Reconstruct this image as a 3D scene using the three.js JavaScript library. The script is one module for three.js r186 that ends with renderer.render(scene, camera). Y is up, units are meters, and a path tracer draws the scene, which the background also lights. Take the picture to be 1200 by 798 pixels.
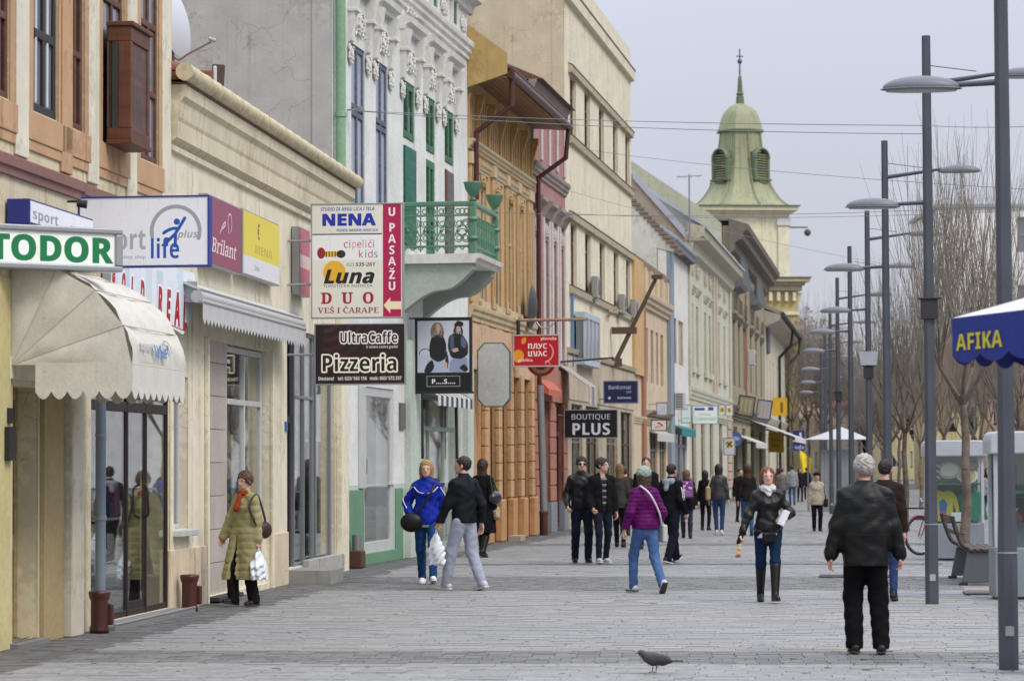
import * as THREE from 'three';
import { RoundedBoxGeometry } from 'three/addons/geometries/RoundedBoxGeometry.js';
import { mergeGeometries, mergeVertices, toCreasedNormals } from 'three/addons/utils/BufferGeometryUtils.js';

// ------------------------------------------------------------------ camera
const FOC = 3300, CX = 600, CY = 399, EYE = 1.7, HORIZON = 544;   // photograph pixels, metres
const scene = new THREE.Scene();
const camera = new THREE.PerspectiveCamera(2 * Math.atan(CY / FOC) * 180 / Math.PI, 1024 / 680, 0.5, 900);
camera.rotation.order = 'YXZ';
camera.position.set(0, EYE, 0);
camera.rotation.set(Math.atan((HORIZON - CY) / FOC), 0, -0.25 * Math.PI / 180);
camera.updateMatrixWorld(true);
camera.focus = 36; camera.userData.fStop = 4;
scene.add(camera);

// ------------------------------------------------------------------ sky: an even overcast, brighter overhead
const skyTex = (() => {
  const W = 256, H = 128, d = new Float32Array(W * H * 4);
  const hsh = (x, y) => { const s = Math.sin(x * 127.1 + y * 311.7) * 43758.5453; return s - Math.floor(s); };
  const vn = (x, y, px) => { const xi = Math.floor(x), yi = Math.floor(y), fx = x - xi, fy = y - yi, u = fx * fx * (3 - 2 * fx), v = fy * fy * (3 - 2 * fy);
    const a = hsh(xi % px, yi), b = hsh((xi + 1) % px, yi), c = hsh(xi % px, yi + 1), e = hsh((xi + 1) % px, yi + 1);
    return a + (b - a) * u + (c - a) * v + (a - b - c + e) * u * v; };
  for (let j = 0; j < H; j++) for (let i = 0; i < W; i++) {
    const el = (j + 0.5) / H * Math.PI - Math.PI / 2, s = Math.max(0, Math.sin(el));
    const low = Math.exp(-s / 0.055);                                   // pale, faintly warm haze near the horizon
    const L = 0.285 * (1 + 4.5 * s);
    const cl = 1 + 0.16 * (vn(i / 16, j / 7, 16) - 0.5) + 0.08 * (vn(i / 5.12 , j / 2.5, 50) - 0.5);
    const k = (j * W + i) * 4;
    d[k] = (L * 0.91 * (1 - low) + 0.58 * low) * cl; d[k + 1] = (L * 0.98 * (1 - low) + 0.572 * low) * cl; d[k + 2] = (L * 1.15 * (1 - low) + 0.605 * low) * cl; d[k + 3] = 1;
  }
  const t = new THREE.DataTexture(d, W, H, THREE.RGBAFormat, THREE.FloatType);
  t.mapping = THREE.EquirectangularReflectionMapping; t.magFilter = t.minFilter = THREE.LinearFilter; t.wrapS = THREE.RepeatWrapping; t.needsUpdate = true;
  return t;
})();
scene.background = skyTex; scene.environment = skyTex;
const sun = new THREE.DirectionalLight(0xfff4e6, 1.5);
sun.position.set(60, 90, 10); sun.target.position.set(0, 0, -45); sun.castShadow = true; sun.shadow.radius = 40;
sun.shadow.mapSize.set(2048, 2048);
Object.assign(sun.shadow.camera, { left: -60, right: 60, top: 120, bottom: -60, near: 1, far: 300 });
scene.add(sun, sun.target);

const renderer = new THREE.WebGLRenderer({ antialias: true });
renderer.setSize(1024, 680);
renderer.toneMapping = THREE.LinearToneMapping;
renderer.toneMappingExposure = 1.4;
renderer.shadowMap.enabled = true;

// ------------------------------------------------------------------ helpers
const V = (x, y, z) => new THREE.Vector3(x, y, z);
function rng(seed) { let a = seed >>> 0; return () => { a = (a + 0x6D2B79F5) | 0; let t = Math.imul(a ^ (a >>> 15), 1 | a); t = (t + Math.imul(t ^ (t >>> 7), 61 | t)) ^ t; return ((t ^ (t >>> 14)) >>> 0) / 4294967296; }; }
const clamp = (x, a = 0, b = 1) => Math.min(b, Math.max(a, x));
const lerp = (a, b, t) => a + (b - a) * t;
// a photograph pixel as a direction from the camera
function ray(px, py) { return V((px - CX) / FOC, -(py - CY) / FOC, -1).applyQuaternion(camera.quaternion); }
function ground(px, py, y = 0) { const r = ray(px, py), t = (y - EYE) / r.y; return V(r.x * t, y, r.z * t); }
function atDepth(px, py, Z) { const r = ray(px, py), t = -Z / r.z; return V(r.x * t, EYE + r.y * t, -Z); }
function atHeight(px, py, h) { const r = ray(px, py), t = (h - EYE) / r.y; return V(r.x * t, h, r.z * t); }

const used = {};
function numbered(name) { const n = used[name] = (used[name] ?? -1) + 1; return n ? name + '_' + String(n).padStart(3, '0') : name; }
function tag(o, label, category, group, kind) { if (label) o.userData.label = label; if (category) o.userData.category = category; if (group) o.userData.group = group; if (kind) o.userData.kind = kind; return o; }
function thing(name, label, category, pos = [0, 0, 0], turn = 0, group) {
  const o = new THREE.Group(); o.name = numbered(name); o.position.set(...pos); o.rotation.y = turn; scene.add(o);
  return tag(o, label, category, group);
}
function copyOf(o, label) { const c = o.clone(); c.userData = { ...o.userData }; c.name = numbered(o.name.replace(/_\d{3}$/, '')); if (label) c.userData.label = label; scene.add(c); return c; }
// uv in metres from the dominant axis of each face
function uvMetres(g0, ox = 0, oy = 0) {
  const g = g0.index ? g0.toNonIndexed() : g0; const p = g.attributes.position, uv = new Float32Array(p.count * 2);
  const a = V(), b = V(), c = V(), n = V();
  for (let i = 0; i < p.count; i += 3) {
    a.fromBufferAttribute(p, i); b.fromBufferAttribute(p, i + 1); c.fromBufferAttribute(p, i + 2);
    n.copy(b).sub(a).cross(c.clone().sub(a)); const x = Math.abs(n.x), y = Math.abs(n.y), z = Math.abs(n.z);
    [a, b, c].forEach((q, k) => { const j = (i + k) * 2; if (y >= x && y >= z) { uv[j] = q.x + ox; uv[j + 1] = q.z + oy; } else if (x >= z) { uv[j] = q.z + ox; uv[j + 1] = q.y + oy; } else { uv[j] = q.x + ox; uv[j + 1] = q.y + oy; } });
  }
  g.setAttribute('uv', new THREE.BufferAttribute(uv, 2)); return g;
}
function joined(geos) {
  if (!Array.isArray(geos)) return geos;
  if (geos.length === 1) return geos[0];
  const norm = geos.map(g => { const h = g.index ? g.toNonIndexed() : g.clone(); for (const k of Object.keys(h.attributes)) if (!['position', 'normal', 'uv'].includes(k)) h.deleteAttribute(k); if (!h.attributes.normal) h.computeVertexNormals(); if (!h.attributes.uv) h.setAttribute('uv', new THREE.BufferAttribute(new Float32Array(h.attributes.position.count * 2), 2)); return h; });
  return mergeGeometries(norm);
}
function part(name, geos, mat, parent, opts = {}) {
  let g = joined(geos); if (!opts.keepUV) g = uvMetres(g, opts.ox || 0, opts.oy || 0);
  const m = new THREE.Mesh(g, mat); m.name = parent === scene ? numbered(name) : name; m.castShadow = m.receiveShadow = true; parent.add(m);
  if (opts.label) m.userData.label = opts.label; if (opts.kind) m.userData.kind = opts.kind;
  return m;
}
const box = (x0, x1, y0, y1, z0, z1) => { const g = new THREE.BoxGeometry(Math.abs(x1 - x0), Math.abs(y1 - y0), Math.abs(z1 - z0)); g.translate((x0 + x1) / 2, (y0 + y1) / 2, (z0 + z1) / 2); return g; };
const rbox = (x0, x1, y0, y1, z0, z1, r = 0.01, s = 1) => { const w = Math.abs(x1 - x0), h = Math.abs(y1 - y0), d = Math.abs(z1 - z0); const g = new RoundedBoxGeometry(w, h, d, s, Math.min(r, w / 2.1, h / 2.1, d / 2.1)); g.translate((x0 + x1) / 2, (y0 + y1) / 2, (z0 + z1) / 2); return g; };
function cyl(a, b, r0, r1 = r0, n = 10) { const d = b.clone().sub(a), L = d.length(); const g = new THREE.CylinderGeometry(r1, r0, L, n); g.translate(0, L / 2, 0); g.applyQuaternion(new THREE.Quaternion().setFromUnitVectors(V(0, 1, 0), d.normalize())); g.translate(a.x, a.y, a.z); return g; }
function tube(pts, r, n = 8, seg = 0) { return new THREE.TubeGeometry(new THREE.CatmullRomCurve3(pts.map(p => Array.isArray(p) ? V(...p) : p)), seg || pts.length * 6, r, n, false); }
const polyPipe = (pts, r, n = 10) => { const g = []; for (let i = 0; i + 1 < pts.length; i++) { g.push(cyl(pts[i], pts[i + 1], r, r, n)); if (i) { const s = new THREE.SphereGeometry(r * 1.04, n, 6); s.translate(pts[i].x, pts[i].y, pts[i].z); g.push(s); } } return g; };
// moulding: profile [[z, y] ...] swept along local x
function mould(profile, s0, s1) { const sh = new THREE.Shape(profile.map(([z, y]) => new THREE.Vector2(-z, y))); const g = new THREE.ExtrudeGeometry(sh, { depth: s1 - s0, bevelEnabled: false }); g.rotateY(Math.PI / 2); g.translate(s0, 0, 0); return g; }
// outline [[x, y] ...] given a thickness towards +z
function plate(pts, z0, z1, holes = [], bevel = 0) { const sh = new THREE.Shape(pts.map(p => new THREE.Vector2(...p))); holes.forEach(h => sh.holes.push(new THREE.Path(h.map(p => new THREE.Vector2(...p))))); const g = new THREE.ExtrudeGeometry(sh, { depth: z1 - z0 - 2 * bevel, bevelEnabled: bevel > 0, bevelThickness: bevel, bevelSize: bevel, bevelOffset: -bevel, bevelSegments: 1, curveSegments: 10 }); g.translate(0, 0, z0 + bevel); return g; }
const rect = (x0, x1, y0, y1) => [[x0, y0], [x1, y0], [x1, y1], [x0, y1]];
function lathe(pts, n = 20) { return new THREE.LatheGeometry(pts.map(p => new THREE.Vector2(...p)), n); }

// ------------------------------------------------------------------ procedural textures
function tileNoise(N, cells, seed) {                               // tileable value noise, -1..1
  const R = rng(seed), g = new Float32Array(cells * cells).map(() => R() * 2 - 1), out = new Float32Array(N * N);
  for (let j = 0; j < N; j++) for (let i = 0; i < N; i++) { const x = i / N * cells, y = j / N * cells, xi = x | 0, yi = y | 0, fx = x - xi, fy = y - yi, u = fx * fx * (3 - 2 * fx), v = fy * fy * (3 - 2 * fy), x1 = (xi + 1) % cells, y1 = (yi + 1) % cells;
    out[j * N + i] = lerp(lerp(g[yi * cells + xi], g[yi * cells + x1], u), lerp(g[y1 * cells + xi], g[y1 * cells + x1], u), v); }
  return out;
}
function fbm(N, c0, oct, seed, gain = 0.55) { const o = new Float32Array(N * N); let a = 1, t = 0; for (let k = 0; k < oct; k++) { const n = tileNoise(N, Math.min(N, c0 << k), seed + k * 17); for (let i = 0; i < o.length; i++) o[i] += a * n[i]; t += a; a *= gain; } for (let i = 0; i < o.length; i++) o[i] /= t; return o; }
function dataTex(N, f, srgb = true) { const d = new Uint8Array(N * N * 4); for (let i = 0; i < N * N; i++) { const c = f(i, i % N, (i / N) | 0); d[i * 4] = clamp(c[0], 0, 255); d[i * 4 + 1] = clamp(c[1], 0, 255); d[i * 4 + 2] = clamp(c[2], 0, 255); d[i * 4 + 3] = 255; } const t = new THREE.DataTexture(d, N, N); t.wrapS = t.wrapT = THREE.RepeatWrapping; t.magFilter = THREE.LinearFilter; t.minFilter = THREE.LinearFilter; if (srgb) t.colorSpace = THREE.SRGBColorSpace; t.needsUpdate = true; return t; }
const NT = 512, nA = fbm(NT, 4, 6, 11), nB = fbm(NT, 16, 5, 29), nC = fbm(NT, 3, 3, 53), nD = fbm(NT, 64, 3, 71);
// plaster: patches, fine grain and old drip marks with ragged outlines
const nDrip = (() => { const o = new Float32Array(NT * NT), R = rng(5); const cols = tileNoise(NT, 128, 91), cols2 = tileNoise(NT, 32, 92); for (let j = 0; j < NT; j++) for (let i = 0; i < NT; i++) { const a = cols[5 * NT + i] * 0.6 + cols2[9 * NT + i] * 0.6; const m = nA[j * NT + i]; o[j * NT + i] = clamp((a - 0.25) * 2.2) * clamp(0.5 + m * 1.6); } return o; })();
const texPlaster = dataTex(NT, i => { const v = 236 + 22 * nA[i] + 14 * nD[i] - 24 * clamp(nC[i] * 1.8 - 0.35); return [v, v - 1, v - 3]; });
const nCrack = (() => { const o = new Float32Array(NT * NT), R = rng(88); for (let k = 0; k < 16; k++) { let x = R() * NT, y = R() * NT, a = R() * 6.28; const n = 40 + R() * 130; for (let i = 0; i < n; i++) { a += (R() - 0.5) * 0.9; x += Math.cos(a); y += Math.sin(a); const j = (((y | 0) + NT) % NT) * NT + (((x | 0) + NT) % NT); o[j] = 0.5 + 0.5 * R(); } } return o; })();
const texWorn = dataTex(NT, i => { const s = clamp((nA[i] + 0.5 * nD[i] - 0.22) * 5), d = nDrip[i]; const v = 240 + 15 * nB[i] + 8 * nA[i] - 18 * s - 26 * d - 55 * nCrack[i]; return [v, v - 2 * s - 2 * d, v - 6 * s - 5 * d]; });
const bumpFine = dataTex(NT, i => { const v = 128 + 70 * nD[i] + 40 * nB[i]; return [v, v, v]; }, false);
const bumpRough = dataTex(NT, i => { const v = 128 + 90 * nA[i] + 40 * nD[i]; return [v, v, v]; }, false);
const texGrain = dataTex(NT, (i, x, y) => { const k = ((y * 12 + Math.floor(20 * nC[i])) % NT) * NT + ((x / 3) | 0); const v = 214 + 40 * nB[(y % NT) * NT + ((x >> 4) | 0)] + 26 * nA[i] + 26 * nD[((y >> 4) * NT) + x]; return [v, v - 6, v - 12]; });
const texStone = dataTex(NT, i => { const v = 222 + 26 * nB[i] + 22 * nD[i] + 12 * nA[i]; return [v, v, v]; });
const texCloth = dataTex(NT, (i, x, y) => { const v = 226 + 18 * nA[i] + 16 * nD[i] + ((x + y) % 4 < 2 ? 5 : -5); return [v, v, v]; });
const texMetal = dataTex(NT, i => { const v = 232 + 14 * nA[i] + 10 * nD[i]; return [v, v, v]; });
const rep = (t, m) => { const c = t.clone(); c.repeat.set(1 / m, 1 / m); c.needsUpdate = true; return c; };
const lin = (r, g, b) => new THREE.Color().setRGB(r, g, b);
const TP = rep(texPlaster, 3.1), TW = rep(texWorn, 4.3), BF = rep(bumpFine, 0.9), BR = rep(bumpRough, 1.7), TG = rep(texGrain, 1.1), TS = rep(texStone, 1.3), TC = rep(texCloth, 0.5), TM = rep(texMetal, 0.8);
const M = (color, o = {}) => new THREE.MeshStandardMaterial({ color: Array.isArray(color) ? lin(...color) : color, roughness: 0.85, side: THREE.DoubleSide, ...o });
const plaster = (c, worn = true) => M(c, { map: worn ? TW : TP, bumpMap: BR, bumpScale: 0.006, roughness: 0.92 });
const paint = (c, o = {}) => M(c, { map: TM, roughness: 0.5, ...o });
const wood = (c, o = {}) => M(c, { map: TG, bumpMap: BF, bumpScale: 0.002, roughness: 0.6, ...o });
const glassDark = new THREE.MeshPhysicalMaterial({ color: lin(0.018, 0.02, 0.022), roughness: 0.06, metalness: 0, ior: 1.6, specularIntensity: 1 });
const glassGrey = new THREE.MeshPhysicalMaterial({ color: lin(0.16, 0.18, 0.21), roughness: 0.12, ior: 1.5 });
const glassClear = new THREE.MeshPhysicalMaterial({ color: lin(0.9, 0.94, 0.93), roughness: 0.02, transmission: 1, thickness: 0, ior: 1.6 });
function canvasTex(w, h, draw) { const c = document.createElement('canvas'); c.width = w; c.height = h; const x = c.getContext('2d'); draw(x, w, h); const t = new THREE.CanvasTexture(c); t.colorSpace = THREE.SRGBColorSpace; t.magFilter = THREE.LinearFilter; return t; }
let printSeed = 50;
const weather = (x, w, h) => { const R = rng(printSeed++); for (let i = 0; i < 90; i++) { x.fillStyle = `rgba(60,54,44,${0.10 * R()})`; x.beginPath(); x.arc(R() * w, R() * h, 0.6 + R() * w * 0.006, 0, 7); x.fill(); } for (let i = 0; i < 26; i++) { x.fillStyle = `rgba(70,64,52,${0.07 * R()})`; const y = R() < 0.6 ? 0 : R() * h * 0.6; x.fillRect(R() * w, y, 1 + R() * w * 0.006, h * (0.08 + 0.3 * R())); } };
const print = (w, h, draw, o = {}) => new THREE.MeshStandardMaterial({ map: canvasTex(w, h, (x, a, b) => { draw(x, a, b); weather(x, a, b); }), roughness: 0.45, side: THREE.DoubleSide, ...o });
// a flat printed face w x h, its lower left corner at the origin, facing +z
function face(w, h) { const g = new THREE.PlaneGeometry(w, h); g.translate(w / 2, h / 2, 0); return g; }
// ------------------------------------------------------------------ the line of facades on the left
function fac(P, Q) {
  const d = Q.clone().sub(P); const len = d.length(); d.normalize(); const n = V(-d.z, 0, d.x), rot = Math.atan2(-d.z, d.x);
  const F = { P, Q, d, n, len, rot,
    at(px, py, off = 0) { const r = ray(px, py), o = V(0, EYE, 0).sub(P), t = (off - o.dot(n)) / r.dot(n), h = o.add(r.multiplyScalar(t)); return [h.dot(d), h.y]; },
    s(px, off = 0) { return F.at(px, 500, off)[0]; },
    h(px, py, off = 0) { return F.at(px, py, off)[1]; },
    perp(s, px, py) { const r = ray(px, py), o = V(0, EYE, 0).sub(P), t = (s - o.dot(d)) / r.dot(d), h = o.add(r.multiplyScalar(t)); return [h.dot(n), h.y]; },   // on the cross plane at s: distance from the wall, height
    w(s, h, z = 0) { return P.clone().addScaledVector(d, s).addScaledVector(n, z).setY(h); },
    thing(name, label, cat, s = 0, h = 0, z = 0, group) { const p = F.w(s, h, z); return thing(name, label, cat, [p.x, p.y, p.z], rot, group); } };
  return F;
}
const chain = [ground(5, 762), ground(200, 718), ground(402, 669)];
function along(px, m) { const A = chain[chain.length - 1], k = ray(px, 560); const t = k.x / -k.z; const Z0 = -A.z, Z = (A.x - m * Z0) / (t - m); chain.push(V(A.x + m * (Z - Z0), 0, -Z)); }
const chainB1 = chain[2].clone(); { const F1 = fac(chain[1], chain[2]); chain[2] = chain[2].clone().addScaledVector(F1.n, -0.17); }
along(549, 0.155); along(624, 0.152); along(664, 0.15); along(742, 0.15); along(783, 0.148); along(808, 0.146); along(857, 0.142); along(898, 0.138); along(922, 0.135);
const B0start = chain[0].clone().add(chain[0].clone().sub(chain[1]).multiplyScalar(0.9));
const FA = [fac(B0start, chain[1]), fac((() => { const a = ground(239.5, 708), d = a.clone().sub(chainB1).normalize(); return a.addScaledVector(d, (a.z * -1 - 32.6) / Math.abs(d.z)); })(), chainB1)]; for (let i = 2; i + 1 < chain.length; i++) FA.push(fac(chain[i], chain[i + 1]));
const MD = 0.092;                                                     // the lamps' line runs off at this slope
const streetDir = V(MD, 0, -1).normalize(), streetN = V(1, 0, MD).normalize(), streetRot = Math.atan2(1, MD);

// ------------------------------------------------------------------ ground
const groundMat = M([0.13, 0.13, 0.13], { map: TS, bumpMap: BR, bumpScale: 0.01 });
{
  const g = new THREE.PlaneGeometry(900, 900); g.rotateX(-Math.PI / 2); g.translate(0, -0.06, -300);
  tag(part('ground', g, groundMat, scene), 'grey ground under and around the paved street', null, null, 'structure');
}
// street frame: u across (from the lamp line, leftwards negative), v along
const SO = ground(1183, 785);                                          // foot of the first lamp
const street = (u, v, y = 0) => SO.clone().addScaledVector(streetN, u).addScaledVector(streetDir, v).setY(y);
const paving = new THREE.Group(); paving.name = 'pavement'; paving.userData = { kind: 'structure', label: 'grey slab paving of the pedestrian street' }; scene.add(paving);
paving.position.copy(SO); paving.rotation.y = streetRot;               // local x along the street, local z across to the right
{
  const joint = M([0.17, 0.17, 0.17], { map: TS });
  const bed = new THREE.PlaneGeometry(240, 60); bed.rotateX(-Math.PI / 2); bed.translate(100, -0.012, 8); part('mortar_bed', bed, joint, paving);
  const tone = (r, g, b, rough = 0.72) => M([r, g, b], { map: TS, bumpMap: BF, bumpScale: 0.003, roughness: rough });
  const kinds = {
    slab: [tone(0.325, 0.322, 0.315), tone(0.335, 0.332, 0.325), tone(0.315, 0.312, 0.306), tone(0.35, 0.346, 0.338), tone(0.30, 0.297, 0.291)],
    sett: [tone(0.20, 0.197, 0.19), tone(0.225, 0.22, 0.212), tone(0.17, 0.167, 0.162)],
    strip: [tone(0.37, 0.35, 0.295), tone(0.38, 0.36, 0.31), tone(0.35, 0.335, 0.29)],
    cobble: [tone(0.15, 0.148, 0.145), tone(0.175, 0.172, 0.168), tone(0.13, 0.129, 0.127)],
  };
  const R = rng(77), all = [];
  const Zv = px => { const p = ground(700, px).sub(SO); return p.dot(streetDir); };                       // a row of the photo as distance along the street
  const bands = [[Zv(777.5), Zv(764), 'sett'], [Zv(692), Zv(676), 'sett'], [Zv(662.5), Zv(660.5), 'cobble'], [Zv(640), Zv(637), 'sett'], [Zv(760.5), Zv(756), 'strip'], [Zv(727), Zv(723), 'strip'], [Zv(706), Zv(704), 'strip']];
  const kindAt = v => { for (const [a, b, k] of bands) if (v >= a && v < b) return k; return 'slab'; };
  const facU = v => { let p = street(0, v); for (const F of FA) { const o = p.clone().sub(F.P), t = -o.dot(F.n) / streetN.dot(F.n); const q = p.clone().addScaledVector(streetN, t); const s = q.clone().sub(F.P).dot(F.d); if (s >= 0 && s <= F.len) return t; } return -6; };
  let v = -3;
  while (v < 175) {
    const k = kindAt(v + 0.05), dv = k === 'slab' ? (R() < 0.5 ? 0.16 : 0.2) : k === 'strip' ? 0.16 : 0.2;
    const u0 = facU(v) + 0.02, u1 = 0.30 + Math.max(0, v - 4) * 0.03; let u = u0 - R() * 0.3;
    while (u < u1) {
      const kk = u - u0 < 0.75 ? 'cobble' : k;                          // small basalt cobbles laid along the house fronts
      const du = kk === 'slab' ? [0.3, 0.4, 0.4, 0.5][R() * 4 | 0] : kk === 'strip' ? 0.3 : 0.2;
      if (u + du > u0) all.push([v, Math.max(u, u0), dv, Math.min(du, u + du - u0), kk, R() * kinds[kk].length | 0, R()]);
      u += du;
    }
    v += dv;
  }
  // beyond the kerb line: the square with the kiosks, larger worn slabs
  kinds.square = [tone(0.25, 0.247, 0.24), tone(0.28, 0.275, 0.265), tone(0.225, 0.222, 0.215)];
  for (let v2 = -3; v2 < 90; v2 += 0.5) for (let u = 0.32 + Math.max(0, v2 - 4) * 0.03; u < 16; u += 0.5) all.push([v2, u, 0.5, 0.5, 'square', R() * 3 | 0, R()]);
  const shown = all.map((a, i) => { const p = street(a[1] + a[3] / 2, a[0] + a[2] / 2); const q = p.clone().applyMatrix4(camera.matrixWorldInverse).applyMatrix4(camera.projectionMatrix); return [i, Math.abs(q.x) < 1.02 && Math.abs(q.y) < 1.02 ? -p.z : 1e9]; }).sort((a, b) => a[1] - b[1]);
  const singles = new Set(shown.slice(0, 300).map(a => a[0]));
  const unit = (() => { const g = new THREE.BoxGeometry(1, 1, 1); return g; })();
  const insts = {};
  const geoCache = {};
  all.forEach((a, i) => {
    const [v2, u, dv, du, k, t, r] = a, gap = k === 'slab' || k === 'square' ? 0.007 : 0.008, hgt = 0.03 + (r - 0.5) * 0.006;
    if (singles.has(i)) {
      const key = k + dv.toFixed(2) + du.toFixed(2); const g = geoCache[key] ??= uvMetres(rbox(-dv / 2 + gap / 2, dv / 2 - gap / 2, -0.03, 0, -du / 2 + gap / 2, du / 2 - gap / 2, 0.002), r * 7, r * 3);
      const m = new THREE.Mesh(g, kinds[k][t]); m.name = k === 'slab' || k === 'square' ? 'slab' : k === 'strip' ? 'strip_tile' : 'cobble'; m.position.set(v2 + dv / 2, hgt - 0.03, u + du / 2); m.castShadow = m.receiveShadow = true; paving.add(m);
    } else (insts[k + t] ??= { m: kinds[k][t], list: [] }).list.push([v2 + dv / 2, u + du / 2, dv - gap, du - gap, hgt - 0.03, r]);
  });
  { const R2 = rng(404), n = 420, q = new THREE.CylinderGeometry(1, 1, 1, 7), im = new THREE.InstancedMesh(q, M([0.12, 0.115, 0.11]), n), mt = new THREE.Matrix4(); for (let i = 0; i < n; i++) { const r = 0.012 + 0.03 * R2() * R2(), vv = -1 + 60 * Math.pow(R2(), 1.4); mt.makeScale(r, 0.003, r * (0.7 + 0.6 * R2())).setPosition(vv, 0.0035, -8 + 8.4 * R2()); im.setMatrixAt(i, mt); } im.name = 'trodden_gum'; im.userData.kind = 'stuff'; paving.add(im); }
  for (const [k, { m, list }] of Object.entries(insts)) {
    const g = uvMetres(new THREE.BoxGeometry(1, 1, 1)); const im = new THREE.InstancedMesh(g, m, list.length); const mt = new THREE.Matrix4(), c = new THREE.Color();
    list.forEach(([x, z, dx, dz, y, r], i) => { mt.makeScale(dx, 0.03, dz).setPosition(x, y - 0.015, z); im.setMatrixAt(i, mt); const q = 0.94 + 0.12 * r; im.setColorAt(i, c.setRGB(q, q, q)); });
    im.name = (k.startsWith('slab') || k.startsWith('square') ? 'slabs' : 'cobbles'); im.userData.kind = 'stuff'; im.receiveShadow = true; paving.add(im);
  }
}
// ------------------------------------------------------------------ building parts shared by the facades
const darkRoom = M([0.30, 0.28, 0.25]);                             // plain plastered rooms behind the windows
function wallWith(b, len, h0, h1, holes, mat, name = 'wall', z0 = -0.32, z1 = 0) { return part(name, plate(rect(0, len, h0, h1), z0, z1, holes.map(([a, c, d, e]) => rect(a, c, d, e))), mat, b); }
function windowIn(b, [s0, s1, h0, h1], o = {}) {
  const { recess = 0.05, fw = 0.06, cols = 2, rows = [0.68], frame, pane = glassDark, name = 'window', depth = 0.06, meet = 1 } = o, z = -recess;
  const g = [rbox(s0, s1, h0, h0 + fw, z - depth, z, 0.008), rbox(s0, s1, h1 - fw, h1, z - depth, z, 0.008), rbox(s0, s0 + fw, h0 + fw, h1 - fw, z - depth, z - 0.002, 0.008), rbox(s1 - fw, s1, h0 + fw, h1 - fw, z - depth, z - 0.002, 0.008)];
  const xs = [s0 + fw], ys = [h0 + fw]; const cw = (s1 - s0 - 2 * fw) / cols;
  for (let i = 1; i < cols; i++) { const x = s0 + fw + cw * i; g.push(rbox(x - fw * 0.5 * meet, x + fw * 0.5 * meet, h0 + fw, h1 - fw, z - depth, z + 0.004, 0.008)); xs.push(x); } xs.push(s1 - fw);
  for (const r of rows) { const y = lerp(h0, h1, r); g.push(rbox(s0 + fw, s1 - fw, y - fw * 0.5, y + fw * 0.5, z - depth, z + 0.007, 0.008)); ys.push(y); } ys.push(h1 - fw);
  const w = part(name, g, frame, b);
  for (let i = 0; i + 1 < xs.length; i++) for (let j = 0; j + 1 < ys.length; j++) part('pane', box(xs[i], xs[i + 1], ys[j], ys[j + 1], z - depth * 0.7, z - depth * 0.5), Array.isArray(pane) ? pane[(i + j) % pane.length] : pane, w);
  return w;
}
// stock seen through shop glass: two shelves of boxes and folded things, and hanging garments
const stockM = [[0.30, 0.05, 0.05], [0.05, 0.09, 0.24], [0.5, 0.46, 0.38], [0.06, 0.06, 0.07], [0.36, 0.28, 0.12], [0.16, 0.2, 0.12], [0.55, 0.52, 0.5], [0.28, 0.12, 0.2]].map(c => M(c, { map: TC }));
function stock(b, s0, s1, y0, y1, z, seed) { const R = rng(seed), L = s1 - s0; for (const y of [y0 + 0.45, y0 + 1.05]) { part('display_shelf', rbox(s0, s1, y - 0.03, y, z - 0.4, z, 0.005), M([0.4, 0.38, 0.34]), b); for (let x = s0 + 0.05; x < s1 - 0.15;) { const w = 0.1 + 0.2 * R(), h = 0.12 + 0.3 * R(); if (R() < 0.85) part('shop_goods', rbox(x, Math.min(x + w, s1), y, y + h, z - 0.35 * R() - 0.1, z - 0.02, 0.015), stockM[R() * 8 | 0], b); x += w + 0.04 + 0.08 * R(); } } for (let x = s0 + 0.1; x < s1 - 0.1; x += 0.16 + 0.12 * R()) { const h = 0.6 + 0.35 * R(), t = Math.min(y1 - 0.25, y0 + 2.45); part('hanging_garment', plate([[-0.2, 0], [0.2, 0], [0.17, h * 0.7], [0.2, h * 0.92], [0.05, h], [-0.05, h], [-0.2, h * 0.92], [-0.17, h * 0.7]].map(([p, q]) => [p, q]), -0.03, 0.03, [], 0.01).rotateY(1.2 + 0.4 * R()).translate(x, t - h, z - 0.35), stockM[R() * 8 | 0], b); } part('garment_rail', cyl(V(s0, Math.min(y1 - 0.25, y0 + 2.45), z - 0.35), V(s1, Math.min(y1 - 0.25, y0 + 2.45), z - 0.35), 0.012, 0.012, 6), steel, b); }
const cornice = (y, dep, h, steps = 3) => { const p = [[0, y - h]]; for (let i = 0; i < steps; i++) { const a = (i + 1) / steps; p.push([dep * a * 0.92, y - h + h * i / steps + 0.02], [dep * a, y - h + h * (i + 0.75) / steps]); } p.push([dep, y], [-0.05, y], [-0.05, y - h]); return p; };
const quad4 = (F, l, r, off = 0) => [F.s(l, off), F.s(r, off)];

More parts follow.
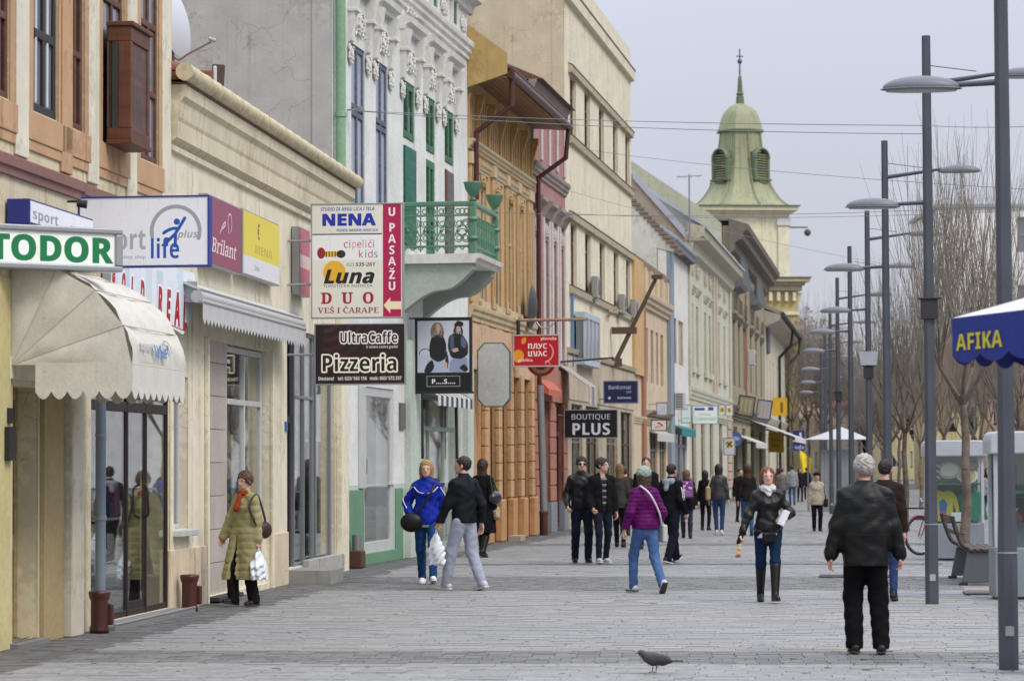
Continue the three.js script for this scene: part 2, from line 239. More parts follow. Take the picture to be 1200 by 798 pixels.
// ------------------------------------------------------------------ corner house with the wooden box window
const cream0 = plaster([0.70, 0.62, 0.42]), white0 = plaster([0.74, 0.70, 0.56]), peach = plaster([0.55, 0.34, 0.19]), mauve = plaster([0.30, 0.16, 0.14], false);
const brownFrame = wood([0.16, 0.055, 0.025]), redWood = wood([0.15, 0.052, 0.02]), blackFrame = paint([0.02, 0.016, 0.018]), tan = plaster([0.40, 0.31, 0.15], false);
const whitePaint = paint([0.72, 0.72, 0.70]), steel = paint([0.32, 0.34, 0.36], { metalness: 0.4, roughness: 0.4 });
{
  const F = FA[0], b = F.thing('town_house', 'cream corner house with brown framed windows, pale pilasters and a mauve ledge', 'house'), L = F.len, s = px => F.s(px);
  const H = 8.6;
  const hb = F.h(36, 122), up = [[-12, 8], [36, 65], [79, 96], [118, 143], [163, 184]].map(([a, c]) => [s(a), s(c)]);
  const yb = F.h(36, 122), y5 = F.h(163, 190);
  const sill = lerp(yb, y5, 0.5), top = sill + 2.35;
  const holes = up.map(([a, c]) => [a, c, sill, top]);
  const shop = [s(106), s(199), 0.06, F.h(106, 455)], door = [s(14), s(44), 0.05, F.h(14, 452)];
  const old = [s(-60), s(-14), 0.5, 2.9];
  wallWith(b, L, 0, H, [...holes, shop, door], cream0);
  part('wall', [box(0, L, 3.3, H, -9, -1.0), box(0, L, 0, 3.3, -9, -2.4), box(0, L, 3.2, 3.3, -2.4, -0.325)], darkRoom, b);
  up.forEach(([a, c], i) => windowIn(b, [a, c, sill, top], { recess: 0.012, depth: 0.05, frame: [brownFrame, blackFrame, brownFrame, redWood, brownFrame][i], cols: 2, rows: [0.33, 0.66], fw: i === 1 ? 0.09 : 0.07, pane: i === 1 || i > 2 ? glassGrey : glassDark }));
  if (1) { // white sash strips of the dark window
    const [a, c] = up[1], m = (a + c) / 2; for (const x of [a + 0.13, m + 0.10]) part('sash_strip', rbox(x, x + 0.05, sill + 0.1, top - 0.1, -0.02, -0.008, 0.004), whitePaint, b);
  }
  up.forEach(([a, c]) => { part('window_sill', [rbox(a - 0.22, c + 0.2, sill - 0.30, sill - 0.02, 0, 0.035, 0.01), rbox(a - 0.24, c + 0.22, sill - 0.40, sill - 0.30, 0, 0.022, 0.008)], peach, b); for (const [x0, x1] of [[a - 0.2, a - 0.01], [c + 0.01, c + 0.16]]) part('window_jamb', rbox(x0, x1, sill - 0.02, top + 0.1, 0, 0.014, 0.005), peach, b); });
  const yc0 = F.h(0, 181);
  for (const [a, c] of [[14, 29], [100, 112], [146, 157], [187, 197]]) part('pilaster', rbox(s(a), s(c), yc0 + 0.045, H, 0, 0.03, 0.01), white0, b);
  part('pilaster', rbox(s(68), s(80), yc0 + 0.045, H, 0, 0.035, 0.01), peach, b);
  const yc = F.h(0, 181);
  part('ledge', mould([[0, yc - 0.17], [0.035, yc - 0.17], [0.045, yc - 0.1], [0.07, yc - 0.09], [0.085, yc], [0, yc + 0.04], [-0.03, yc + 0.04], [-0.03, yc - 0.17]], 0, s(92)), mauve, b);
  part('ledge', mould([[0, yc - 0.10], [0.03, yc - 0.10], [0.04, yc], [0, yc + 0.02], [-0.03, yc + 0.02], [-0.03, yc - 0.1]], s(92) + 0.003, s(140)), mauve, b);
  // wooden box window
  {
    const a = s(119), out = F.perp(a, 153, 100)[0], c = F.s(175, out), y0 = F.h(119, 163), y1 = F.h(119, 30);
    const g = [rbox(a, c, y0, y0 + 0.12, 0.04, out, 0.01), rbox(a, c, y1 - 0.16, y1, 0.04, out, 0.01), rbox(a - 0.02, c + 0.03, y1, y1 + 0.05, 0.04, out + 0.03, 0.01)];
    for (const x of [a, c - 0.09]) g.push(rbox(x, x + 0.09, y0 + 0.12, y1 - 0.16, out - 0.14, out - 0.003, 0.01), rbox(x, x + 0.09, y0 + 0.12, y1 - 0.16, 0.04, 0.06, 0.01));
    const w = part('wooden_box_window', g, redWood, b);
    for (const x of [a + 0.02, c - 0.03]) part('pane', box(x, x + 0.01, y0 + 0.12, y1 - 0.16, 0.06, out - 0.14), glassDark, w);
    const slat = wood([0.13, 0.075, 0.065]); const n = 6, wd = (c - a - 0.18) / n; for (let i = 0; i < n; i++) part('board', rbox(a + 0.09 + wd * i + 0.002, a + 0.09 + wd * (i + 1) - 0.002, y0 + 0.12, y1 - 0.16, out - 0.05, out - 0.02, 0.004), slat, w);
    part('base_board', rbox(a - 0.02, c + 0.02, y0 - 0.05, y0, 0.04, out + 0.015, 0.01), redWood, w);
  }
  // shop front
  {
    const [a, c, y0, y1] = shop, fr = wood([0.026, 0.016, 0.012]), yt = F.h(106, 474), x1 = s(151), x2 = s(173);
    const z = -0.03, f = [rbox(a, c, y1 - 0.07, y1, z - 0.03, z, 0.01), rbox(a, c, yt - 0.05, yt + 0.06, z - 0.03, z + 0.004, 0.01), rbox(a, c, y0, y0 + 0.07, z - 0.03, z, 0.01)];
    for (const x of [a, x1, x2, c - 0.07]) f.push(rbox(x, x + 0.045, y0, y1, z - 0.03, z + 0.01, 0.008));
    const fm = part('shop_front', f, fr, b);
    const gl = new THREE.MeshPhysicalMaterial({ color: lin(0.85, 0.88, 0.88), roughness: 0.01, ior: 1.8, transmission: 1, thickness: 0 }); stock(b, a + 0.1, c - 0.1, y0, y1, -0.55, 61);
    for (const [p, q] of [[a + 0.045, x1], [x1 + 0.045, x2], [x2 + 0.045, c - 0.07]]) { part('pane', box(p, q, yt + 0.06, y1 - 0.07, z - 0.022, z - 0.014), gl, fm); part('pane', box(p, q, y0 + 0.07, yt - 0.05, z - 0.022, z - 0.014), gl, fm); }
    part('door_frame', [rbox(x1 + 0.05, x1 + 0.085, y0 + 0.07, yt - 0.05, z - 0.04, z - 0.01, 0.006), rbox(x2 - 0.035, x2, y0 + 0.07, yt - 0.05, z - 0.04, z - 0.01, 0.006), rbox(x1 + 0.085, x2 - 0.035, y0 + 0.07, y0 + 0.16, z - 0.04, z - 0.01, 0.006)], fr, fm);
    part('door_handle', tube([[x2 - 0.1, 1.5, z], [x2 - 0.16, 1.45, z + 0.06], [x2 - 0.17, 1.3, z + 0.07], [x2 - 0.13, 1.15, z + 0.06], [x2 - 0.1, 1.12, z]], 0.014), blackFrame, fm);
    part('door_step', [rbox(a - 0.05, c + 0.1, -0.02, 0.055, -0.3, 0.28, 0.01)], plaster([0.22, 0.22, 0.22], false), b);
    part('step_edge', rbox(a - 0.05, c + 0.1, 0.058, 0.075, 0.255, 0.285, 0.004), paint([0.6, 0.6, 0.6], { metalness: 0.6, roughness: 0.35 }), b);
  }
  // yellow wooden door left of the shop
  {
    const [a, c, y0, y1] = door, yw = wood([0.44, 0.33, 0.14]); const z = -0.2;
    const d = part('door', [rbox(a, c, y1 - 0.12, y1, z - 0.06, z, 0.01), rbox(a, a + 0.09, y0, y1 - 0.12, z - 0.06, z, 0.01), rbox(c - 0.09, c, y0, y1 - 0.12, z - 0.06, z, 0.01), rbox(a + 0.09, c - 0.09, y0, y0 + 0.34, z - 0.06, z - 0.01, 0.01), rbox(a + 0.09, c - 0.09, y0 + 0.85, y0 + 1.0, z - 0.06, z - 0.01, 0.01), rbox(a + 0.09, c - 0.09, y1 - 0.5, y1 - 0.4, z - 0.06, z - 0.01, 0.01)], yw, b);
    for (const [p, q] of [[y0 + 0.34, y0 + 0.85], [y0 + 1.0, y1 - 0.5], [y1 - 0.4, y1 - 0.12]]) part('pane', box(a + 0.09, c - 0.09, p, q, z - 0.04, z - 0.03), glassDark, d);
    part('door_step', rbox(a - 0.1, c + 0.1, -0.02, 0.05, -0.32, 0.1, 0.01), plaster([0.2, 0.2, 0.2], false), b);
  }
  const yel = plaster([0.62, 0.55, 0.27], false); part('pilaster', rbox(s(-30), s(9), 0, F.h(4, 325), 0, 0.025, 0.008), yel, b);
  part('letter_box', rbox(s(1), s(9), F.h(4, 540), F.h(4, 500), 0.025, 0.08, 0.01), blackFrame, b);
  part('doorbell_plate', rbox(s(4), s(9), F.h(4, 496), F.h(4, 478), 0.025, 0.05, 0.006), blackFrame, b);
  part('pilaster', [rbox(s(46), s(69), 0, F.h(46, 440), 0, 0.05, 0.01)], tan, b);
  const cp = plaster([0.58, 0.53, 0.42]); part('corner_strip', rbox(s(70), s(84), 0, F.h(70, 440), 0, 0.13, 0.02), cp, b);
  part('fascia', rbox(s(8), L, F.h(106, 455) + 0.01, F.h(106, 455) + 0.22, 0, 0.03, 0.008), white0, b);
  part('roof', [mould([[0.5, H], [-9, H + 3], [-9, H + 2.9], [0.5, H - 0.1]], 0, L)], M([0.2, 0.08, 0.05]), b);
  const dp = part('rain_pipe', polyPipe([F, F].map((f, i) => V(s(95), i ? F.h(95, 430) : 0.42, 0.2)), 0.055), paint([0.20, 0.25, 0.30], { roughness: 0.4 }), b);
  part('pipe_bracket', [cyl(V(s(95), 1.15, 0.2), V(s(95), 1.19, 0.2), 0.066), box(s(95) - 0.015, s(95) + 0.015, 1.15, 1.18, 0.12, 0.2)], steel, dp);
  part('pipe_bracket', [cyl(V(s(95), 2.0, 0.2), V(s(95), 2.03, 0.2), 0.062)], steel, dp);
  const iron = paint([0.075, 0.018, 0.014], { roughness: 0.35 });
  const shoe = (x, z) => part('cast_iron_pipe_foot', [lathe([[0, 0], [0.098, 0], [0.1, 0.04], [0.09, 0.06], [0.09, 0.33], [0.105, 0.36], [0.115, 0.41], [0.105, 0.43], [0.06, 0.43]], 18).translate(x, 0, z), rbox(x + 0.02, x + 0.1, 0.08, 0.3, z + 0.03, z + 0.13, 0.02)], iron, b);
  shoe(s(94), 0.2); shoe(s(206), 0.16);
}

// ------------------------------------------------------------------ single storey shop house
const cream1 = plaster([0.78, 0.72, 0.55]), cream1b = plaster([0.70, 0.58, 0.41]), marble = M([0.52, 0.46, 0.40], { map: TP, roughness: 0.35 });
const whiteFrame = paint([0.62, 0.63, 0.63], { roughness: 0.35 });
{
  const F = FA[1], b = F.thing('shop_house', 'low cream shop house with a deep moulded cornice and round gutter', 'shop'), L = F.len, s = px => F.s(px);
  const yTop = F.h(210, 176), hw = F.h(300, 428);
  const w1 = [s(203), s(220), 0.95, F.h(203, 440)], rec = [s(241), s(316), 0.08, F.h(250, 398)], dk = [s(336), s(392), 0.22, F.h(340, 385)];
  wallWith(b, L, 0, yTop + 0.6, [w1, rec, dk], cream1);
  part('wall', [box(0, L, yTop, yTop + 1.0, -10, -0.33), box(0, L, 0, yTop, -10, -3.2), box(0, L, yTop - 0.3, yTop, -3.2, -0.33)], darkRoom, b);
  part('plinth', [rbox(0, rec[0] - 0.12, 0, 0.72, 0, 0.035, 0.01)], cream1b, b);
  part('plinth', rbox(rec[1] + 0.1, dk[0] - 0.05, 0, 0.75, 0, 0.035, 0.01), cream1b, b);
  windowIn(b, w1, { frame: whiteFrame, cols: 1, rows: [0.86], pane: glassGrey, recess: 0.1 });
  part('window_sill', rbox(w1[0] - 0.05, w1[1] + 0.05, 0.87, 0.945, -0.1, 0.12, 0.01), whiteFrame, b);
  for (const x of [rec[0] - 0.1, rec[1]]) part('door_jamb', rbox(x, x + 0.1, 0, rec[3], 0, 0.05, 0.008), cream1, b);
  // recess with stone-clad side and white framed display window
  const back = -1.15, xs = s(273);
  const T = M([0.52, 0.47, 0.42], { map: TP, roughness: 0.4 }), T2 = M([0.49, 0.435, 0.385], { map: TP, roughness: 0.4 });
  for (let i = 0; i < 8; i++) part('stone_panel', rbox(rec[0] + 0.01, s(271), 0.06 + i * 0.42, 0.06 + (i + 1) * 0.42 - 0.008, -0.16, -0.06, 0.004), i % 3 ? T : T2, b);
  part('doormat', rbox(rec[0] + 0.05, s(271), 0.02, 0.075, -0.06, 0.16, 0.01), M([0.03, 0.032, 0.035]), b);
  const wd = windowIn(b, [s(273), s(315), 0.85, rec[3] - 0.02], { frame: whiteFrame, cols: 2, rows: [0.7], pane: glassClear, recess: 0.1, fw: 0.075, meet: 0.8 });
  part('display_base', box(s(272), s(316), 0.08, 0.84, -0.32, -0.06), cream1, b);
  // display goods: golden hanging chains and ornaments
  const gold = M([0.55, 0.36, 0.12], { roughness: 0.4 }); const R = rng(9), gg = [];
  for (let i = 0; i < 46; i++) { const x = lerp(s(274), s(314), R()), y = 1.0 + R() * 2.1, z = -0.35 - R() * 0.5, q = new THREE.IcosahedronGeometry(0.03 + 0.05 * R(), 0); q.scale(1, 1.4 + R(), 1); q.translate(x, y, z); gg.push(q); }
  part('window_display', gg, gold, b, { label: 'golden ornaments hanging in the shop window' });
  part('display_back', box(s(272), s(317), 0.84, rec[3], -0.98, -0.95), plaster([0.34, 0.29, 0.17], false), b);
  // dark passage door and glazed shop front
  windowIn(b, [s(337), s(347), 0.22, dk[3]], { frame: wood([0.03, 0.022, 0.018]), cols: 1, rows: [0.62], recess: 0.08, fw: 0.1, name: 'door' });
  windowIn(b, [s(348.5), s(371), 0.22, dk[3]], { frame: steel, cols: 2, rows: [0.72], recess: 0.05, fw: 0.05, pane: glassClear });
  windowIn(b, [s(373), s(391), 0.22, dk[3]], { frame: steel, cols: 1, rows: [], recess: 0.04, fw: 0.06, pane: glassClear }); stock(b, s(349), s(390), 0.25, dk[3], -0.5, 71);
  part('stair', [rbox(s(337), s(353), -0.01, 0.2, 0, 0.62, 0.01)], plaster([0.30, 0.29, 0.27]), b);
  part('stair', [rbox(s(354), s(396), -0.01, 0.3, 0, 0.10, 0.01)], plaster([0.44, 0.43, 0.41]), b);
  part('pilaster', rbox(s(393), L - 0.01, 0, yTop, 0, 0.1, 0.012), cream1, b);
  part('house_number', rbox(s(333), s(335.5), F.h(333, 505), F.h(333, 494), 0, 0.02, 0.004), paint([0.05, 0.13, 0.35]), b);
  // cornice and gutter
  const y0 = yTop, ge = F.h(210, 110);
  const gf = F.perp(L, 417, 213), gz = gf[0], gy = gf[1], ch = gy - 0.14 - y0; part('cornice', mould([[0, y0], [0.02, y0], [0.03, y0 + 0.02], [gz * 0.5, y0 + ch * 0.12], [gz * 0.52, y0 + ch * 0.4], [gz * 0.6, y0 + ch * 0.46], [gz * 0.7, y0 + ch * 0.72], [gz * 0.92, y0 + ch * 0.8], [gz * 0.96, y0 + ch], [0, y0 + ch]], 0, L - 0.01), plaster([0.70, 0.63, 0.45]), b);
  part('cornice_drip', mould([[0, y0 - 0.07], [0.05, y0 - 0.06], [0.06, y0 - 0.002], [0, y0 - 0.002]], 0.005, L - 0.01), cream1, b);
  const ironEdge = M([0.14, 0.07, 0.03], { map: TW, roughness: 0.7 }); part('eaves_flashing', mould([[-0.3, y0 + ch + 0.003], [gz, y0 + ch + 0.003], [gz + 0.01, y0 + ch + 0.03], [-0.3, y0 + ch + 0.04]], 0, L), ironEdge, b);
  const gut = M([0.66, 0.57, 0.36], { map: TW, roughness: 0.5 }), gr = 0.105;
  const gtr = part('gutter', [cyl(V(-0.1, gy, gz), V(L + 0.12, gy, gz), gr, gr, 16)], gut, b);
  for (let x = 0.35; x < L; x += 0.62) part('gutter_joint', [cyl(V(x, gy, gz), V(x + 0.03, gy, gz), gr + 0.008, gr + 0.008, 16)], gut, gtr);
  // tiled roof: rows of barrel tiles
  const tile = [M([0.26, 0.10, 0.055], { map: TW }), M([0.20, 0.085, 0.05], { map: TW }), M([0.30, 0.13, 0.07], { map: TW })];
  part('roof', mould([[gz - 0.1, gy], [-4, gy + 1.25], [-10, y0 + 0.8], [-10, y0 + 0.6], [gz - 0.1, gy - 0.08]], 0.02, L - 0.02), tile[1], b);
  const tg = (() => { const g = new THREE.CylinderGeometry(0.095, 0.11, 0.5, 6, 1, true, -Math.PI / 2, Math.PI); g.rotateX(-Math.PI / 2); return uvMetres(g); })(); let k = 0; const slope = Math.atan2(1.25, 4.1);
  for (let x = 0.15; x < L - 0.1; x += 0.36) for (let r = 0; r < 5; r++) { const m = new THREE.Mesh(tg, tile[(k++ * 7) % 3]); m.name = 'roof_tile'; const q = 0.25 + r * 0.44; m.position.set(x, gy + 0.02 + q * Math.sin(slope), gz - 0.1 - q * Math.cos(slope)); m.rotation.x = -slope * -1; b.add(m); }
}
// ------------------------------------------------------------------ ornate white and green house with the balcony
const white2 = plaster([0.74, 0.76, 0.74], false), trim2 = plaster([0.73, 0.72, 0.68], false), pale2 = plaster([0.52, 0.60, 0.53], false), green2 = plaster([0.14, 0.29, 0.18], false), party = plaster([0.46, 0.455, 0.42]);
const ironGreen = paint([0.11, 0.26, 0.16], { roughness: 0.45 }), winGreen = wood([0.05, 0.20, 0.10]), winBlue = wood([0.13, 0.17, 0.24]), teal = wood([0.015, 0.17, 0.13]);
// carved scrollwork: little rings and buds pressed against the wall, in a box s0..s1, y0..y1
function carving(s0, s1, y0, y1, z, seed, dens = 1) {
  const R = rng(seed), g = [], w = s1 - s0, h = y1 - y0, n = Math.round(7 * dens);
  for (let i = 0; i < n; i++) for (const m of [-1, 1]) { const r = 0.05 + 0.06 * (i % 3) / 2, x = (s0 + s1) / 2 + m * (w / 2 - r) * ((i + 0.6) / n), y = y0 + h * (0.25 + 0.5 * ((i * 0.618) % 1)); const t = new THREE.TorusGeometry(r, 0.017, 5, 9, 4.6); t.rotateZ(m > 0 ? 0.5 + i : 2.6 - i); t.translate(x, y, z + 0.015); g.push(t); const q = new THREE.IcosahedronGeometry(0.026, 0); q.translate(x + m * 0.03, y + 0.03, z + 0.02); g.push(q); }
  for (let i = 0; i < 5; i++) { const a = Math.PI * (i / 4), leaf = new THREE.SphereGeometry(0.06, 6, 4); leaf.scale(0.5, 1.5, 0.5); leaf.translate(0, 0.1, 0); leaf.rotateZ(Math.PI / 2 - a); leaf.translate((s0 + s1) / 2, y0 + h * 0.3, z + 0.02); g.push(leaf); }
  return g;
}
{
  const F = FA[2], b = F.thing('town_house', 'ornate white town house with green plinth, carved window heads and iron balcony', 'house'), L = F.len, s = px => F.s(px);
  const yBand = F.h(544, 64), H = F.h(546, 4) + 0.1, top = (F.h(412, 50) + F.h(522, 127)) / 2, bot = F.h(487, 300) + 0.12;
  const ws = [[412, 428], [441, 455], [473, 487], [500, 511], [522, 533]].map(([a, c]) => [s(a), s(c)]);
  const ground1 = F.h(424, 452), d1 = [s(426), s(461), 0.22, ground1], d2 = [s(487), s(541), 0.1, ground1];
  wallWith(b, L, 1.35, H, [...ws.map(([a, c]) => [a, c, bot, top]), [d1[0], d1[1], 1.351, d1[3]], [d2[0], d2[1], 1.351, d2[3]]], white2);
  part('wall', plate(rect(0, L, 0, 1.348), -0.32, 0, [rect(d1[0], d1[1], d1[2], 1.35 - 0.004), rect(d2[0], d2[1], d2[2], 1.35 - 0.004)]), pale2, b);
  for (const [x0, x1] of [[0.01, d1[0] - 0.12], [d1[1] + 0.1, d1[1] + 0.75]]) part('plinth', rbox(x0, x1, 0, 1.28, 0, 0.03, 0.01), green2, b);
  part('plinth', rbox(d1[0] - 0.12, d1[1] + 0.1, 0, 0.2, 0, 0.06, 0.01), green2, b);
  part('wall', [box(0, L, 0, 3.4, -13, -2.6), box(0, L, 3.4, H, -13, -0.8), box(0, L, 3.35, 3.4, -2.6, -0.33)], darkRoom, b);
  part('party_wall', [box(-0.01, 0.3, 0, H + 2.6, -13, -0.325), box(-0.03, -0.002, 0, H - 0.3, -0.324, -0.004)], party, b, { label: 'bare grey rendered party wall' });
  // downpipe at the corner
  const gp = plaster([0.24, 0.40, 0.26], false);
  part('rain_pipe', [cyl(V(0.10, 1.3, 0.12), V(0.10, H - 0.5, 0.12), 0.085, 0.085, 12), cyl(V(0.10, F.h(392, 138), 0.12), V(0.10, F.h(392, 138) + 0.07, 0.12), 0.1, 0.1, 12)], gp, b);
  // windows
  ws.forEach(([a, c], i) => {
    if (i < 2) windowIn(b, [a, c, bot, top], { frame: winBlue, cols: 2, rows: [0.62, 0.66], pane: new THREE.MeshPhysicalMaterial({ color: lin(0.33, 0.37, 0.45), roughness: 0.25 }), recess: 0.02, fw: 0.09 });
    else {
      const mid = lerp(bot, top, 0.62);
      windowIn(b, [a, c, mid + 0.12, top], { frame: winGreen, cols: 2, rows: [], pane: glassDark, recess: 0.02, fw: 0.13 });
      part('transom', rbox(a, c, mid - 0.05, mid + 0.12, -0.12, -0.04, 0.01), white2, b);
      if (i === 2) { const sh = part('shutter', rbox(a + 0.08, c, bot, mid - 0.05, -0.08, 0.03, 0.01), teal, b); part('shutter_edge', rbox(a, a + 0.075, bot, mid - 0.05, -0.08, 0.0, 0.01), winGreen, b); }
      else if (i === 3) windowIn(b, [a, c, bot, mid - 0.05], { frame: winGreen, cols: 2, rows: [0.4], pane: glassDark, recess: 0.02, fw: 0.15 });
      else { part('shutter', rbox(a, a + 0.22, bot, mid - 0.05, -0.08, 0.02, 0.01), wood([0.11, 0.03, 0.02]), b); part('shutter', rbox(a + 0.23, c, bot, mid - 0.05, -0.06, 0.0, 0.01), wood([0.17, 0.14, 0.13]), b); }
    }
    // carved head: consoles, cornice and relief
    const y0 = top + 0.12, yh = top + 0.98, x0 = a - 0.28, x1 = c + 0.28;
    const hd = part('window_hood', [mould([[0, yh - 0.10], [0.1, yh - 0.10], [0.12, yh - 0.02], [0.2, yh + 0.02], [0.22, yh + 0.12], [0, yh + 0.17]], x0, x1)], trim2, b);
    for (const x of [x0 + 0.02, x1 - 0.26]) part('console', [mould([[0, y0 - 0.15], [0.06, y0 - 0.12], [0.08, y0 + 0.1], [0.14, y0 + 0.45], [0.19, yh - 0.102], [0, yh - 0.102]], x, x + 0.24), rbox(x - 0.03, x + 0.27, y0 + 0.36, y0 + 0.42, 0, 0.17, 0.01)], trim2, hd);
    part('carved_relief', carving(a - 0.02, c + 0.02, y0 - 0.05, y0 + 0.62, 0.02, 40 + i), trim2, hd);
    part('carved_relief', carving(x0 - 0.05, x0 + 0.3, y0 - 0.55, y0 - 0.1, 0.02, 60 + i, 0.5), trim2, hd); part('carved_relief', carving(x1 - 0.3, x1 + 0.05, y0 - 0.55, y0 - 0.1, 0.02, 80 + i, 0.5), trim2, hd);
    if (i === 2) part('carved_crest', carving(a - 0.05, c + 0.05, yh + 0.2, yh + 0.8, 0.03, 99), trim2, hd);
  });
  // string course, attic with small openings, crowning cornice
  part('string_course', mould(cornice(yBand + 0.28, 0.16, 0.36), 0, L + 0.16), trim2, b);
  const ya0 = yBand + 0.42, ya1 = Math.min(H - 0.35, ya0 + 0.85);
  for (let i = 0; i < 9; i++) { const x = L - 0.55 - i * 1.12; if (x < 0.6) break; if (i % 2 === 0) part('carved_relief', carving(x - 0.35, x + 0.35, ya0, ya1, 0.02, 120 + i, 1.2), trim2, b); else { part('attic_vent', rbox(x - 0.24, x + 0.24, ya0, ya1, 0, 0.03, 0.008), teal, b); part('vent_frame', [rbox(x - 0.31, x - 0.24, ya0 - 0.05, ya1 + 0.05, 0, 0.06, 0.01), rbox(x + 0.24, x + 0.31, ya0 - 0.05, ya1 + 0.05, 0, 0.06, 0.01), rbox(x - 0.24, x + 0.24, ya0 - 0.05, ya0, 0, 0.058, 0.01)], trim2, b); } }
  part('crown_cornice', mould([[0, H - 0.3], [0.08, H - 0.28], [0.11, H - 0.12], [0.28, H - 0.06], [0.32, H + 0.12], [0.38, H + 0.16], [0.40, H + 0.32], [-0.3, H + 0.4]], -0.05, L + 0.3), trim2, b);
  part('roof', mould([[0.38, H + 0.34], [-6, H + 3.6], [-13, H + 0.4]], 0, L), M([0.2, 0.09, 0.06], { map: TW }), b);
  // balcony
  {
    const sb = s(470), out = F.perp(sb, 556, 300)[0], se = F.s(583, out), yf = F.h(470, 300) + 0.02, yt = F.perp(sb, 556, 240)[1];
    const slab = part('balcony', [mould([[0, yf - 0.17], [out + 0.02, yf - 0.17], [out + 0.05, yf - 0.10], [out + 0.10, yf - 0.08], [out + 0.12, yf], [0, yf]], sb - 0.08, se + 0.08)], trim2, b);
    const br = (x0, x1) => part('balcony_bracket', plateBracket(x0, x1), plaster([0.42, 0.47, 0.43], false), slab);
    function plateBracket(x0, x1) { const pts = [], y1 = yf - 0.175, yb = F.perp(sb, 475, 366)[1]; for (let i = 0; i <= 14; i++) { const t = i / 14; const z = lerp(out * 0.97, 0.02, t), k = t < 0.42 ? 0.48 * Math.sin(t / 0.42 * Math.PI / 2) : 0.48 + 0.52 * (1 - Math.cos((t - 0.42) / 0.58 * Math.PI / 2)); pts.push([z, lerp(y1 - 0.1, yb, k)]); } pts.push([0, yb], [0, y1], [out * 0.97, y1]); return mould(pts, x0, x1); }
    br(sb + 0.02, sb + 0.34); br(se - 0.36, se - 0.04);
    const rl = [], zr = out - 0.03; const railM = ironGreen;
    part('handrail', [rbox(sb - 0.05, se, yt - 0.02, yt + 0.07, zr - 0.05, zr + 0.05, 0.02), rbox(sb - 0.05, sb + 0.05, yt - 0.021, yt + 0.069, 0, zr - 0.05, 0.02)], railM, slab);
    part('rail', [rbox(sb, se, yf + 0.12, yf + 0.16, zr - 0.02, zr + 0.02, 0.01), rbox(sb - 0.02, sb + 0.02, yf + 0.119, yf + 0.159, 0, zr - 0.02, 0.01), rbox(sb, se, yt - 0.2, yt - 0.165, zr - 0.018, zr + 0.018, 0.01), rbox(sb - 0.018, sb + 0.018, yt - 0.201, yt - 0.166, 0, zr - 0.018, 0.01)], railM, slab);
    for (const x of [sb, se]) part('post', [rbox(x - 0.06, x + 0.06, yf, yt - 0.02, zr - 0.06, zr + 0.06, 0.02), lathe([[0, 0], [0.09, 0], [0.09, 0.05], [0.07, 0.09], [0, 0.1]], 10).translate(x, yf + 0.24, zr), lathe([[0.05, 0], [0.10, 0.02], [0.10, 0.06], [0.05, 0.1]], 10).translate(x, yt - 0.3, zr)], railM, slab);
    const nb = 13; for (let i = 1; i < nb; i++) { const x = lerp(sb, se, i / nb), p = lathe([[0.012, 0], [0.03, 0.04], [0.012, 0.1], [0.018, 0.3], [0.03, 0.36], [0.014, 0.42], [0.014, yt - yf - 0.36], [0.024, yt - yf - 0.3], [0.012, yt - yf - 0.2]], 7); p.translate(x, yf, zr); part('baluster', p, railM, slab); }
    // scrolled ironwork on the side
    const tor = (r, z, y, arc = Math.PI * 2, rot = 0, th = 0.011) => { const t = new THREE.TorusGeometry(r, th, 5, 16, arc); t.rotateZ(rot); t.rotateY(Math.PI / 2); t.translate(sb, y, z); return t; };
    const ym = (yf + yt) / 2 - 0.02, np = 4, pw = (zr - 0.1) / np;
    for (let i = 0; i < np; i++) { const z = 0.06 + pw * (i + 0.5), g = [cyl(V(sb, yf + 0.04, z - pw / 2), V(sb, yt - 0.02, z - pw / 2), 0.013, 0.013, 6)]; for (const m of [-1, 1]) { g.push(tor(pw * 0.24, z + m * pw * 0.22, ym + 0.13, 5, m > 0 ? 0 : 2), tor(pw * 0.24, z + m * pw * 0.22, ym - 0.13, 5, m > 0 ? 3 : 1), tor(pw * 0.14, z + m * pw * 0.2, ym + 0.13), tor(pw * 0.14, z + m * pw * 0.2, ym - 0.13), tor(pw * 0.19, z + m * pw * 0.23, yf + 0.07, Math.PI), tor(0.045, z + m * pw * 0.25, yt - 0.11)); const q = new THREE.IcosahedronGeometry(0.035, 1); q.translate(sb, ym, z + m * pw * 0.25); g.push(q); } g.push(tor(pw * 0.3, z, ym, Math.PI * 2, 0, 0.009), tor(pw * 0.42, z, ym - 0.1, Math.PI, 0.0), tor(0.05, z, yt - 0.11)); part('iron_scroll', g, railM, slab); }
    for (const [x, z] of [[sb + 0.02, zr], [se - 0.05, zr]]) part('urn', lathe([[0, 0], [0.07, 0], [0.05, 0.04], [0.04, 0.09], [0.08, 0.12], [0.14, 0.22], [0.165, 0.32], [0.18, 0.34], [0.15, 0.35], [0.13, 0.28], [0, 0.2]], 14).translate(x, yt + 0.07, z), ironGreen, slab);
  }
  // ground floor: white framed display door, second recessed entrance
  const fr = whiteFrame; windowIn(b, d1, { frame: fr, cols: 1, rows: [], pane: glassClear, recess: 0.02, fw: 0.16, name: 'shop_door' });
  part('door_casing', rbox(d1[0] - 0.45, d1[0] - 0.02, 1.3, ground1, 0, 0.05, 0.01), fr, b);
  part('door_handle', rbox(d1[0] + 0.05, d1[0] + 0.09, 1.55, 1.8, 0.0, 0.05, 0.01), steel, b);
  const goods = [M([0.32, 0.34, 0.38]), M([0.09, 0.1, 0.12]), M([0.45, 0.34, 0.2]), M([0.5, 0.5, 0.5])]; const R = rng(21);
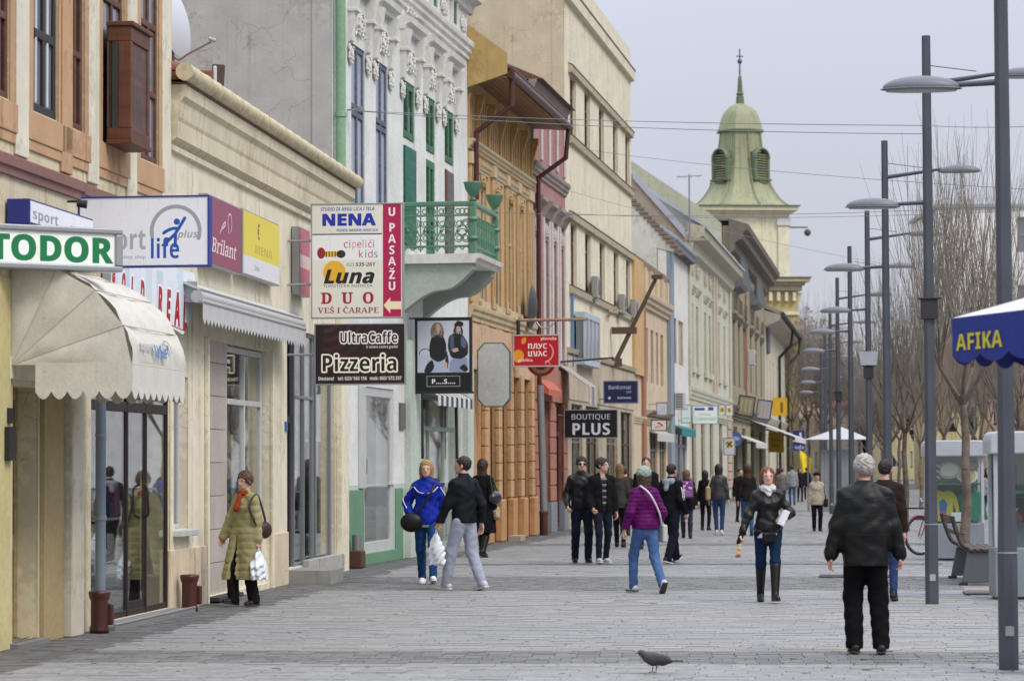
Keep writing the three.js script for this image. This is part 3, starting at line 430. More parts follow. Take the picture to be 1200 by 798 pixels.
  for (let i = 0; i < 5; i++) { const x = lerp(d1[0] + 0.4, d1[1] - 0.3, i / 4), q = lathe([[0, 0], [0.13, 0.02], [0.15, 0.2], [0.10, 0.4], [0.13, 0.62], [0.17, 0.75], [0.12, 0.86], [0.04, 0.9], [0.05, 0.98], [0, 1.02]], 12); q.scale(1, 1, 0.6); q.translate(x, 0.55 + 0.4 * (i % 2), -0.6 - 0.25 * R()); part('display_dummy', q, goods[i % 4], b); }
  for (let i = 0; i < 6; i++) part('hanging_scarf', rbox(lerp(d1[0] + 0.3, d1[1] - 0.3, i / 5), lerp(d1[0] + 0.3, d1[1] - 0.3, i / 5) + 0.16, 2.2, 3.3 - 0.2 * (i % 3), -0.75, -0.7, 0.02), goods[(i + 2) % 4], b);
  part('shop_floor', box(0.1, L - 0.1, 0.1, 0.2, -2.55, -0.34), M([0.3, 0.3, 0.29]), b);
  part('wall_plaque', rbox(s(467), s(473), F.h(467, 503), F.h(467, 472), 0, 0.04, 0.006), M([0.12, 0.11, 0.09], { roughness: 0.4 }), b);
  windowIn(b, d2, { frame: plaster([0.30, 0.36, 0.31], false), cols: 3, rows: [0.78], pane: glassClear, recess: 0.06, fw: 0.09 }); stock(b, d2[0] + 0.1, d2[1] - 0.1, 0.2, d2[3], -0.6, 81);
  part('pilaster', rbox(s(474), s(486), 0.0, yb4(), 0, 0.12, 0.01), pale2, b); part('pilaster', rbox(s(542), L - 0.02, 0.0, yb4(), 0, 0.12, 0.01), pale2, b);
  function yb4() { return F.h(480, 400); }
  part('door_step', rbox(d2[0] - 0.3, d2[1] + 0.3, -0.01, 0.12, 0.0, 0.35, 0.01), plaster([0.35, 0.33, 0.3]), b);
  part('rain_pipe', [cyl(V(s(405) + 0.1, 0.3, 0.16), V(s(405) + 0.1, 0.55, 0.16), 0.08, 0.08, 10)], paint([0.3, 0.3, 0.29], { metalness: 0.5 }), b);
  part('cast_iron_pipe_foot', [rbox(s(404), s(404) + 0.3, 0, 0.3, 0.06, 0.28, 0.03)], M([0.10, 0.04, 0.025], { map: TW, roughness: 0.6 }), b);
  // name board above the second shop, wall hook of the overhead wire
  part('wire_hook', [cyl(V(s(407), F.h(407, 129), 0), V(s(407), F.h(407, 129), 0.22), 0.015, 0.015, 6), rbox(s(407) - 0.03, s(407) + 0.03, F.h(407, 129) - 0.05, F.h(407, 129) + 0.05, 0.2, 0.26, 0.01)], steel, b);
}

// ------------------------------------------------------------------ ochre house with the deep eaves
const ochre = plaster([0.55, 0.37, 0.19]), ochreD = plaster([0.47, 0.30, 0.10]), orange = plaster([0.50, 0.27, 0.115]), sandstone = plaster([0.58, 0.47, 0.29]);
const brownPipe = paint([0.085, 0.022, 0.018], { roughness: 0.4 }), eaveWood = wood([0.29, 0.175, 0.07]);
{
  const F = FA[3], b = F.thing('town_house', 'ochre town house with deep wooden eaves and orange banded ground floor pillars', 'house'), L = F.len, s = px => F.s(px);
  const ySplit = F.h(560, 368), yEave = F.h(556, 112), out = F.perp(0, 597, 84)[0], yG = F.perp(0, 597, 84)[1];
  const wx = [[563, 571], [580, 588], [596, 603], [609, 615]].map(([a, c]) => [s(a), s(c)]); const wb = F.h(571, 355), wt = F.h(571, 222);
  const gx = [[574.5, 580], [588.5, 594], [601.5, 606.5], [614, 619]].map(([a, c]) => [s(a), s(c), 0.7, F.h(590, 440)]);
  wallWith(b, L, ySplit - 0.1, yEave + 0.5, wx.map(([a, c]) => [a, c, wb, wt]), ochre);
  part('wall', plate(rect(0, L, 0, ySplit - 0.104), -0.32, 0, gx.map(([a, c, d, e]) => rect(a, c, d, e))), orange, b);
  part('wall', box(0, L, 0, yEave + 0.4, -12, -0.6), darkRoom, b);
  wx.forEach((w, i) => { windowIn(b, [w[0], w[1], wb, wt], { frame: sandstone, cols: 2, rows: [0.62], recess: 0.05, fw: 0.07 }); const h = part('window_hood', mould(cornice(wt + 0.45, 0.11, 0.22), w[0] - 0.18, w[1] + 0.18), sandstone, b); part('carved_relief', carving(w[0], w[1], wt + 0.02, wt + 0.24, 0.01, 200 + i, 0.6), ochre, h); part('window_sill', rbox(w[0] - 0.12, w[1] + 0.12, wb - 0.16, wb - 0.01, 0, 0.08, 0.01), sandstone, b); part('apron_panel', rbox(w[0] - 0.05, w[1] + 0.05, wb - 0.8, wb - 0.25, 0, 0.03, 0.01), ochre, b); });
  for (const x of [0.12, ...[576, 592, 605.5, 618].map(s), L - 0.4]) { const p = part('pilaster', [rbox(x, x + 0.32, ySplit + 0.2, F.h(571, 192), 0, 0.06, 0.012)], ochre, b); part('capital', [rbox(x - 0.05, x + 0.37, F.h(571, 192) - 0.25, F.h(571, 192), 0, 0.1, 0.01)], sandstone, p); part('pilaster_panel', rbox(x + 0.08, x + 0.24, ySplit + 0.5, F.h(571, 192) - 0.5, 0.06, 0.072, 0.004), ochreD, p); }
  // frieze of upright ribs and curved brackets
  const fy0 = F.h(558, 172), fy1 = yEave - 0.05;
  part('string_course', mould(cornice(fy0 + 0.06, 0.14, 0.22), 0, L), sandstone, b);
  for (let i = 0; i < 34; i++) { const x = 0.15 + i * (L - 0.3) / 33; if (i % 6 === 3) part('eaves_bracket', mould([[0, fy0 + 0.1], [0.05, fy0 + 0.1], [0.07, fy0 + 0.5], [0.2, fy1 - 0.05], [0.2, fy1 + 0.06], [0, fy1 + 0.06]], x - 0.06, x + 0.06), ochreD, b); else part('frieze_rib', mould([[0, fy0 + 0.07], [0.03, fy0 + 0.07], [0.03, fy1 - 0.15], [0.06, fy1], [0, fy1]], x - 0.035, x + 0.035), ochre, b); }
  // eaves
  const yu = yG - 0.12;
  const nb = 7; for (let i = 0; i < nb; i++) { const z0 = i * (out - 0.05) / nb, z1 = (i + 1) * (out - 0.05) / nb - 0.008; part('eaves_board', mould([[z0, lerp(yEave + 0.3, yu, z0 / out)], [z1, lerp(yEave + 0.3, yu, z1 / out)], [z1, lerp(yEave + 0.3, yu, z1 / out) + 0.03], [z0, lerp(yEave + 0.3, yu, z0 / out) + 0.03]], 0.02, L + 0.25), eaveWood, b); }
  part('roof', mould([[out, yu + 0.08], [-5, yu + 4.0], [-12, yu], [-12, yu - 0.2], [0, yEave + 0.36], [out, yu + 0.04]], 0.06, L + 0.28), M([0.10, 0.045, 0.03], { map: TW }), b);
  part('gutter', [cyl(V(0.05, yG - 0.04, out + 0.02), V(L + 0.3, yG - 0.04, out + 0.02), 0.085, 0.085, 12)], brownPipe, b);
  for (let x = 0.3; x < L + 0.2; x += 0.3) part('roof_tile', cyl(V(x, yG + 0.10, out - 0.02), V(x, yG + 0.36, out - 0.55), 0.075, 0.065, 6), M([0.07, 0.035, 0.028]), b);
  // fire wall rising over the roof at the near end
  const gp = [[597, 86], [597, 62], [548, 28], [500, -8], [400, -60]].map(([x, y]) => F.perp(0, x, y)); part('fire_wall', mould([...gp.map(([z, y]) => [Math.min(z, out - 0.05), y]), [-12, 0], [-0.33, 0], [-0.33, yEave + 0.05], [0.02, yEave + 0.06]], -0.01, 0.045), plaster([0.52, 0.36, 0.14]), b);
  // rain pipes
  const p0 = F.perp(0.25, 600, 90), pipe = (px, s0) => V(s0, 0, 0);
  part('rain_pipe', polyPipe([V(0.3, yG - 0.1, out), V(0.3, F.perp(0.3, 600, 124)[1], out), V(0.3, F.perp(0.3, 552, 155)[1], 0.14), V(0.3, F.h(552, 235), 0.14)], 0.055), brownPipe, b);
  part('rain_pipe', polyPipe([V(L + 0.12, F.perp(L, 668, 148)[1], out), V(L + 0.12, F.perp(L, 665, 184)[1], out - 0.06), V(L + 0.12, F.perp(L, 622, 208)[1], 0.16), V(L + 0.12, F.h(624, 455), 0.16)], 0.055), brownPipe, b);
  part('rain_pipe', polyPipe([V(L - 0.02, F.h(624, 452), 0.2), V(L + 0.2, 0.5, 0.24)], 0.085), paint([0.30, 0.31, 0.32], { metalness: 0.3 }), b);
  part('cast_iron_pipe_foot', lathe([[0, 0], [0.1, 0], [0.1, 0.5], [0.12, 0.52], [0.12, 0.58], [0, 0.6]], 14).translate(L + 0.2, 0, 0.24), M([0.10, 0.03, 0.025], { map: TW }), b);
  // storey cornice, ground floor pillars with joints, windows
  part('storey_cornice', mould(cornice(ySplit + 0.14, 0.15, 0.34), 0, L), sandstone, b);
  part('wall_band', rbox(0.01, L - 0.01, F.h(590, 440), ySplit - 0.23, 0, 0.06, 0.01), plaster([0.60, 0.40, 0.25]), b);
  gx.forEach(g => windowIn(b, g, { frame: wood([0.10, 0.05, 0.03]), cols: 1, rows: [0.4, 0.75], recess: 0.06, fw: 0.05 }));
  const orL = plaster([0.56, 0.34, 0.165]);
  for (const px of [566, 582, 596, 608.5, 621]) { const x0 = s(px) - 0.24, x1 = s(px) + 0.26, yt = F.h(px, 440), n = 7; const pl = part('pillar', rbox(x0 + 0.03, x1 - 0.03, 0, yt, 0.001, 0.07, 0.01), orange, b); for (let i = 0; i < n; i++) { const a = lerp(0.95, yt, i / n), c = lerp(0.95, yt, (i + 1) / n); part('banded_block', rbox(x0, x1, a + 0.014, c - 0.014, 0.002, 0.09, 0.006), orL, pl); } part('pillar_base', [rbox(x0 - 0.07, x1 + 0.07, 0, 0.93, 0.003, 0.17, 0.04)], orange, pl); }
  part('door_step', rbox(s(586), s(592), -0.01, 0.12, 0.17, 0.45, 0.01), plaster([0.4, 0.34, 0.26]), b);
}
// ------------------------------------------------------------------ pink house
const roofBrown = M([0.16, 0.075, 0.05], { map: TW });
{
  const F = FA[4], b = F.thing('town_house', 'narrow pink town house with white window surrounds and round stone hoods', 'house'), L = F.len, s = px => F.s(px);
  const pink = plaster([0.42, 0.21, 0.20]), pinkW = plaster([0.60, 0.55, 0.52]), stone = plaster([0.33, 0.28, 0.25]), salmon = plaster([0.40, 0.17, 0.12]);
  const ySp = F.h(640, 432), H = F.h(650, 128), wt = F.h(640, 282), wb = F.h(640, 402), yc = F.h(645, 210);
  const wx = [[626, 631], [638, 643], [648, 652.5], [657, 661]].map(([a, c]) => [s(a), s(c)]);
  wallWith(b, L, ySp, H, wx.map(([a, c]) => [a, c, wb, wt]), pink);
  part('wall', [box(0, L, ySp, H, -12, -0.6), box(0, L, 0, ySp, -12, -1.4)], darkRoom, b);
  wx.forEach(([a, c], i) => { windowIn(b, [a, c, wb, wt], { frame: pinkW, cols: 2, rows: [0.65], recess: 0.04, fw: 0.07, pane: i % 2 ? glassDark : glassGrey }); const yh = F.h(640, 257);
    for (const x of [a - 0.26, c + 0.02]) part('window_jamb', rbox(x, x + 0.24, wb - 0.4, yh, 0, 0.05, 0.01), pinkW, b);
    const hd = part('window_hood', [mould([[0, yh], [0.06, yh], [0.16, yh + 0.2], [0.27, yh + 0.28], [0.27, yh + 0.38], [0, yh + 0.46]], a - 0.12, c + 0.12)], stone, b); part('carved_relief', carving(a - 0.05, c + 0.05, wt + 0.05, yh - 0.05, 0.02, 300 + i), pinkW, hd); });
  part('string_course', mould(cornice(yc + 0.12, 0.15, 0.32), 0, L + 0.05), stone, b);
  for (let i = 0; i < 5; i++) { const x = 0.15 + i * (L - 0.5) / 4; part('attic_strip', rbox(x, x + 0.3, yc + 0.3, H - 0.1, 0, 0.04, 0.01), pinkW, b); }
  part('cornice', mould(cornice(H + 0.2, 0.15, 0.3), 0, L), stone, b);
  part('roof', mould([[0.3, H + 0.2], [-6, H + 3], [-12, H]], 0, L), roofBrown, b);
  // ground floor: salmon piers on grey bases
  for (const [p, q] of [[625, 630], [643.5, 650], [659, 663.5]]) { const pr = part('pier', rbox(s(p), s(q), 0.75, ySp, -0.35, 0.02, 0.01), salmon, b); part('pier_base', rbox(s(p) - 0.03, s(q) + 0.03, 0, 0.75, -0.35, 0.06, 0.01), plaster([0.22, 0.24, 0.27], false), pr); for (let i = 0; i < 6; i++) part('joint_band', rbox(s(p) - 0.02, s(q) + 0.02, 0.78 + i * 0.4, 0.78 + i * 0.4 + 0.36, 0.0, 0.045, 0.01), salmon, pr); }
  part('lintel', rbox(0, L, F.h(640, 470), ySp + 0.02, -0.3, 0.05, 0.01), salmon, b);
  windowIn(b, [s(630.5), s(643), 0.1, F.h(640, 470)], { frame: wood([0.12, 0.04, 0.03]), cols: 2, rows: [0.75], recess: 0.1, fw: 0.08 });
  windowIn(b, [s(650.5), s(658.5), 0.1, F.h(640, 470)], { frame: wood([0.16, 0.03, 0.03]), cols: 1, rows: [0.75], recess: 0.07, fw: 0.1, name: 'door' });
  part('shop_canopy', mould([[0, ySp - 0.55], [0.3, ySp - 0.7], [0.3, ySp - 0.55], [0, ySp - 0.25]], s(629), s(645)), M([0.42, 0.11, 0.06]), b);
}
// ------------------------------------------------------------------ tall cream modern block
{
  const F = FA[5], b = F.thing('apartment_block', 'tall plain cream block with window bands between thin ledges', 'building'), L = F.len, s = px => F.s(px);
  const cr = plaster([0.76, 0.70, 0.53]), crS = plaster([0.62, 0.54, 0.37]), ledgeM = plaster([0.50, 0.43, 0.30]), capM = M([0.06, 0.05, 0.045]), stoneC = plaster([0.47, 0.40, 0.29]);
  const H = F.h(744, 90), xs = [[670, 675], [687, 692], [704, 709], [720.5, 725], [735, 739.5]].map(([a, c]) => [s(a), s(c)]);
  const A = [F.h(672, 166) + 0.1, F.h(672, 92)], Bq = [F.h(672, 340) + 0.1, F.h(672, 262)], yS = F.h(668, 410);
  const wide = xs.map(([a, c]) => [a, a + 0.85 * 1.5]);
  wallWith(b, L, yS, H + 0.7, [...wide.map(([a, c]) => [a, c, A[0], A[1]]), ...wide.map(([a, c]) => [a, c, Bq[0], Bq[1]])], cr);
  part('wall', [box(0.01, L, 0, yS, -15, -0.9), box(0, L, yS, H + 0.6, -15, -0.6)], darkRoom, b);
  part('side_wall', [box(-0.02, 0.34, 0, H + 1.6, -16, -0.325), box(-0.03, -0.003, 0, H + 0.65, -0.324, -0.004)], crS, b, { label: 'blank sand coloured side wall' });
  part('side_wall', box(L - 0.3, L + 0.0, 0, H + 0.7, -15, -0.326), cr, b);
  const brn = wood([0.14, 0.085, 0.06]);
  for (const [y0, y1] of [A, Bq]) { wide.forEach(([a, c], i) => windowIn(b, [a, c, y0, y1], { frame: brn, cols: 2, rows: [0.7], recess: 0.09, fw: 0.07, pane: (i % 2) ? glassDark : new THREE.MeshPhysicalMaterial({ color: lin(0.10, 0.06, 0.05), roughness: 0.2 }) })); part('ledge', mould([[0, y1 + 0.02], [0.10, y1 + 0.04], [0.12, y1 + 0.20], [0, y1 + 0.26]], s(668), L - 0.06), ledgeM, b); part('ledge', mould([[0, y0 - 0.26], [0.09, y0 - 0.22], [0.12, y0 - 0.06], [0, y0 - 0.01]], s(668), L - 0.06), ledgeM, b); part('ledge_flashing', mould([[0, y1 + 0.262], [0.13, y1 + 0.205], [0.13, y1 + 0.235], [0, y1 + 0.29]], s(668), L - 0.06), capM, b); part('ledge_flashing', mould([[0, y0 - 0.008], [0.13, y0 - 0.055], [0.13, y0 - 0.03], [0, y0 + 0.015]], s(668), L - 0.06), capM, b); }
  part('cornice', mould([[0, H - 0.35], [0.13, H - 0.3], [0.15, H - 0.02], [0, H]], -0.02, L + 0.1), cr, b); part('cornice_flashing', mould([[-0.3, H + 0.003], [0.16, H - 0.015], [0.16, H + 0.04], [-0.3, H + 0.06]], -0.02, L + 0.1), capM, b);
  part('parapet', mould([[-1.6, H], [-1.4, H], [-1.4, H + 1.15], [-1.6, H + 1.15]], 0.4, L - 1.2), cr, b); part('parapet_cap', box(0.4, L - 1.2, H + 1.152, H + 1.2, -1.65, -1.35), capM, b);
  part('roof', box(0.35, L - 0.1, H + 0.62, H + 0.68, -15, -0.33), capM, b);
  // stone clad ground floor
  const gw = [[668, 681], [685, 700], [709, 722], [726, 739]].map(([a, c]) => [s(a), s(c), 0.4, F.h(700, 478)]);
  part('wall', plate(rect(0, L, 0, yS - 0.12), -0.3, 0.04, gw.map(([a, c, d, e]) => rect(a, c, d, e))), stoneC, b); gw.forEach((g, i) => windowIn(b, g, { frame: i % 2 ? wood([0.04, 0.03, 0.03]) : wood([0.2, 0.19, 0.17]), cols: 2, rows: [0.65], recess: 0.04, fw: 0.06, pane: glassDark }));
  for (let r = 0; r < 5; r++) for (let i = 0; i < 9; i++) { const a = i * L / 9, y = F.h(700, 478) + 0.1 + r * 0.0; if (r) continue; part('stone_panel', rbox(a + 0.01, a + L / 9 - 0.01, y, yS - 0.16, 0.04, 0.065, 0.006), i % 2 ? stoneC : plaster([0.52, 0.44, 0.33]), b); }
  part('storey_ledge', mould([[0, yS - 0.12], [0.12, yS - 0.1], [0.16, yS + 0.02], [0, yS + 0.06]], 0, L), ledgeM, b);
  // blue framed bay window and the crossed flag brackets
  const bx = s(668), bo = F.perp(bx, 676, 370)[0] + 0.35; const blue = paint([0.10, 0.24, 0.46]);
  const bay = part('bay_window', [rbox(bx + 0.9, bx + 4.4, F.h(672, 427), F.h(672, 420), 0.05, 0.3, 0.01), rbox(bx + 0.9, bx + 4.4, F.h(672, 372), F.h(672, 365), 0.05, 0.3, 0.01), ...[0, 1, 2, 3, 4].map(i => rbox(bx + 0.9 + i * 0.86, bx + 0.98 + i * 0.86, F.h(672, 420), F.h(672, 372), 0.25, 0.3, 0.01))], paint([0.46, 0.53, 0.58]), b);
  part('pane', box(bx + 0.95, bx + 4.35, F.h(672, 420), F.h(672, 372), 0.26, 0.27), glassGrey, bay); part('pane', box(bx + 0.93, bx + 0.94, F.h(672, 420), F.h(672, 372), 0.06, 0.26), glassGrey, bay);
  part('open_casement', [rbox(bx + 0.1, bx + 0.16, F.h(670, 430), F.h(670, 345), 0.02, 0.1, 0.01)], blue, b);
  for (const px of [712, 724]) part('flag_bracket', [cyl(V(s(px), F.h(px, 372), 0.02), V(s(px), F.h(px, 360), 0.3), 0.04, 0.04, 6), cyl(V(s(px) - 0.5, F.h(px, 366), 0.15), V(s(px) + 0.5, F.h(px, 366), 0.15), 0.04, 0.04, 6)], ledgeM, b);
  for (const [p, q, y0, y1] of [[691, 697, 349, 328], [723, 729, 368, 351], [737, 742, 373, 358]]) { const a = F.thing('air_conditioner', 'grey outdoor air conditioner under an upper window of the tall cream block', 'air conditioner', s(p), F.h(p, y0), 0.05, 'air conditioners of the tall cream block'); part('casing', rbox(0, 0.7, 0, 0.6, 0.02, 0.2, 0.02), paint([0.38, 0.37, 0.34]), a); part('fan_grille', cyl(V(0.4, 0.3, 0.202), V(0.4, 0.3, 0.215), 0.22, 0.22, 16), paint([0.14, 0.14, 0.14]), a); part('bracket', box(0.05, 0.65, -0.06, -0.003, 0, 0.18), steel, a); }
  // leaning flag pole on its bracket
  { const fp = F.thing('flag_pole', 'bare brown pole slanting out from the wall of the tall cream block', 'pole', s(716), F.h(716, 425), 0.04); const y = F.h(716, 425), q0 = V(0, 0, 0.03), q1 = V(0, 0, 0); const tip = F.perp(s(716), 767, 327); part('pole', cyl(V(0, 0, 0.1), V(0, tip[1] - y, tip[0]), 0.07, 0.055, 8), M([0.09, 0.055, 0.04]), fp); part('pole_cap', box(-0.12, 0.12, tip[1] - y, tip[1] - y + 0.12, tip[0] - 0.12, tip[0] + 0.2), M([0.08, 0.05, 0.04]), fp); part('wall_bracket', [box(-0.1, 0.1, 0.85, 1.05, 0, 0.75), box(-0.12, 0.12, -0.12, 0.12, 0, 0.3)], M([0.10, 0.06, 0.045]), fp); }
}
// ------------------------------------------------------------------ small peach house with slit windows
{
  const F = FA[6], b = F.thing('town_house', 'small peach house with a parapet and four tall slit windows', 'house'), L = F.len, s = px => F.s(px);
  const c = plaster([0.62, 0.50, 0.35]), side = plaster([0.58, 0.38, 0.17], false), H = F.h(757, 312), yc = F.h(757, 345), wb = F.h(760, 448), wt = F.h(760, 385);
  const wx = [[757, 760], [763.5, 766.5], [769.5, 772], [775, 778]].map(([a, d]) => [s(a), s(d), wb, wt]), g = [[762, 770], [773, 780]].map(([a, d]) => [s(a), s(d), 0.2, F.h(765, 505)]);
  wallWith(b, L, 0, H, [...wx, ...g], c); part('wall', box(0.2, L, 0, H, -12, -0.7), darkRoom, b);
  part('side_wall', box(-0.02, 0.3, 0, H - 0.05, -12, -0.322), side, b); part('corner_strip', rbox(-0.01, s(752), yc * 0.62, H, 0.0, 0.1, 0.01), side, b);
  part('corner_strip', rbox(s(752) + 0.02, s(755), 0, yc, 0, 0.09, 0.01), M([0.28, 0.13, 0.07]), b);
  wx.forEach(w => windowIn(b, w, { frame: wood([0.20, 0.14, 0.08]), cols: 1, rows: [0.6], recess: 0.07, fw: 0.1, pane: new THREE.MeshPhysicalMaterial({ color: lin(0.13, 0.095, 0.06), roughness: 0.2 }) })); g.forEach(w => windowIn(b, w, { frame: wood([0.3, 0.28, 0.25]), cols: 2, rows: [0.75], recess: 0.05, fw: 0.08 }));
  part('cornice', mould(cornice(yc, 0.27, 0.5), s(752), L + 0.1), plaster([0.58, 0.47, 0.34]), b); part('parapet_cap', mould(cornice(H + 0.1, 0.1, 0.18), 0, L), plaster([0.5, 0.38, 0.26]), b);
  for (let i = 0; i < 5; i++) part('parapet_strip', rbox(s(755) + i * (L - s(755) - 0.4) / 4, s(755) + i * (L - s(755) - 0.4) / 4 + 0.35, yc + 0.05, H - 0.1, 0, 0.1, 0.01), c, b);
  part('storey_ledge', mould(cornice(wb - 1.2, 0.1, 0.25), 0, L), c, b);
  part('ac_ledge', mould(cornice(F.h(765, 482), 0.3, 0.2), s(756), L), plaster([0.45, 0.38, 0.28]), b);
}
// ------------------------------------------------------------------ plain white house with blue corner
{
  const F = FA[7], b = F.thing('town_house', 'plain white narrow house with a blue grey corner strip and tiled eave', 'house'), L = F.len, s = px => F.s(px);
  const c = plaster([0.72, 0.71, 0.67], false), H = F.h(793, 300), wx = [[790, 794], [796, 802]].map(([a, d]) => [s(a), s(d), F.h(790, 425), F.h(790, 372)]), g = [[786, 805]].map(([a, d]) => [s(a), s(d), 0.2, F.h(790, 505)]);
  wallWith(b, L, 0, H, [...wx, ...g], c); part('wall', box(0.2, L, 0, H, -12, -0.7), darkRoom, b);
  wx.forEach((w, i) => windowIn(b, w, { frame: i ? wood([0.45, 0.36, 0.24]) : wood([0.07, 0.03, 0.025]), cols: 1, rows: [], recess: 0.05, fw: 0.1, pane: i ? new THREE.MeshPhysicalMaterial({ color: lin(0.36, 0.29, 0.19), roughness: 0.4 }) : glassDark })); windowIn(b, g[0], { frame: paint([0.2, 0.23, 0.26]), cols: 3, rows: [0.8], recess: 0.07, fw: 0.1 });
  part('corner_strip', rbox(0, s(787), 0, H, 0, 0.14, 0.01), plaster([0.24, 0.30, 0.36], false), b);
  part('eave', mould([[0, H], [0.3, H + 0.05], [0.3, H + 0.25], [0, H + 0.45]], 0, L), M([0.14, 0.16, 0.19], { map: TW }), b); for (let i = 0; i < 14; i++) part('roof_tile', cyl(V(0.3 + i * (L - 0.5) / 13, H + 0.28, 0.34), V(0.3 + i * (L - 0.5) / 13, H + 0.75, -0.3), 0.13, 0.12, 6), M([0.17, 0.19, 0.22]), b);
  const gp = [[803, 303], [800, 298], [742, 235], [690, 178]].map(([x, y]) => F.perp(0, x, y)); part('fire_wall', mould([...gp.slice(1), [gp[3][0], 0], [-0.34, 0], [-0.34, H]], -0.03, 0.25), plaster([0.60, 0.585, 0.51]), b, { label: 'pale gable wall rising over the lower roof' });
  part('roof', mould([[0.3, H + 0.3], [gp[3][0], gp[3][1] - 0.3], [gp[3][0], gp[3][1] - 0.6], [0.2, H]], 0.26, L - 0.3), roofBrown, b);
  for (let i = 0; i < 14; i++) { const t = i / 13, z = lerp(gp[2][0], gp[1][0], t), y = lerp(gp[2][1], gp[1][1], t); part('verge_tile', rbox(-0.08, 0.3, y - 0.06, y + 0.08, z - 0.17, z + 0.13, 0.03), M([0.17, 0.13, 0.10]), b); }
}
// ------------------------------------------------------------------ pale ornate house
{
  const F = FA[8], b = F.thing('town_house', 'pale grey green ornate house with metal roof edge and carved frieze', 'house'), L = F.len, s = px => F.s(px);
  const c = plaster([0.56, 0.55, 0.44]), H = F.h(820, 296), wb = F.h(815, 430), wt = F.h(815, 358), ys = F.h(815, 455);
  const ax = [811, 817, 826.5, 832, 842.5, 849], wx = ax.map(a => [s(a), s(a) + 1.15, wb, wt]);
  wallWith(b, L, 0, H, [...wx, ...[811, 822, 832, 843].map(a => [s(a), s(a) + 2.2, 0.2, F.h(815, 490)])], c); part('wall', box(0.2, L, 0, H, -12, -0.7), darkRoom, b);
  wx.forEach((w, i) => { windowIn(b, w, { frame: wood([0.46, 0.45, 0.38]), cols: 2, rows: [0.65], recess: 0.05, fw: 0.12, pane: i > 1 && i < 4 ? glassDark : glassGrey }); part('window_hood', mould(cornice(wt + 0.7, 0.16, 0.3), w[0] - 0.3, w[1] + 0.3), c, b); part('carved_relief', carving(w[0] - 0.2, w[1] + 0.2, wt + 0.9, wt + 2.0, 0.05, 400 + i, 1.5), c, b); part('window_sill', rbox(w[0] - 0.3, w[1] + 0.3, wb - 0.3, wb - 0.02, 0, 0.12, 0.02), c, b); });
  for (const a of [836, 839]) part('pilaster', rbox(s(a), s(a) + 0.7, ys, H - 0.3, 0, 0.1, 0.02), plaster([0.55, 0.47, 0.38]), b); for (const x of [0.05, L - 0.8]) part('pilaster', rbox(x, x + 0.7, ys, H - 0.3, 0, 0.1, 0.02), c, b);
  part('cornice', mould([[0, H - 0.6], [0.2, H - 0.4], [0.25, H], [0.62, H + 0.2], [0.7, H + 0.55], [0, H + 0.75]], 0, L), plaster([0.50, 0.47, 0.36]), b);
  part('roof_edge', mould([[0.75, H + 0.58], [-1.6, H + 2.2], [-1.6, H + 2.0], [0.75, H + 0.5]], 0.05, L + 0.2), paint([0.46, 0.50, 0.56], { roughness: 0.35 }), b);
  const gp = [[803, 274], [742, 206], [690, 150]].map(([x, y]) => F.perp(0, x, y)); part('fire_wall', mould([...gp, [gp[2][0], 0], [-0.34, 0], [-0.34, H], [0.9, H]], -0.03, 0.25), plaster([0.42, 0.36, 0.28]), b, { label: 'bare tan gable wall over the rooftops' });
  const gq = [[742, 199], [803, 268]].map(([x, y]) => F.perp(0, x, y)); part('verge_flashing', mould([[gq[0][0], gq[0][1]], [gq[1][0], gq[1][1]], [gq[1][0], gq[1][1] - 0.35], [gq[0][0], gq[0][1] - 0.35]], -0.1, 0.35), paint([0.5, 0.54, 0.58]), b);
  part('string_course', mould(cornice(ys, 0.15, 0.5), 0, L), c, b); part('storey_ledge', mould(cornice(F.h(815, 482), 0.14, 0.3), 0, L), c, b);
  [811, 822, 832, 843].forEach(a => windowIn(b, [s(a), s(a) + 2.2, 0.2, F.h(815, 490)], { frame: wood([0.18, 0.12, 0.08]), cols: 2, rows: [0.8], recess: 0.1, fw: 0.15 }));
  for (let i = 0; i < 9; i++) { const y = 0.5 + i * 0.4; part('rusticated_block', rbox(L - 2.6, L - 0.1, y + 0.02, y + 0.36, 0, 0.08, 0.03), plaster([0.50, 0.38, 0.29], false), b); }
}
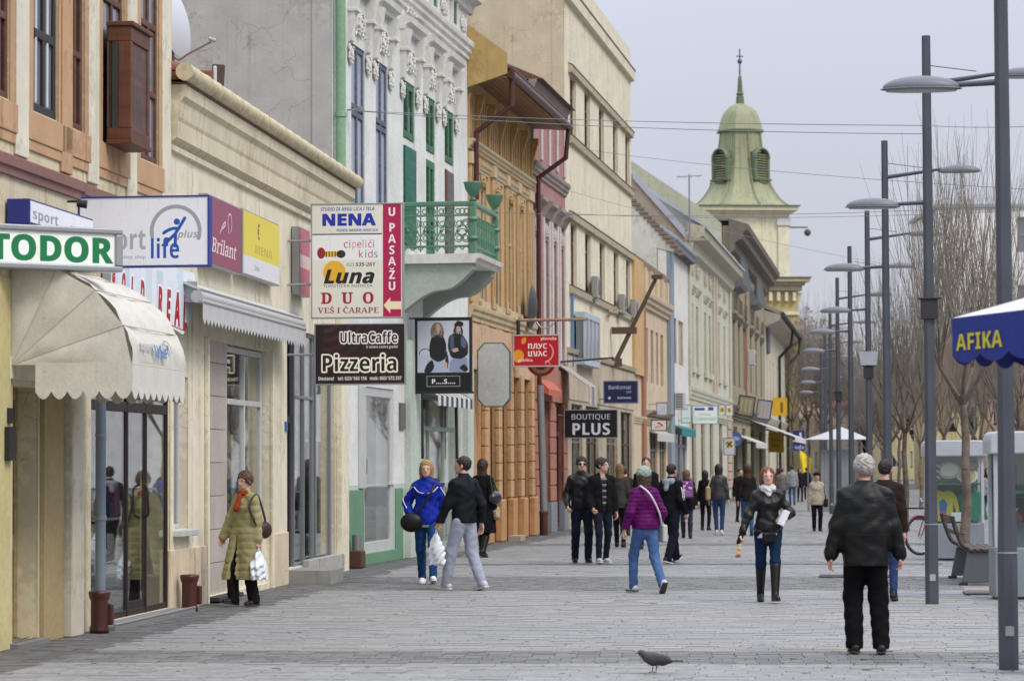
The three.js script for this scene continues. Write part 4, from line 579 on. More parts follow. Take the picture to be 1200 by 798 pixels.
// ------------------------------------------------------------------ weathered brown house
{
  const F = FA[9], b = F.thing('town_house', 'weathered grey brown house with heavy dark cornice, brick patches and spiked ledge', 'house'), L = F.len, s = px => F.s(px);
  const c = plaster([0.30, 0.26, 0.17]), dk = plaster([0.16, 0.135, 0.105]), H = F.h(860, 304), wb = F.h(862, 452), wt = F.h(862, 378), ys = F.h(860, 476);
  const wx = [860, 866, 872, 880, 886, 892].map(a => [s(a), s(a) + 1.7, wb, wt]);
  wallWith(b, L, 0, H + 1.4, [...wx, ...[860, 870, 880, 890].map(a => [s(a), s(a) + 3.2, 0.2, F.h(862, 500)])], c); part('wall', box(0.2, L, 0, H + 0.4, -14, -0.7), darkRoom, b);
  wx.forEach((w, i) => { windowIn(b, w, { frame: wood([0.30, 0.27, 0.18]), cols: 2, rows: [0.65], recess: 0.07, fw: 0.16, pane: i % 2 ? glassGrey : glassDark }); part('carved_relief', carving(w[0] - 0.5, w[1] + 0.5, wt + 0.3, wt + 1.6, 0.1, 500 + i, 2).map(g => g), dk, b); part('window_hood', mould(cornice(wt + 0.35, 0.2, 0.35), w[0] - 0.3, w[1] + 0.3), dk, b); });
  const brick = [M([0.40, 0.15, 0.08], { map: TW }), M([0.33, 0.12, 0.07], { map: TW })]; for (let i = 0; i < 10; i++) for (let j = 0; j < 2; j++) part('brick', rbox(s(858) + j * 1.4, s(858) + j * 1.4 + 1.3, F.h(860, 340) + i * 0.18, F.h(860, 340) + i * 0.18 + 0.15, 0, 0.12, 0.02), brick[(i + j) % 2], b);
  part('brick_strip', rbox(s(874.5), s(874.5) + 0.5, ys, wt + 2, 0, 0.08, 0.02), brick[0], b);
  for (let i = 0; i < 2; i++) { const x0 = i ? s(880) : s(860); const bk = part('spiked_ledge', mould([[0, wt + 1.6], [0.4, wt + 1.7], [0.4, wt + 1.9], [0, wt + 2.9]], x0, x0 + 5.5), M([0.20, 0.21, 0.22], { map: TW }), b); for (let k = 0; k < 4; k++) { const q = new THREE.ConeGeometry(0.3, 1.7, 4); q.translate(x0 + 0.4 + k * 1.5, wt + 2.6, 0.4); part('spike', q, M([0.10, 0.11, 0.11]), bk); } }
  const o = F.perp(0, 857, 300); part('cornice', mould([[0, H], [0.25, H + 0.2], [0.3, H + 0.6], [0.65, H + 0.75], [0.7, H + 1.05], [0.9, H + 1.2], [0.95, H + 1.45], [0, H + 1.7]], -0.2, L + 0.5), dk, b);
  part('roof', mould([[0.95, H + 1.46], [0, H + 1.75], [-3, H + 1.85], [-3, H + 1.7], [0, H + 1.65]], 0, L + 0.4), M([0.22, 0.20, 0.17], { map: TW }), b);
  const gp = [[846, 262], [832, 250], [742, 190], [700, 162]].map(([x, y]) => F.perp(0, x, y)); part('fire_wall', mould([...gp, [gp[3][0], 0], [-0.34, 0], [-0.34, H]], -0.25, -0.01), plaster([0.47, 0.46, 0.34]), b, { label: 'long stained gable wall sloping above the roofs' });
  part('string_course', mould(cornice(ys, 0.35, 0.5), 0, L), dk, b); part('storey_ledge', rbox(0, L, F.h(862, 492), ys - 0.62, 0, 0.15, 0.02), plaster([0.24, 0.21, 0.15]), b);
  [860, 870, 880, 890].forEach(a => windowIn(b, [s(a), s(a) + 3.2, 0.2, F.h(862, 500)], { frame: paint([0.1, 0.09, 0.08]), cols: 2, rows: [0.8], recess: 0.1, fw: 0.15 }));
  const am = F.thing('air_conditioner', 'white air conditioner high on the weathered brown house', 'air conditioner', s(876), F.h(876, 428), 0.05); part('casing', rbox(0, 1.0, 0, 0.8, 0.02, 0.4, 0.03), paint([0.6, 0.6, 0.58]), am); part('fan_grille', cyl(V(0.5, 0.4, 0.402), V(0.5, 0.4, 0.43), 0.3, 0.3, 16), paint([0.1, 0.1, 0.1]), am);
}
// ------------------------------------------------------------------ last white house of the row
{
  const F = FA[10], b = F.thing('town_house', 'white house at the end of the row with black rain pipes and slim windows', 'house'), L = F.len, s = px => F.s(px);
  const c = plaster([0.58, 0.54, 0.42]), H = F.h(905, 392), wb = F.h(900, 470), wt = F.h(900, 420);
  const wx = [899.5, 903, 906.5, 911, 915, 918.5].map(a => [s(a), s(a) + 1.5, wb, wt]), gx = [900, 910, 917].map(a => [s(a), s(a) + 2.6, 0.2, F.h(900, 512)]);
  wallWith(b, L, 0, H, [...wx, ...gx], c); part('wall', box(0.2, L, 0, H, -12, -0.7), darkRoom, b); wx.forEach(w => windowIn(b, w, { frame: whiteFrame, cols: 2, rows: [0.65], recess: 0.07, fw: 0.2, pane: glassGrey })); gx.forEach(w => windowIn(b, w, { frame: paint([0.1, 0.09, 0.08]), cols: 2, rows: [0.8], recess: 0.1, fw: 0.15 }));
  part('eave', mould([[0, H], [0.95, H + 0.4], [1.0, H + 0.7], [0, H + 1.0]], -0.4, L + 0.6), plaster([0.50, 0.46, 0.37]), b); part('gutter', cyl(V(-0.4, H + 0.75, 1.1), V(L + 0.6, H + 0.75, 1.1), 0.16, 0.16, 8), M([0.05, 0.045, 0.045]), b);
  part('roof', mould([[1.1, H + 0.9], [-6, H + 4.0], [-6, H + 3.8], [1.0, H + 0.7]], -0.4, L + 0.6), M([0.36, 0.33, 0.29], { map: TW }), b);
  for (const x of [L * 0.55, L]) part('rain_pipe', polyPipe([V(x, H + 0.7, 1.1), V(x, H - 0.4, 0.95), V(x, H - 1.2, 0.16), V(x, 0.2, 0.16)], 0.1), M([0.02, 0.02, 0.022]), b);
  part('storey_ledge', mould(cornice(wb - 1.0, 0.18, 0.4), 0, L), c, b); part('window_board', rbox(s(899), s(899) + 2.5, wt + 0.3, wt + 2.0, 0, 0.15, 0.02), M([0.10, 0.10, 0.13]), b);
  const e = thing('corner_house', 'plain beige house with a small bay past the end of the row', 'house', (() => { const p = F.w(L + 1.5, 0, -1.5); return [p.x, 0, p.z]; })(), F.rot); const yy = F.h(922, 505); part('wall', box(0, 16, 0, 8.6, -10, 0), plaster([0.5, 0.46, 0.36]), e); part('bay_window', [rbox(2, 5, 4.4, 7.4, 0.002, 0.9, 0.05)], paint([0.40, 0.42, 0.44]), e); part('window', rbox(2.4, 4.6, 5.0, 7.0, 0.9, 0.93, 0.02), glassDark, e); part('bay_base', rbox(1.8, 5.2, 4.1, 4.398, 0, 1.1, 0.05), whiteFrame, e);
  for (const x of [8, 11]) part('window', rbox(x, x + 1.4, 5, 7, 0, 0.05, 0.01), glassDark, e); part('roof', mould([[0.6, 8.602], [-5, 12], [-10, 8.602]], -0.3, 16.3), roofBrown, e);
}
// ------------------------------------------------------------------ church tower
{
  const Z = 222, k = FOC / Z, base = atDepth(871, 545, Z), cx = base.x; const t = thing('church_tower', 'yellow church tower with bell shaped green copper roof and spire', 'church tower', [cx, 0, -Z], 0.10);
  const py = y => atDepth(871, y, Z).y, cop = M([0.29, 0.30, 0.165], { map: TW, roughness: 0.6 }), copD = M([0.13, 0.17, 0.09], { map: TW, roughness: 0.6 }), yel = plaster([0.80, 0.74, 0.52]), yelL = plaster([0.80, 0.74, 0.54], false), yelD = plaster([0.52, 0.43, 0.19]);
  const hs = r => r / k;
  // an eight-sided surface from [radius px, y px]
  const oct = (prof, n = 8, sq = 0) => { const g = new THREE.LatheGeometry(prof.map(([r, y]) => new THREE.Vector2(hs(r), py(y))), n, Math.PI / n); return toCreasedNormals(g, 0.35); };
  const roof = part('tower_roof', oct([[62, 246], [60, 243], [50, 236], [42, 226], [35.5, 214], [31.5, 200], [29, 186], [26.5, 170], [25, 154]]), cop, t);
  part('dome', oct([[28, 155], [27, 152.5], [25.5, 147], [23.5, 140], [20, 132], [14, 125.5], [7, 122], [2.5, 120.5]]), cop, t); part('dome_lip', oct([[25, 156], [28.5, 155.5], [28.5, 153.5], [25, 153]]), copD, t);
  part('spire', oct([[5, 121], [4.6, 113], [3.2, 112], [4.8, 110], [3.4, 108], [2, 90], [0.6, 88]]), copD, t); const rodm = M([0.12, 0.11, 0.10], { metalness: 0.5 });
  part('finial', [cyl(V(0, py(88), 0), V(0, py(57), 0), 0.07, 0.05, 6), new THREE.IcosahedronGeometry(0.2, 1).translate(0, py(72), 0), box(-0.28, 0.28, py(66) - 0.04, py(66) + 0.04, -0.04, 0.04)], rodm, t);
  for (let i = 0; i < 16; i++) { const a = i / 16 * Math.PI * 2 + Math.PI / 16; const pts = [[60.4, 243.4], [50.4, 236], [42.4, 226], [36, 214], [32, 200], [29.5, 186], [27, 170], [25.3, 156]].map(([r, y]) => V(Math.sin(a) * hs(r) * (i % 2 ? 0.925 : 1), py(y), Math.cos(a) * hs(r) * (i % 2 ? 0.925 : 1))); part('roof_seam', tube(pts, 0.05, 4, 14), cop, roof); }
  // louvred dormers, one to each side
  for (let i = 0; i < 4; i++) { const a = i * Math.PI / 2 + 0.62, g = new THREE.Group(); const rr = hs(35.5); const o = [box(-0.85, -0.62, py(212), py(188), -0.9, 0.0), box(0.62, 0.85, py(212), py(188), -0.9, 0.0), box(-0.95, 0.95, py(214), py(212), -0.9, 0.12), box(-0.45, 0.45, py(217), py(214), -0.9, 0.05)]; const arch = new THREE.TorusGeometry(0.74, 0.13, 6, 12, Math.PI); arch.scale(1, 1, 2.6); arch.translate(0, py(188), -0.2); o.push(arch); const back = box(-0.66, 0.66, py(212), py(181), -0.8, -0.3); const fix = q => { q.translate(0, 0, rr); q.rotateY(a); return q; };
    const dm = part('louvred_dormer', o.map(fix), copD, t); part('dormer_back', fix(back), M([0.05, 0.06, 0.04]), dm); for (let j = 0; j < 10; j++) part('louvre_slat', fix(box(-0.62, 0.62, py(211 - j * 2.9), py(211 - j * 2.9) + 0.08, -0.28, -0.08)), cop, dm); }
  // square shaft with corner strips and cornices
  const sqr = (r, y0, y1) => box(-r, r, py(y0), py(y1), -r, r); const S = 46 / k;
  part('shaft', sqr(S, 335, 252), yel, t); part('cornice', [sqr(S + 0.75, 251, 246.5), sqr(S + 0.4, 254, 251), sqr(S + 0.15, 258, 254)], yelL, t); part('cornice_cap', sqr(S + 0.9, 246.4, 245.2), copD, t);
  for (const [sx, sz] of [[-1, 1], [1, 1], [1, -1], [-1, -1]]) { const pl = part('corner_pilaster', box(sx * (S - 0.75), sx * (S + 0.14), py(335), py(259), sz * (S - 0.75), sz * (S + 0.14)), yelL, t); part('capital', box(sx * (S - 0.85), sx * (S + 0.25), py(268), py(260), sz * (S - 0.85), sz * (S + 0.25)), whitePaint, pl); }
  for (let i = 0; i < 4; i++) { const q = box(-0.9, 0.9, py(320), py(275), S + 0.0, S + 0.1); q.rotateY(i * Math.PI / 2); part('blind_panel', q, yelL, t); }
  const S2 = 55.5 / k; part('belfry_base', sqr(S2, 560, 344), yelD, t); part('belfry_cornice', [sqr(S2 + 0.85, 334, 330), sqr(S2 + 0.5, 338, 334), sqr(S2 + 0.3, 344, 338)], plaster([0.50, 0.45, 0.31]), t); part('belfry_cap', sqr(S2 + 0.95, 329.9, 328.5), copD, t);
  for (let i = 0; i < 12; i++) for (let j = 0; j < 2; j++) { const q = box(-S2 + (i + 0.3) * S2 / 6, -S2 + (i + 0.7) * S2 / 6, py(356), py(346), S2, S2 + 0.35); q.rotateY(j * Math.PI / 2); part('dentil', q, yelL, t); }
  part('belfry_band', sqr(S2 + 0.15, 372, 368), yelL, t);
  part('flood_light', [cyl(V(S + 0.1, py(270), S), V(S + 1.6, py(270), S), 0.06, 0.06, 5), new THREE.SphereGeometry(0.28, 8, 6).translate(S + 1.6, py(276), S)], rodm, t);
  part('nave', box(-30, -S2 + 0.2, 0, 9, -10, 3), yelD, t); 
}
// television aerial on the roofs
{ const p = atDepth(808, 225, 110); const t = thing('tv_aerial', 'thin television aerial above the rooftops', 'aerial', [p.x, p.y - 2, p.z]); part('mast', cyl(V(0, 0, 0), V(0, 2.7, 0), 0.04, 0.03, 5), steel, t); part('boom', cyl(V(-0.5, 2.6, 0), V(0.5, 2.65, 0), 0.02, 0.02, 4), steel, t); for (let i = 0; i < 4; i++) part('dipole', cyl(V(-0.4 + i * 0.25, 2.6, -0.25), V(-0.4 + i * 0.25, 2.6, 0.25), 0.015, 0.015, 4), steel, t); }
// ------------------------------------------------------------------ signs
const alu = paint([0.42, 0.43, 0.44], { metalness: 0.5, roughness: 0.35 }), darkMetal = paint([0.03, 0.03, 0.033], { roughness: 0.4 });
const T_ = (x, txt, px, py, size, col, o = {}) => { x.save(); x.fillStyle = col; x.font = `${o.italic ? 'italic ' : ''}${o.bold === false ? '' : 'bold '}${size}px ${o.font || 'sans-serif'}`; x.textAlign = o.align || 'left'; x.textBaseline = 'alphabetic'; x.translate(px, py); if (o.w) { const m = x.measureText(txt).width || 1; x.scale(o.w / m, 1); } if (o.rot) x.rotate(o.rot); if (o.stroke) { x.strokeStyle = o.stroke; x.lineWidth = o.lw || 4; x.lineJoin = 'round'; x.strokeText(txt, 0, 0); } x.fillText(txt, 0, 0); x.restore(); };
// a sign that stands out across the street at s on facade F; px box of its face
function crossSign(F, s, [l, r, t, b], label, draw, o = {}) {
  const my = (t + b) / 2, mx = (l + r) / 2, z0 = F.perp(s, l, my)[0], z1 = F.perp(s, r, my)[0], y1 = F.perp(s, mx, t)[1], y0 = F.perp(s, mx, b)[1], w = z1 - z0, h = y1 - y0, th = o.th ?? 0.12, fr = o.fr ?? 0.025;
  const g = F.thing(o.name || 'shop_sign', label, o.cat || 'sign', s, y0, z0);
  part('sign_box', [rbox(0, th, 0, h, 0, w, 0.012)], o.frame || alu, g);
  if (fr) part('sign_frame', [rbox(-0.012, 0.0, 0, fr, 0, w, 0.004), rbox(-0.012, 0, h - fr, h, 0, w, 0.004), rbox(-0.012, 0, fr, h - fr, 0, fr, 0.004), rbox(-0.012, 0, fr, h - fr, w - fr, w, 0.004)], o.frame || alu, g);
  const pl = new THREE.PlaneGeometry(w - 2 * fr, h - 2 * fr); pl.rotateY(-Math.PI / 2); pl.translate(-0.003, h / 2, w / 2);
  const W = o.res || 512, H = Math.max(16, Math.round(W * (h - 2 * fr) / (w - 2 * fr))); part('sign_face', pl, print(W, H, draw, o.mat), g, { keepUV: true });
  (o.rods || [0.15, 0.85]).forEach(k => part('bracket', cyl(V(th / 2, h * k, -z0), V(th / 2, h * k, 0), 0.018, 0.018, 6), o.rodMat || alu, g));
  return { g, w, h, z0, y0 };
}
function flatSign(F, [l, r, tl, bl], off, depth, label, draw, o = {}) {
  const s0 = F.s(l, off), s1 = F.s(r, off), y1 = F.h(l, tl, off), y0 = F.h(l, bl, off), w = s1 - s0, h = y1 - y0, fr = o.fr ?? 0.02;
  const g = F.thing(o.name || 'shop_sign', label, o.cat || 'sign', s0, y0, off - depth);
  part('sign_box', rbox(0, w, 0, h, 0, depth, 0.01), o.frame || alu, g);
  const pl = new THREE.PlaneGeometry(w - 2 * fr, h - 2 * fr); pl.translate(w / 2, h / 2, depth + 0.003); const W = o.res || 512; part('sign_face', pl, print(W, Math.max(16, Math.round(W * h / w)), draw, o.mat), g, { keepUV: true });
  return { g, w, h };
}
const fill = (x, w, h, c) => { x.fillStyle = c; x.fillRect(0, 0, w, h); };
const grub = (x, w, h, seed, n = 120, a = 0.05) => { const R = rng(seed); for (let i = 0; i < n; i++) { x.fillStyle = `rgba(70,62,50,${a * R()})`; x.beginPath(); x.arc(R() * w, R() * h, 1 + R() * w * 0.012, 0, 7); x.fill(); } };
function sportLogo(x, cx, cy, r) { x.strokeStyle = '#9a9ca2'; x.lineWidth = r * 0.16; x.beginPath(); x.arc(cx, cy, r, Math.PI * 0.92, Math.PI * 2.12); x.stroke(); x.fillStyle = '#1b4fa6'; x.strokeStyle = '#1b4fa6'; x.lineCap = 'round'; x.beginPath(); x.arc(cx + r * 0.05, cy - r * 0.38, r * 0.13, 0, 7); x.fill(); x.lineWidth = r * 0.13; x.beginPath(); x.moveTo(cx + r * 0.38, cy - r * 0.52); x.quadraticCurveTo(cx + r * 0.1, cy - r * 0.05, cx - r * 0.05, cy + r * 0.15); x.lineTo(cx - r * 0.42, cy + r * 0.5); x.stroke(); x.beginPath(); x.moveTo(cx + r * 0.1, cy - r * 0.1); x.quadraticCurveTo(cx - r * 0.2, cy - r * 0.15, cx - r * 0.5, cy + r * 0.08); x.stroke(); x.beginPath(); x.moveTo(cx, cy + r * 0.1); x.lineTo(cx - r * 0.02, cy + r * 0.62); x.stroke(); }
{
  const F = FA[0];
  // TODOR light box, hung at a slant
  { const A = atDepth(-45, 286, 25.6), B = atDepth(142, 291, 26.5), d = B.clone().sub(A).setY(0), w = d.length(), h = 0.41, g = thing('shop_sign', 'long white light box sign with green lettering in a silver frame', 'sign', [A.x, A.y - h / 2, A.z], Math.atan2(-d.z, d.x));
    part('sign_box', rbox(0, w, 0, h, -0.2, 0, 0.03, 2), alu, g); const fr = 0.055; part('sign_frame', [rbox(0, w, 0, fr, 0, 0.035, 0.015), rbox(0, w, h - fr, h, 0, 0.035, 0.015), rbox(0, fr, fr, h - fr, 0, 0.035, 0.01), rbox(w - fr - 0.02, w, fr, h - fr, 0, 0.035, 0.015)], alu, g);
    const pl = new THREE.PlaneGeometry(w - 2 * fr, h - 2 * fr); pl.translate(w / 2, h / 2, 0.004); part('sign_face', pl, print(1024, 200, (x, W, H) => { fill(x, W, H, '#eef4ee'); T_(x, 'TODOR', W * 0.97, H * 0.9, H * 1.06, '#0b7442', { align: 'right', w: W * 0.83, stroke: '#0b7442', lw: 9 }); }), g, { keepUV: true });
    part('bracket', [cyl(V(0.3, h * 0.5, -0.2), V(0.3, h * 0.5, -0.2).add(V(-0.2, 0, -1.0)), 0.02, 0.02, 6)], alu, g); }
  // blue and white light box with the leaping figure
  crossSign(F, F.s(90), [91, 245, 229.5, 313], 'white projecting light box reading sport life plus with blue figure', (x, w, h) => { fill(x, w, h, '#e4e6ec'); T_(x, 'sport', w * 0.10, h * 0.76, h * 0.42, '#a3a6ad', { w: w * 0.42 }); sportLogo(x, w * 0.75, h * 0.5, h * 0.36); T_(x, 'plus', w * 0.76, h * 0.60, h * 0.15, '#9a9ca2', { italic: true }); T_(x, 'life', w * 0.545, h * 0.90, h * 0.40, '#1b4fa6', { w: w * 0.24 }); for (let i = 0; i < 4; i++) T_(x, 'shop', w * (0.13 + 0.1 * i), h * 0.9, h * 0.07, '#a9acb3'); grub(x, w, h, 3); }, { frame: paint([0.03, 0.05, 0.28]), fr: 0.018, th: 0.14, res: 768 });
  // flat sport box on the wall
  flatSign(F, [33, 108, 232, 262], 0.24, 0.22, 'small blue sided wall sign reading sport in grey letters', (x, w, h) => { fill(x, w, h, '#e2e4ea'); T_(x, 'sport', w * 0.03, h * 0.82, h * 0.7, '#8d9098', { w: w * 0.4 }); T_(x, 'life', w * 0.62, h * 0.95, h * 0.5, '#8d9098', { w: w * 0.25 }); }, { frame: paint([0.02, 0.03, 0.22]) });
  { const sp = F.thing('spotlight', 'small black spotlight on the wall above the sport sign', 'lamp', F.s(75), F.h(75, 236), 0.02); part('arm', cyl(V(0, 0, 0), V(0, 0, 0.12), 0.012, 0.012, 6), darkMetal, sp); part('lamp_body', cyl(V(0, -0.02, 0.1), V(0.02, -0.03, 0.2), 0.035, 0.045, 10), darkMetal, sp); }
  // oval shop board with red letters
  { const off = 0.14, s0 = F.s(132, off), s1 = F.s(233, off), yT = F.h(132, 291, off), yB = F.h(132, 348, off) , w = s1 - s0; const top = F.h(233, 314, off), bot = F.h(215, 392, off); const y0 = Math.min(yB, bot), y1 = yT, h = y1 - y0; const g = F.thing('shop_sign', 'white shield shaped shop board with tall red letters on the corner house', 'sign', s0, y0, 0.02);
    const pts = []; pts.push([0, h], [w * 0.96, h]); for (let i = 0; i <= 8; i++) { const a = i / 8; pts.push([w * (0.96 + 0.04 * Math.sin(a * Math.PI)) - w * 0.14 * a * a, lerp(h, 0, a)]); } pts.push([w * 0.55, h * 0.14], [0, h * 0.42]);
    part('sign_board', plate(pts, 0, 0.09), paint([0.45, 0.5, 0.55]), g); const sh = new THREE.ShapeGeometry(new THREE.Shape(pts.map(p => new THREE.Vector2(...p)))); sh.translate(0, 0, 0.093); const uv = sh.attributes.uv; for (let i = 0; i < uv.count; i++) uv.setXY(i, sh.attributes.position.getX(i) / w, sh.attributes.position.getY(i) / h);
    part('sign_face', sh, print(768, Math.round(768 * h / w), (x, W, H) => { fill(x, W, H, '#dfe6ec'); const gr = ['#cfdbe6', '#c2d2e0', '#d8e2ea']; for (let i = 0; i < 8; i++) { x.fillStyle = gr[i % 3]; x.fillRect(W * i / 8, H * 0.12 * (i % 3), W * 0.07, H * 0.9); } T_(x, 'shop centar', W * 0.3, H * 0.13, H * 0.09, '#7d93ad'); const L = 'GOLD REAL'; [...L].forEach((c, i) => { const t = i / 8, hh = H * (0.3 + 0.42 * t); x.save(); x.translate(W * (0.01 + 0.1 * i), H * (0.52 + 0.40 * t)); x.transform(0.8, 0, -0.12, 1, 0, 0); T_(x, c, 0, 0, hh, '#f3f5f6', { stroke: '#f3f5f6', lw: H * 0.12 }); T_(x, c, 0, 0, hh, '#a51f2a', { stroke: '#a51f2a', lw: H * 0.05 }); x.restore(); }); x.strokeStyle = '#b05560'; x.lineWidth = 3; x.beginPath(); x.moveTo(W * 0.1, H * 0.75); x.lineTo(W * 0.9, H * 0.95); x.stroke(); }), g, { keepUV: true }); }
  // dome awning of the corner shop
  {
    const s0 = F.s(9), yb = F.h(30, 430), out = F.perp(s0, 150, 418)[0], s1 = F.s(212, out), R = F.h(30, 312) - yb, L = s1 - s0; const g = F.thing('dome_awning', 'beige dome awning with scalloped edge over the corner shop', 'awning', s0, yb, 0.03);
    const cv = new THREE.MeshPhysicalMaterial({ color: lin(0.80, 0.77, 0.68), map: TC, bumpMap: BR, bumpScale: 0.004, roughness: 0.95, side: THREE.DoubleSide, transmission: 0.12, thickness: 0 });
    const ang = [0, 22, 46, 68, 90].map(a => a * Math.PI / 180), P = (a, r = 1) => [out * Math.cos(a) * r, R * Math.sin(a) * r];
    const strip = (x0, x1, a, b, n = 5) => { const pos = [], idx = []; for (let i = 0; i <= n; i++) for (let j = 0; j <= 8; j++) { const t = i / n, q = lerp(a, b, t), sag = 1 + 0.06 * Math.sin(t * Math.PI); const [z0, y0] = P(a), [z1, y1] = P(b); const z = lerp(z0, z1, t) * (0.4 + 0.6 * sag) + 0.0, y = lerp(y0, y1, t) * (0.4 + 0.6 * sag); const cr = 0.006 * Math.sin(j * 2.3 + a * 9 + i * 1.7) + 0.004 * Math.sin(j * 5.1 + i * 2.9 + b * 4); pos.push(lerp(x0, x1, j / 8), y + cr * Math.sin(q) - 0.02 * Math.sin(j / 8 * Math.PI) * Math.sin(q), z + cr * Math.cos(q) - 0.03 * Math.sin(j / 8 * Math.PI) * Math.cos(q)); } for (let i = 0; i < n; i++) for (let j = 0; j < 8; j++) { const k = i * 9 + j; idx.push(k, k + 1, k + 9, k + 1, k + 10, k + 9); } const q = new THREE.BufferGeometry(); q.setAttribute('position', new THREE.Float32BufferAttribute(pos, 3)); q.setIndex(idx); q.computeVertexNormals(); return q; };
    const fan = (x, a, b) => { const pos = [], idx = []; const n = 8; const bulge = x < 0.1 ? -0.03 : 0.03; for (let i = 0; i <= n; i++) { const t = i / n; for (const e of [0, 1]) { const [z, y] = P(e ? b : a); pos.push(x - (x < 0.1 ? 0 : 0) + 0, y * t, z * t); } const [z0, y0] = P(a), [z1, y1] = P(b); pos.push(x + (bulge + 0.015 * Math.sin(t * 9 + a * 7)) * Math.sin(t * Math.PI * 0.9), (y0 + y1) / 2 * t, (z0 + z1) / 2 * t); } for (let i = 0; i < n; i++) { const k = i * 3; idx.push(k, k + 2, k + 3, k + 2, k + 5, k + 3, k + 2, k + 1, k + 4, k + 2, k + 4, k + 5); } const q = new THREE.BufferGeometry(); q.setAttribute('position', new THREE.Float32BufferAttribute(pos, 3)); q.setIndex(idx); q.computeVertexNormals(); return q; };
    for (let i = 0; i < 4; i++) { part('canopy_panel', strip(0, L, ang[i], ang[i + 1]), cv, g); part('end_panel', fan(0.001, ang[i], ang[i + 1]), cv, g); part('end_panel', fan(L - 0.001, ang[i], ang[i + 1]), cv, g); }
    const seam = M([0.5, 0.46, 0.37]); ang.forEach(a => { const [z, y] = P(a, 1.003); part('rib', [cyl(V(-0.004, 0, 0), V(-0.004, y, z), 0.004, 0.004, 5), cyl(V(0, y, z), V(L, y, z), 0.005, 0.005, 5)], seam, g); });
    const scallop = (len, n) => { const sh = new THREE.Shape(); sh.moveTo(0, 0.015); sh.lineTo(len, 0.015); sh.lineTo(len, -0.25); for (let i = n; i > 0; i--) sh.quadraticCurveTo(len * (i - 0.5) / n, -0.40, len * (i - 1) / n, -0.25); sh.lineTo(0, 0.015); const q = new THREE.ExtrudeGeometry(sh, { depth: 0.006, bevelEnabled: false, curveSegments: 6 }); return q; };
    part('valance', scallop(L, 9).translate(0, 0, out), cv, g); for (const x of [0, L]) { const q = scallop(out * 0.8, 6); q.rotateY(-Math.PI / 2); q.translate(x - 0.003, 0, out * 0.2); part('valance', q, cv, g); }
    const pw = new THREE.PlaneGeometry(L * 0.75, 0.3); pw.translate(L / 2, 0.15, 0); pw.rotateX(-Math.atan2(out - P(ang[1])[0], P(ang[1])[1]) ); pw.translate(0, 0.035, out + 0.03); 
    part('printed_letters', pw, new THREE.MeshStandardMaterial({ map: canvasTex(512, 180, (x, w, h) => { T_(x, 'sport', 20, h * 0.62, h * 0.4, '#a8a8a8'); T_(x, 'life', w * 0.38, h * 0.8, h * 0.55, '#4f78b4'); sportLogo(x, w * 0.72, h * 0.5, h * 0.3); }), transparent: true, roughness: 0.9, side: THREE.DoubleSide }), g, { keepUV: true });
  }
}
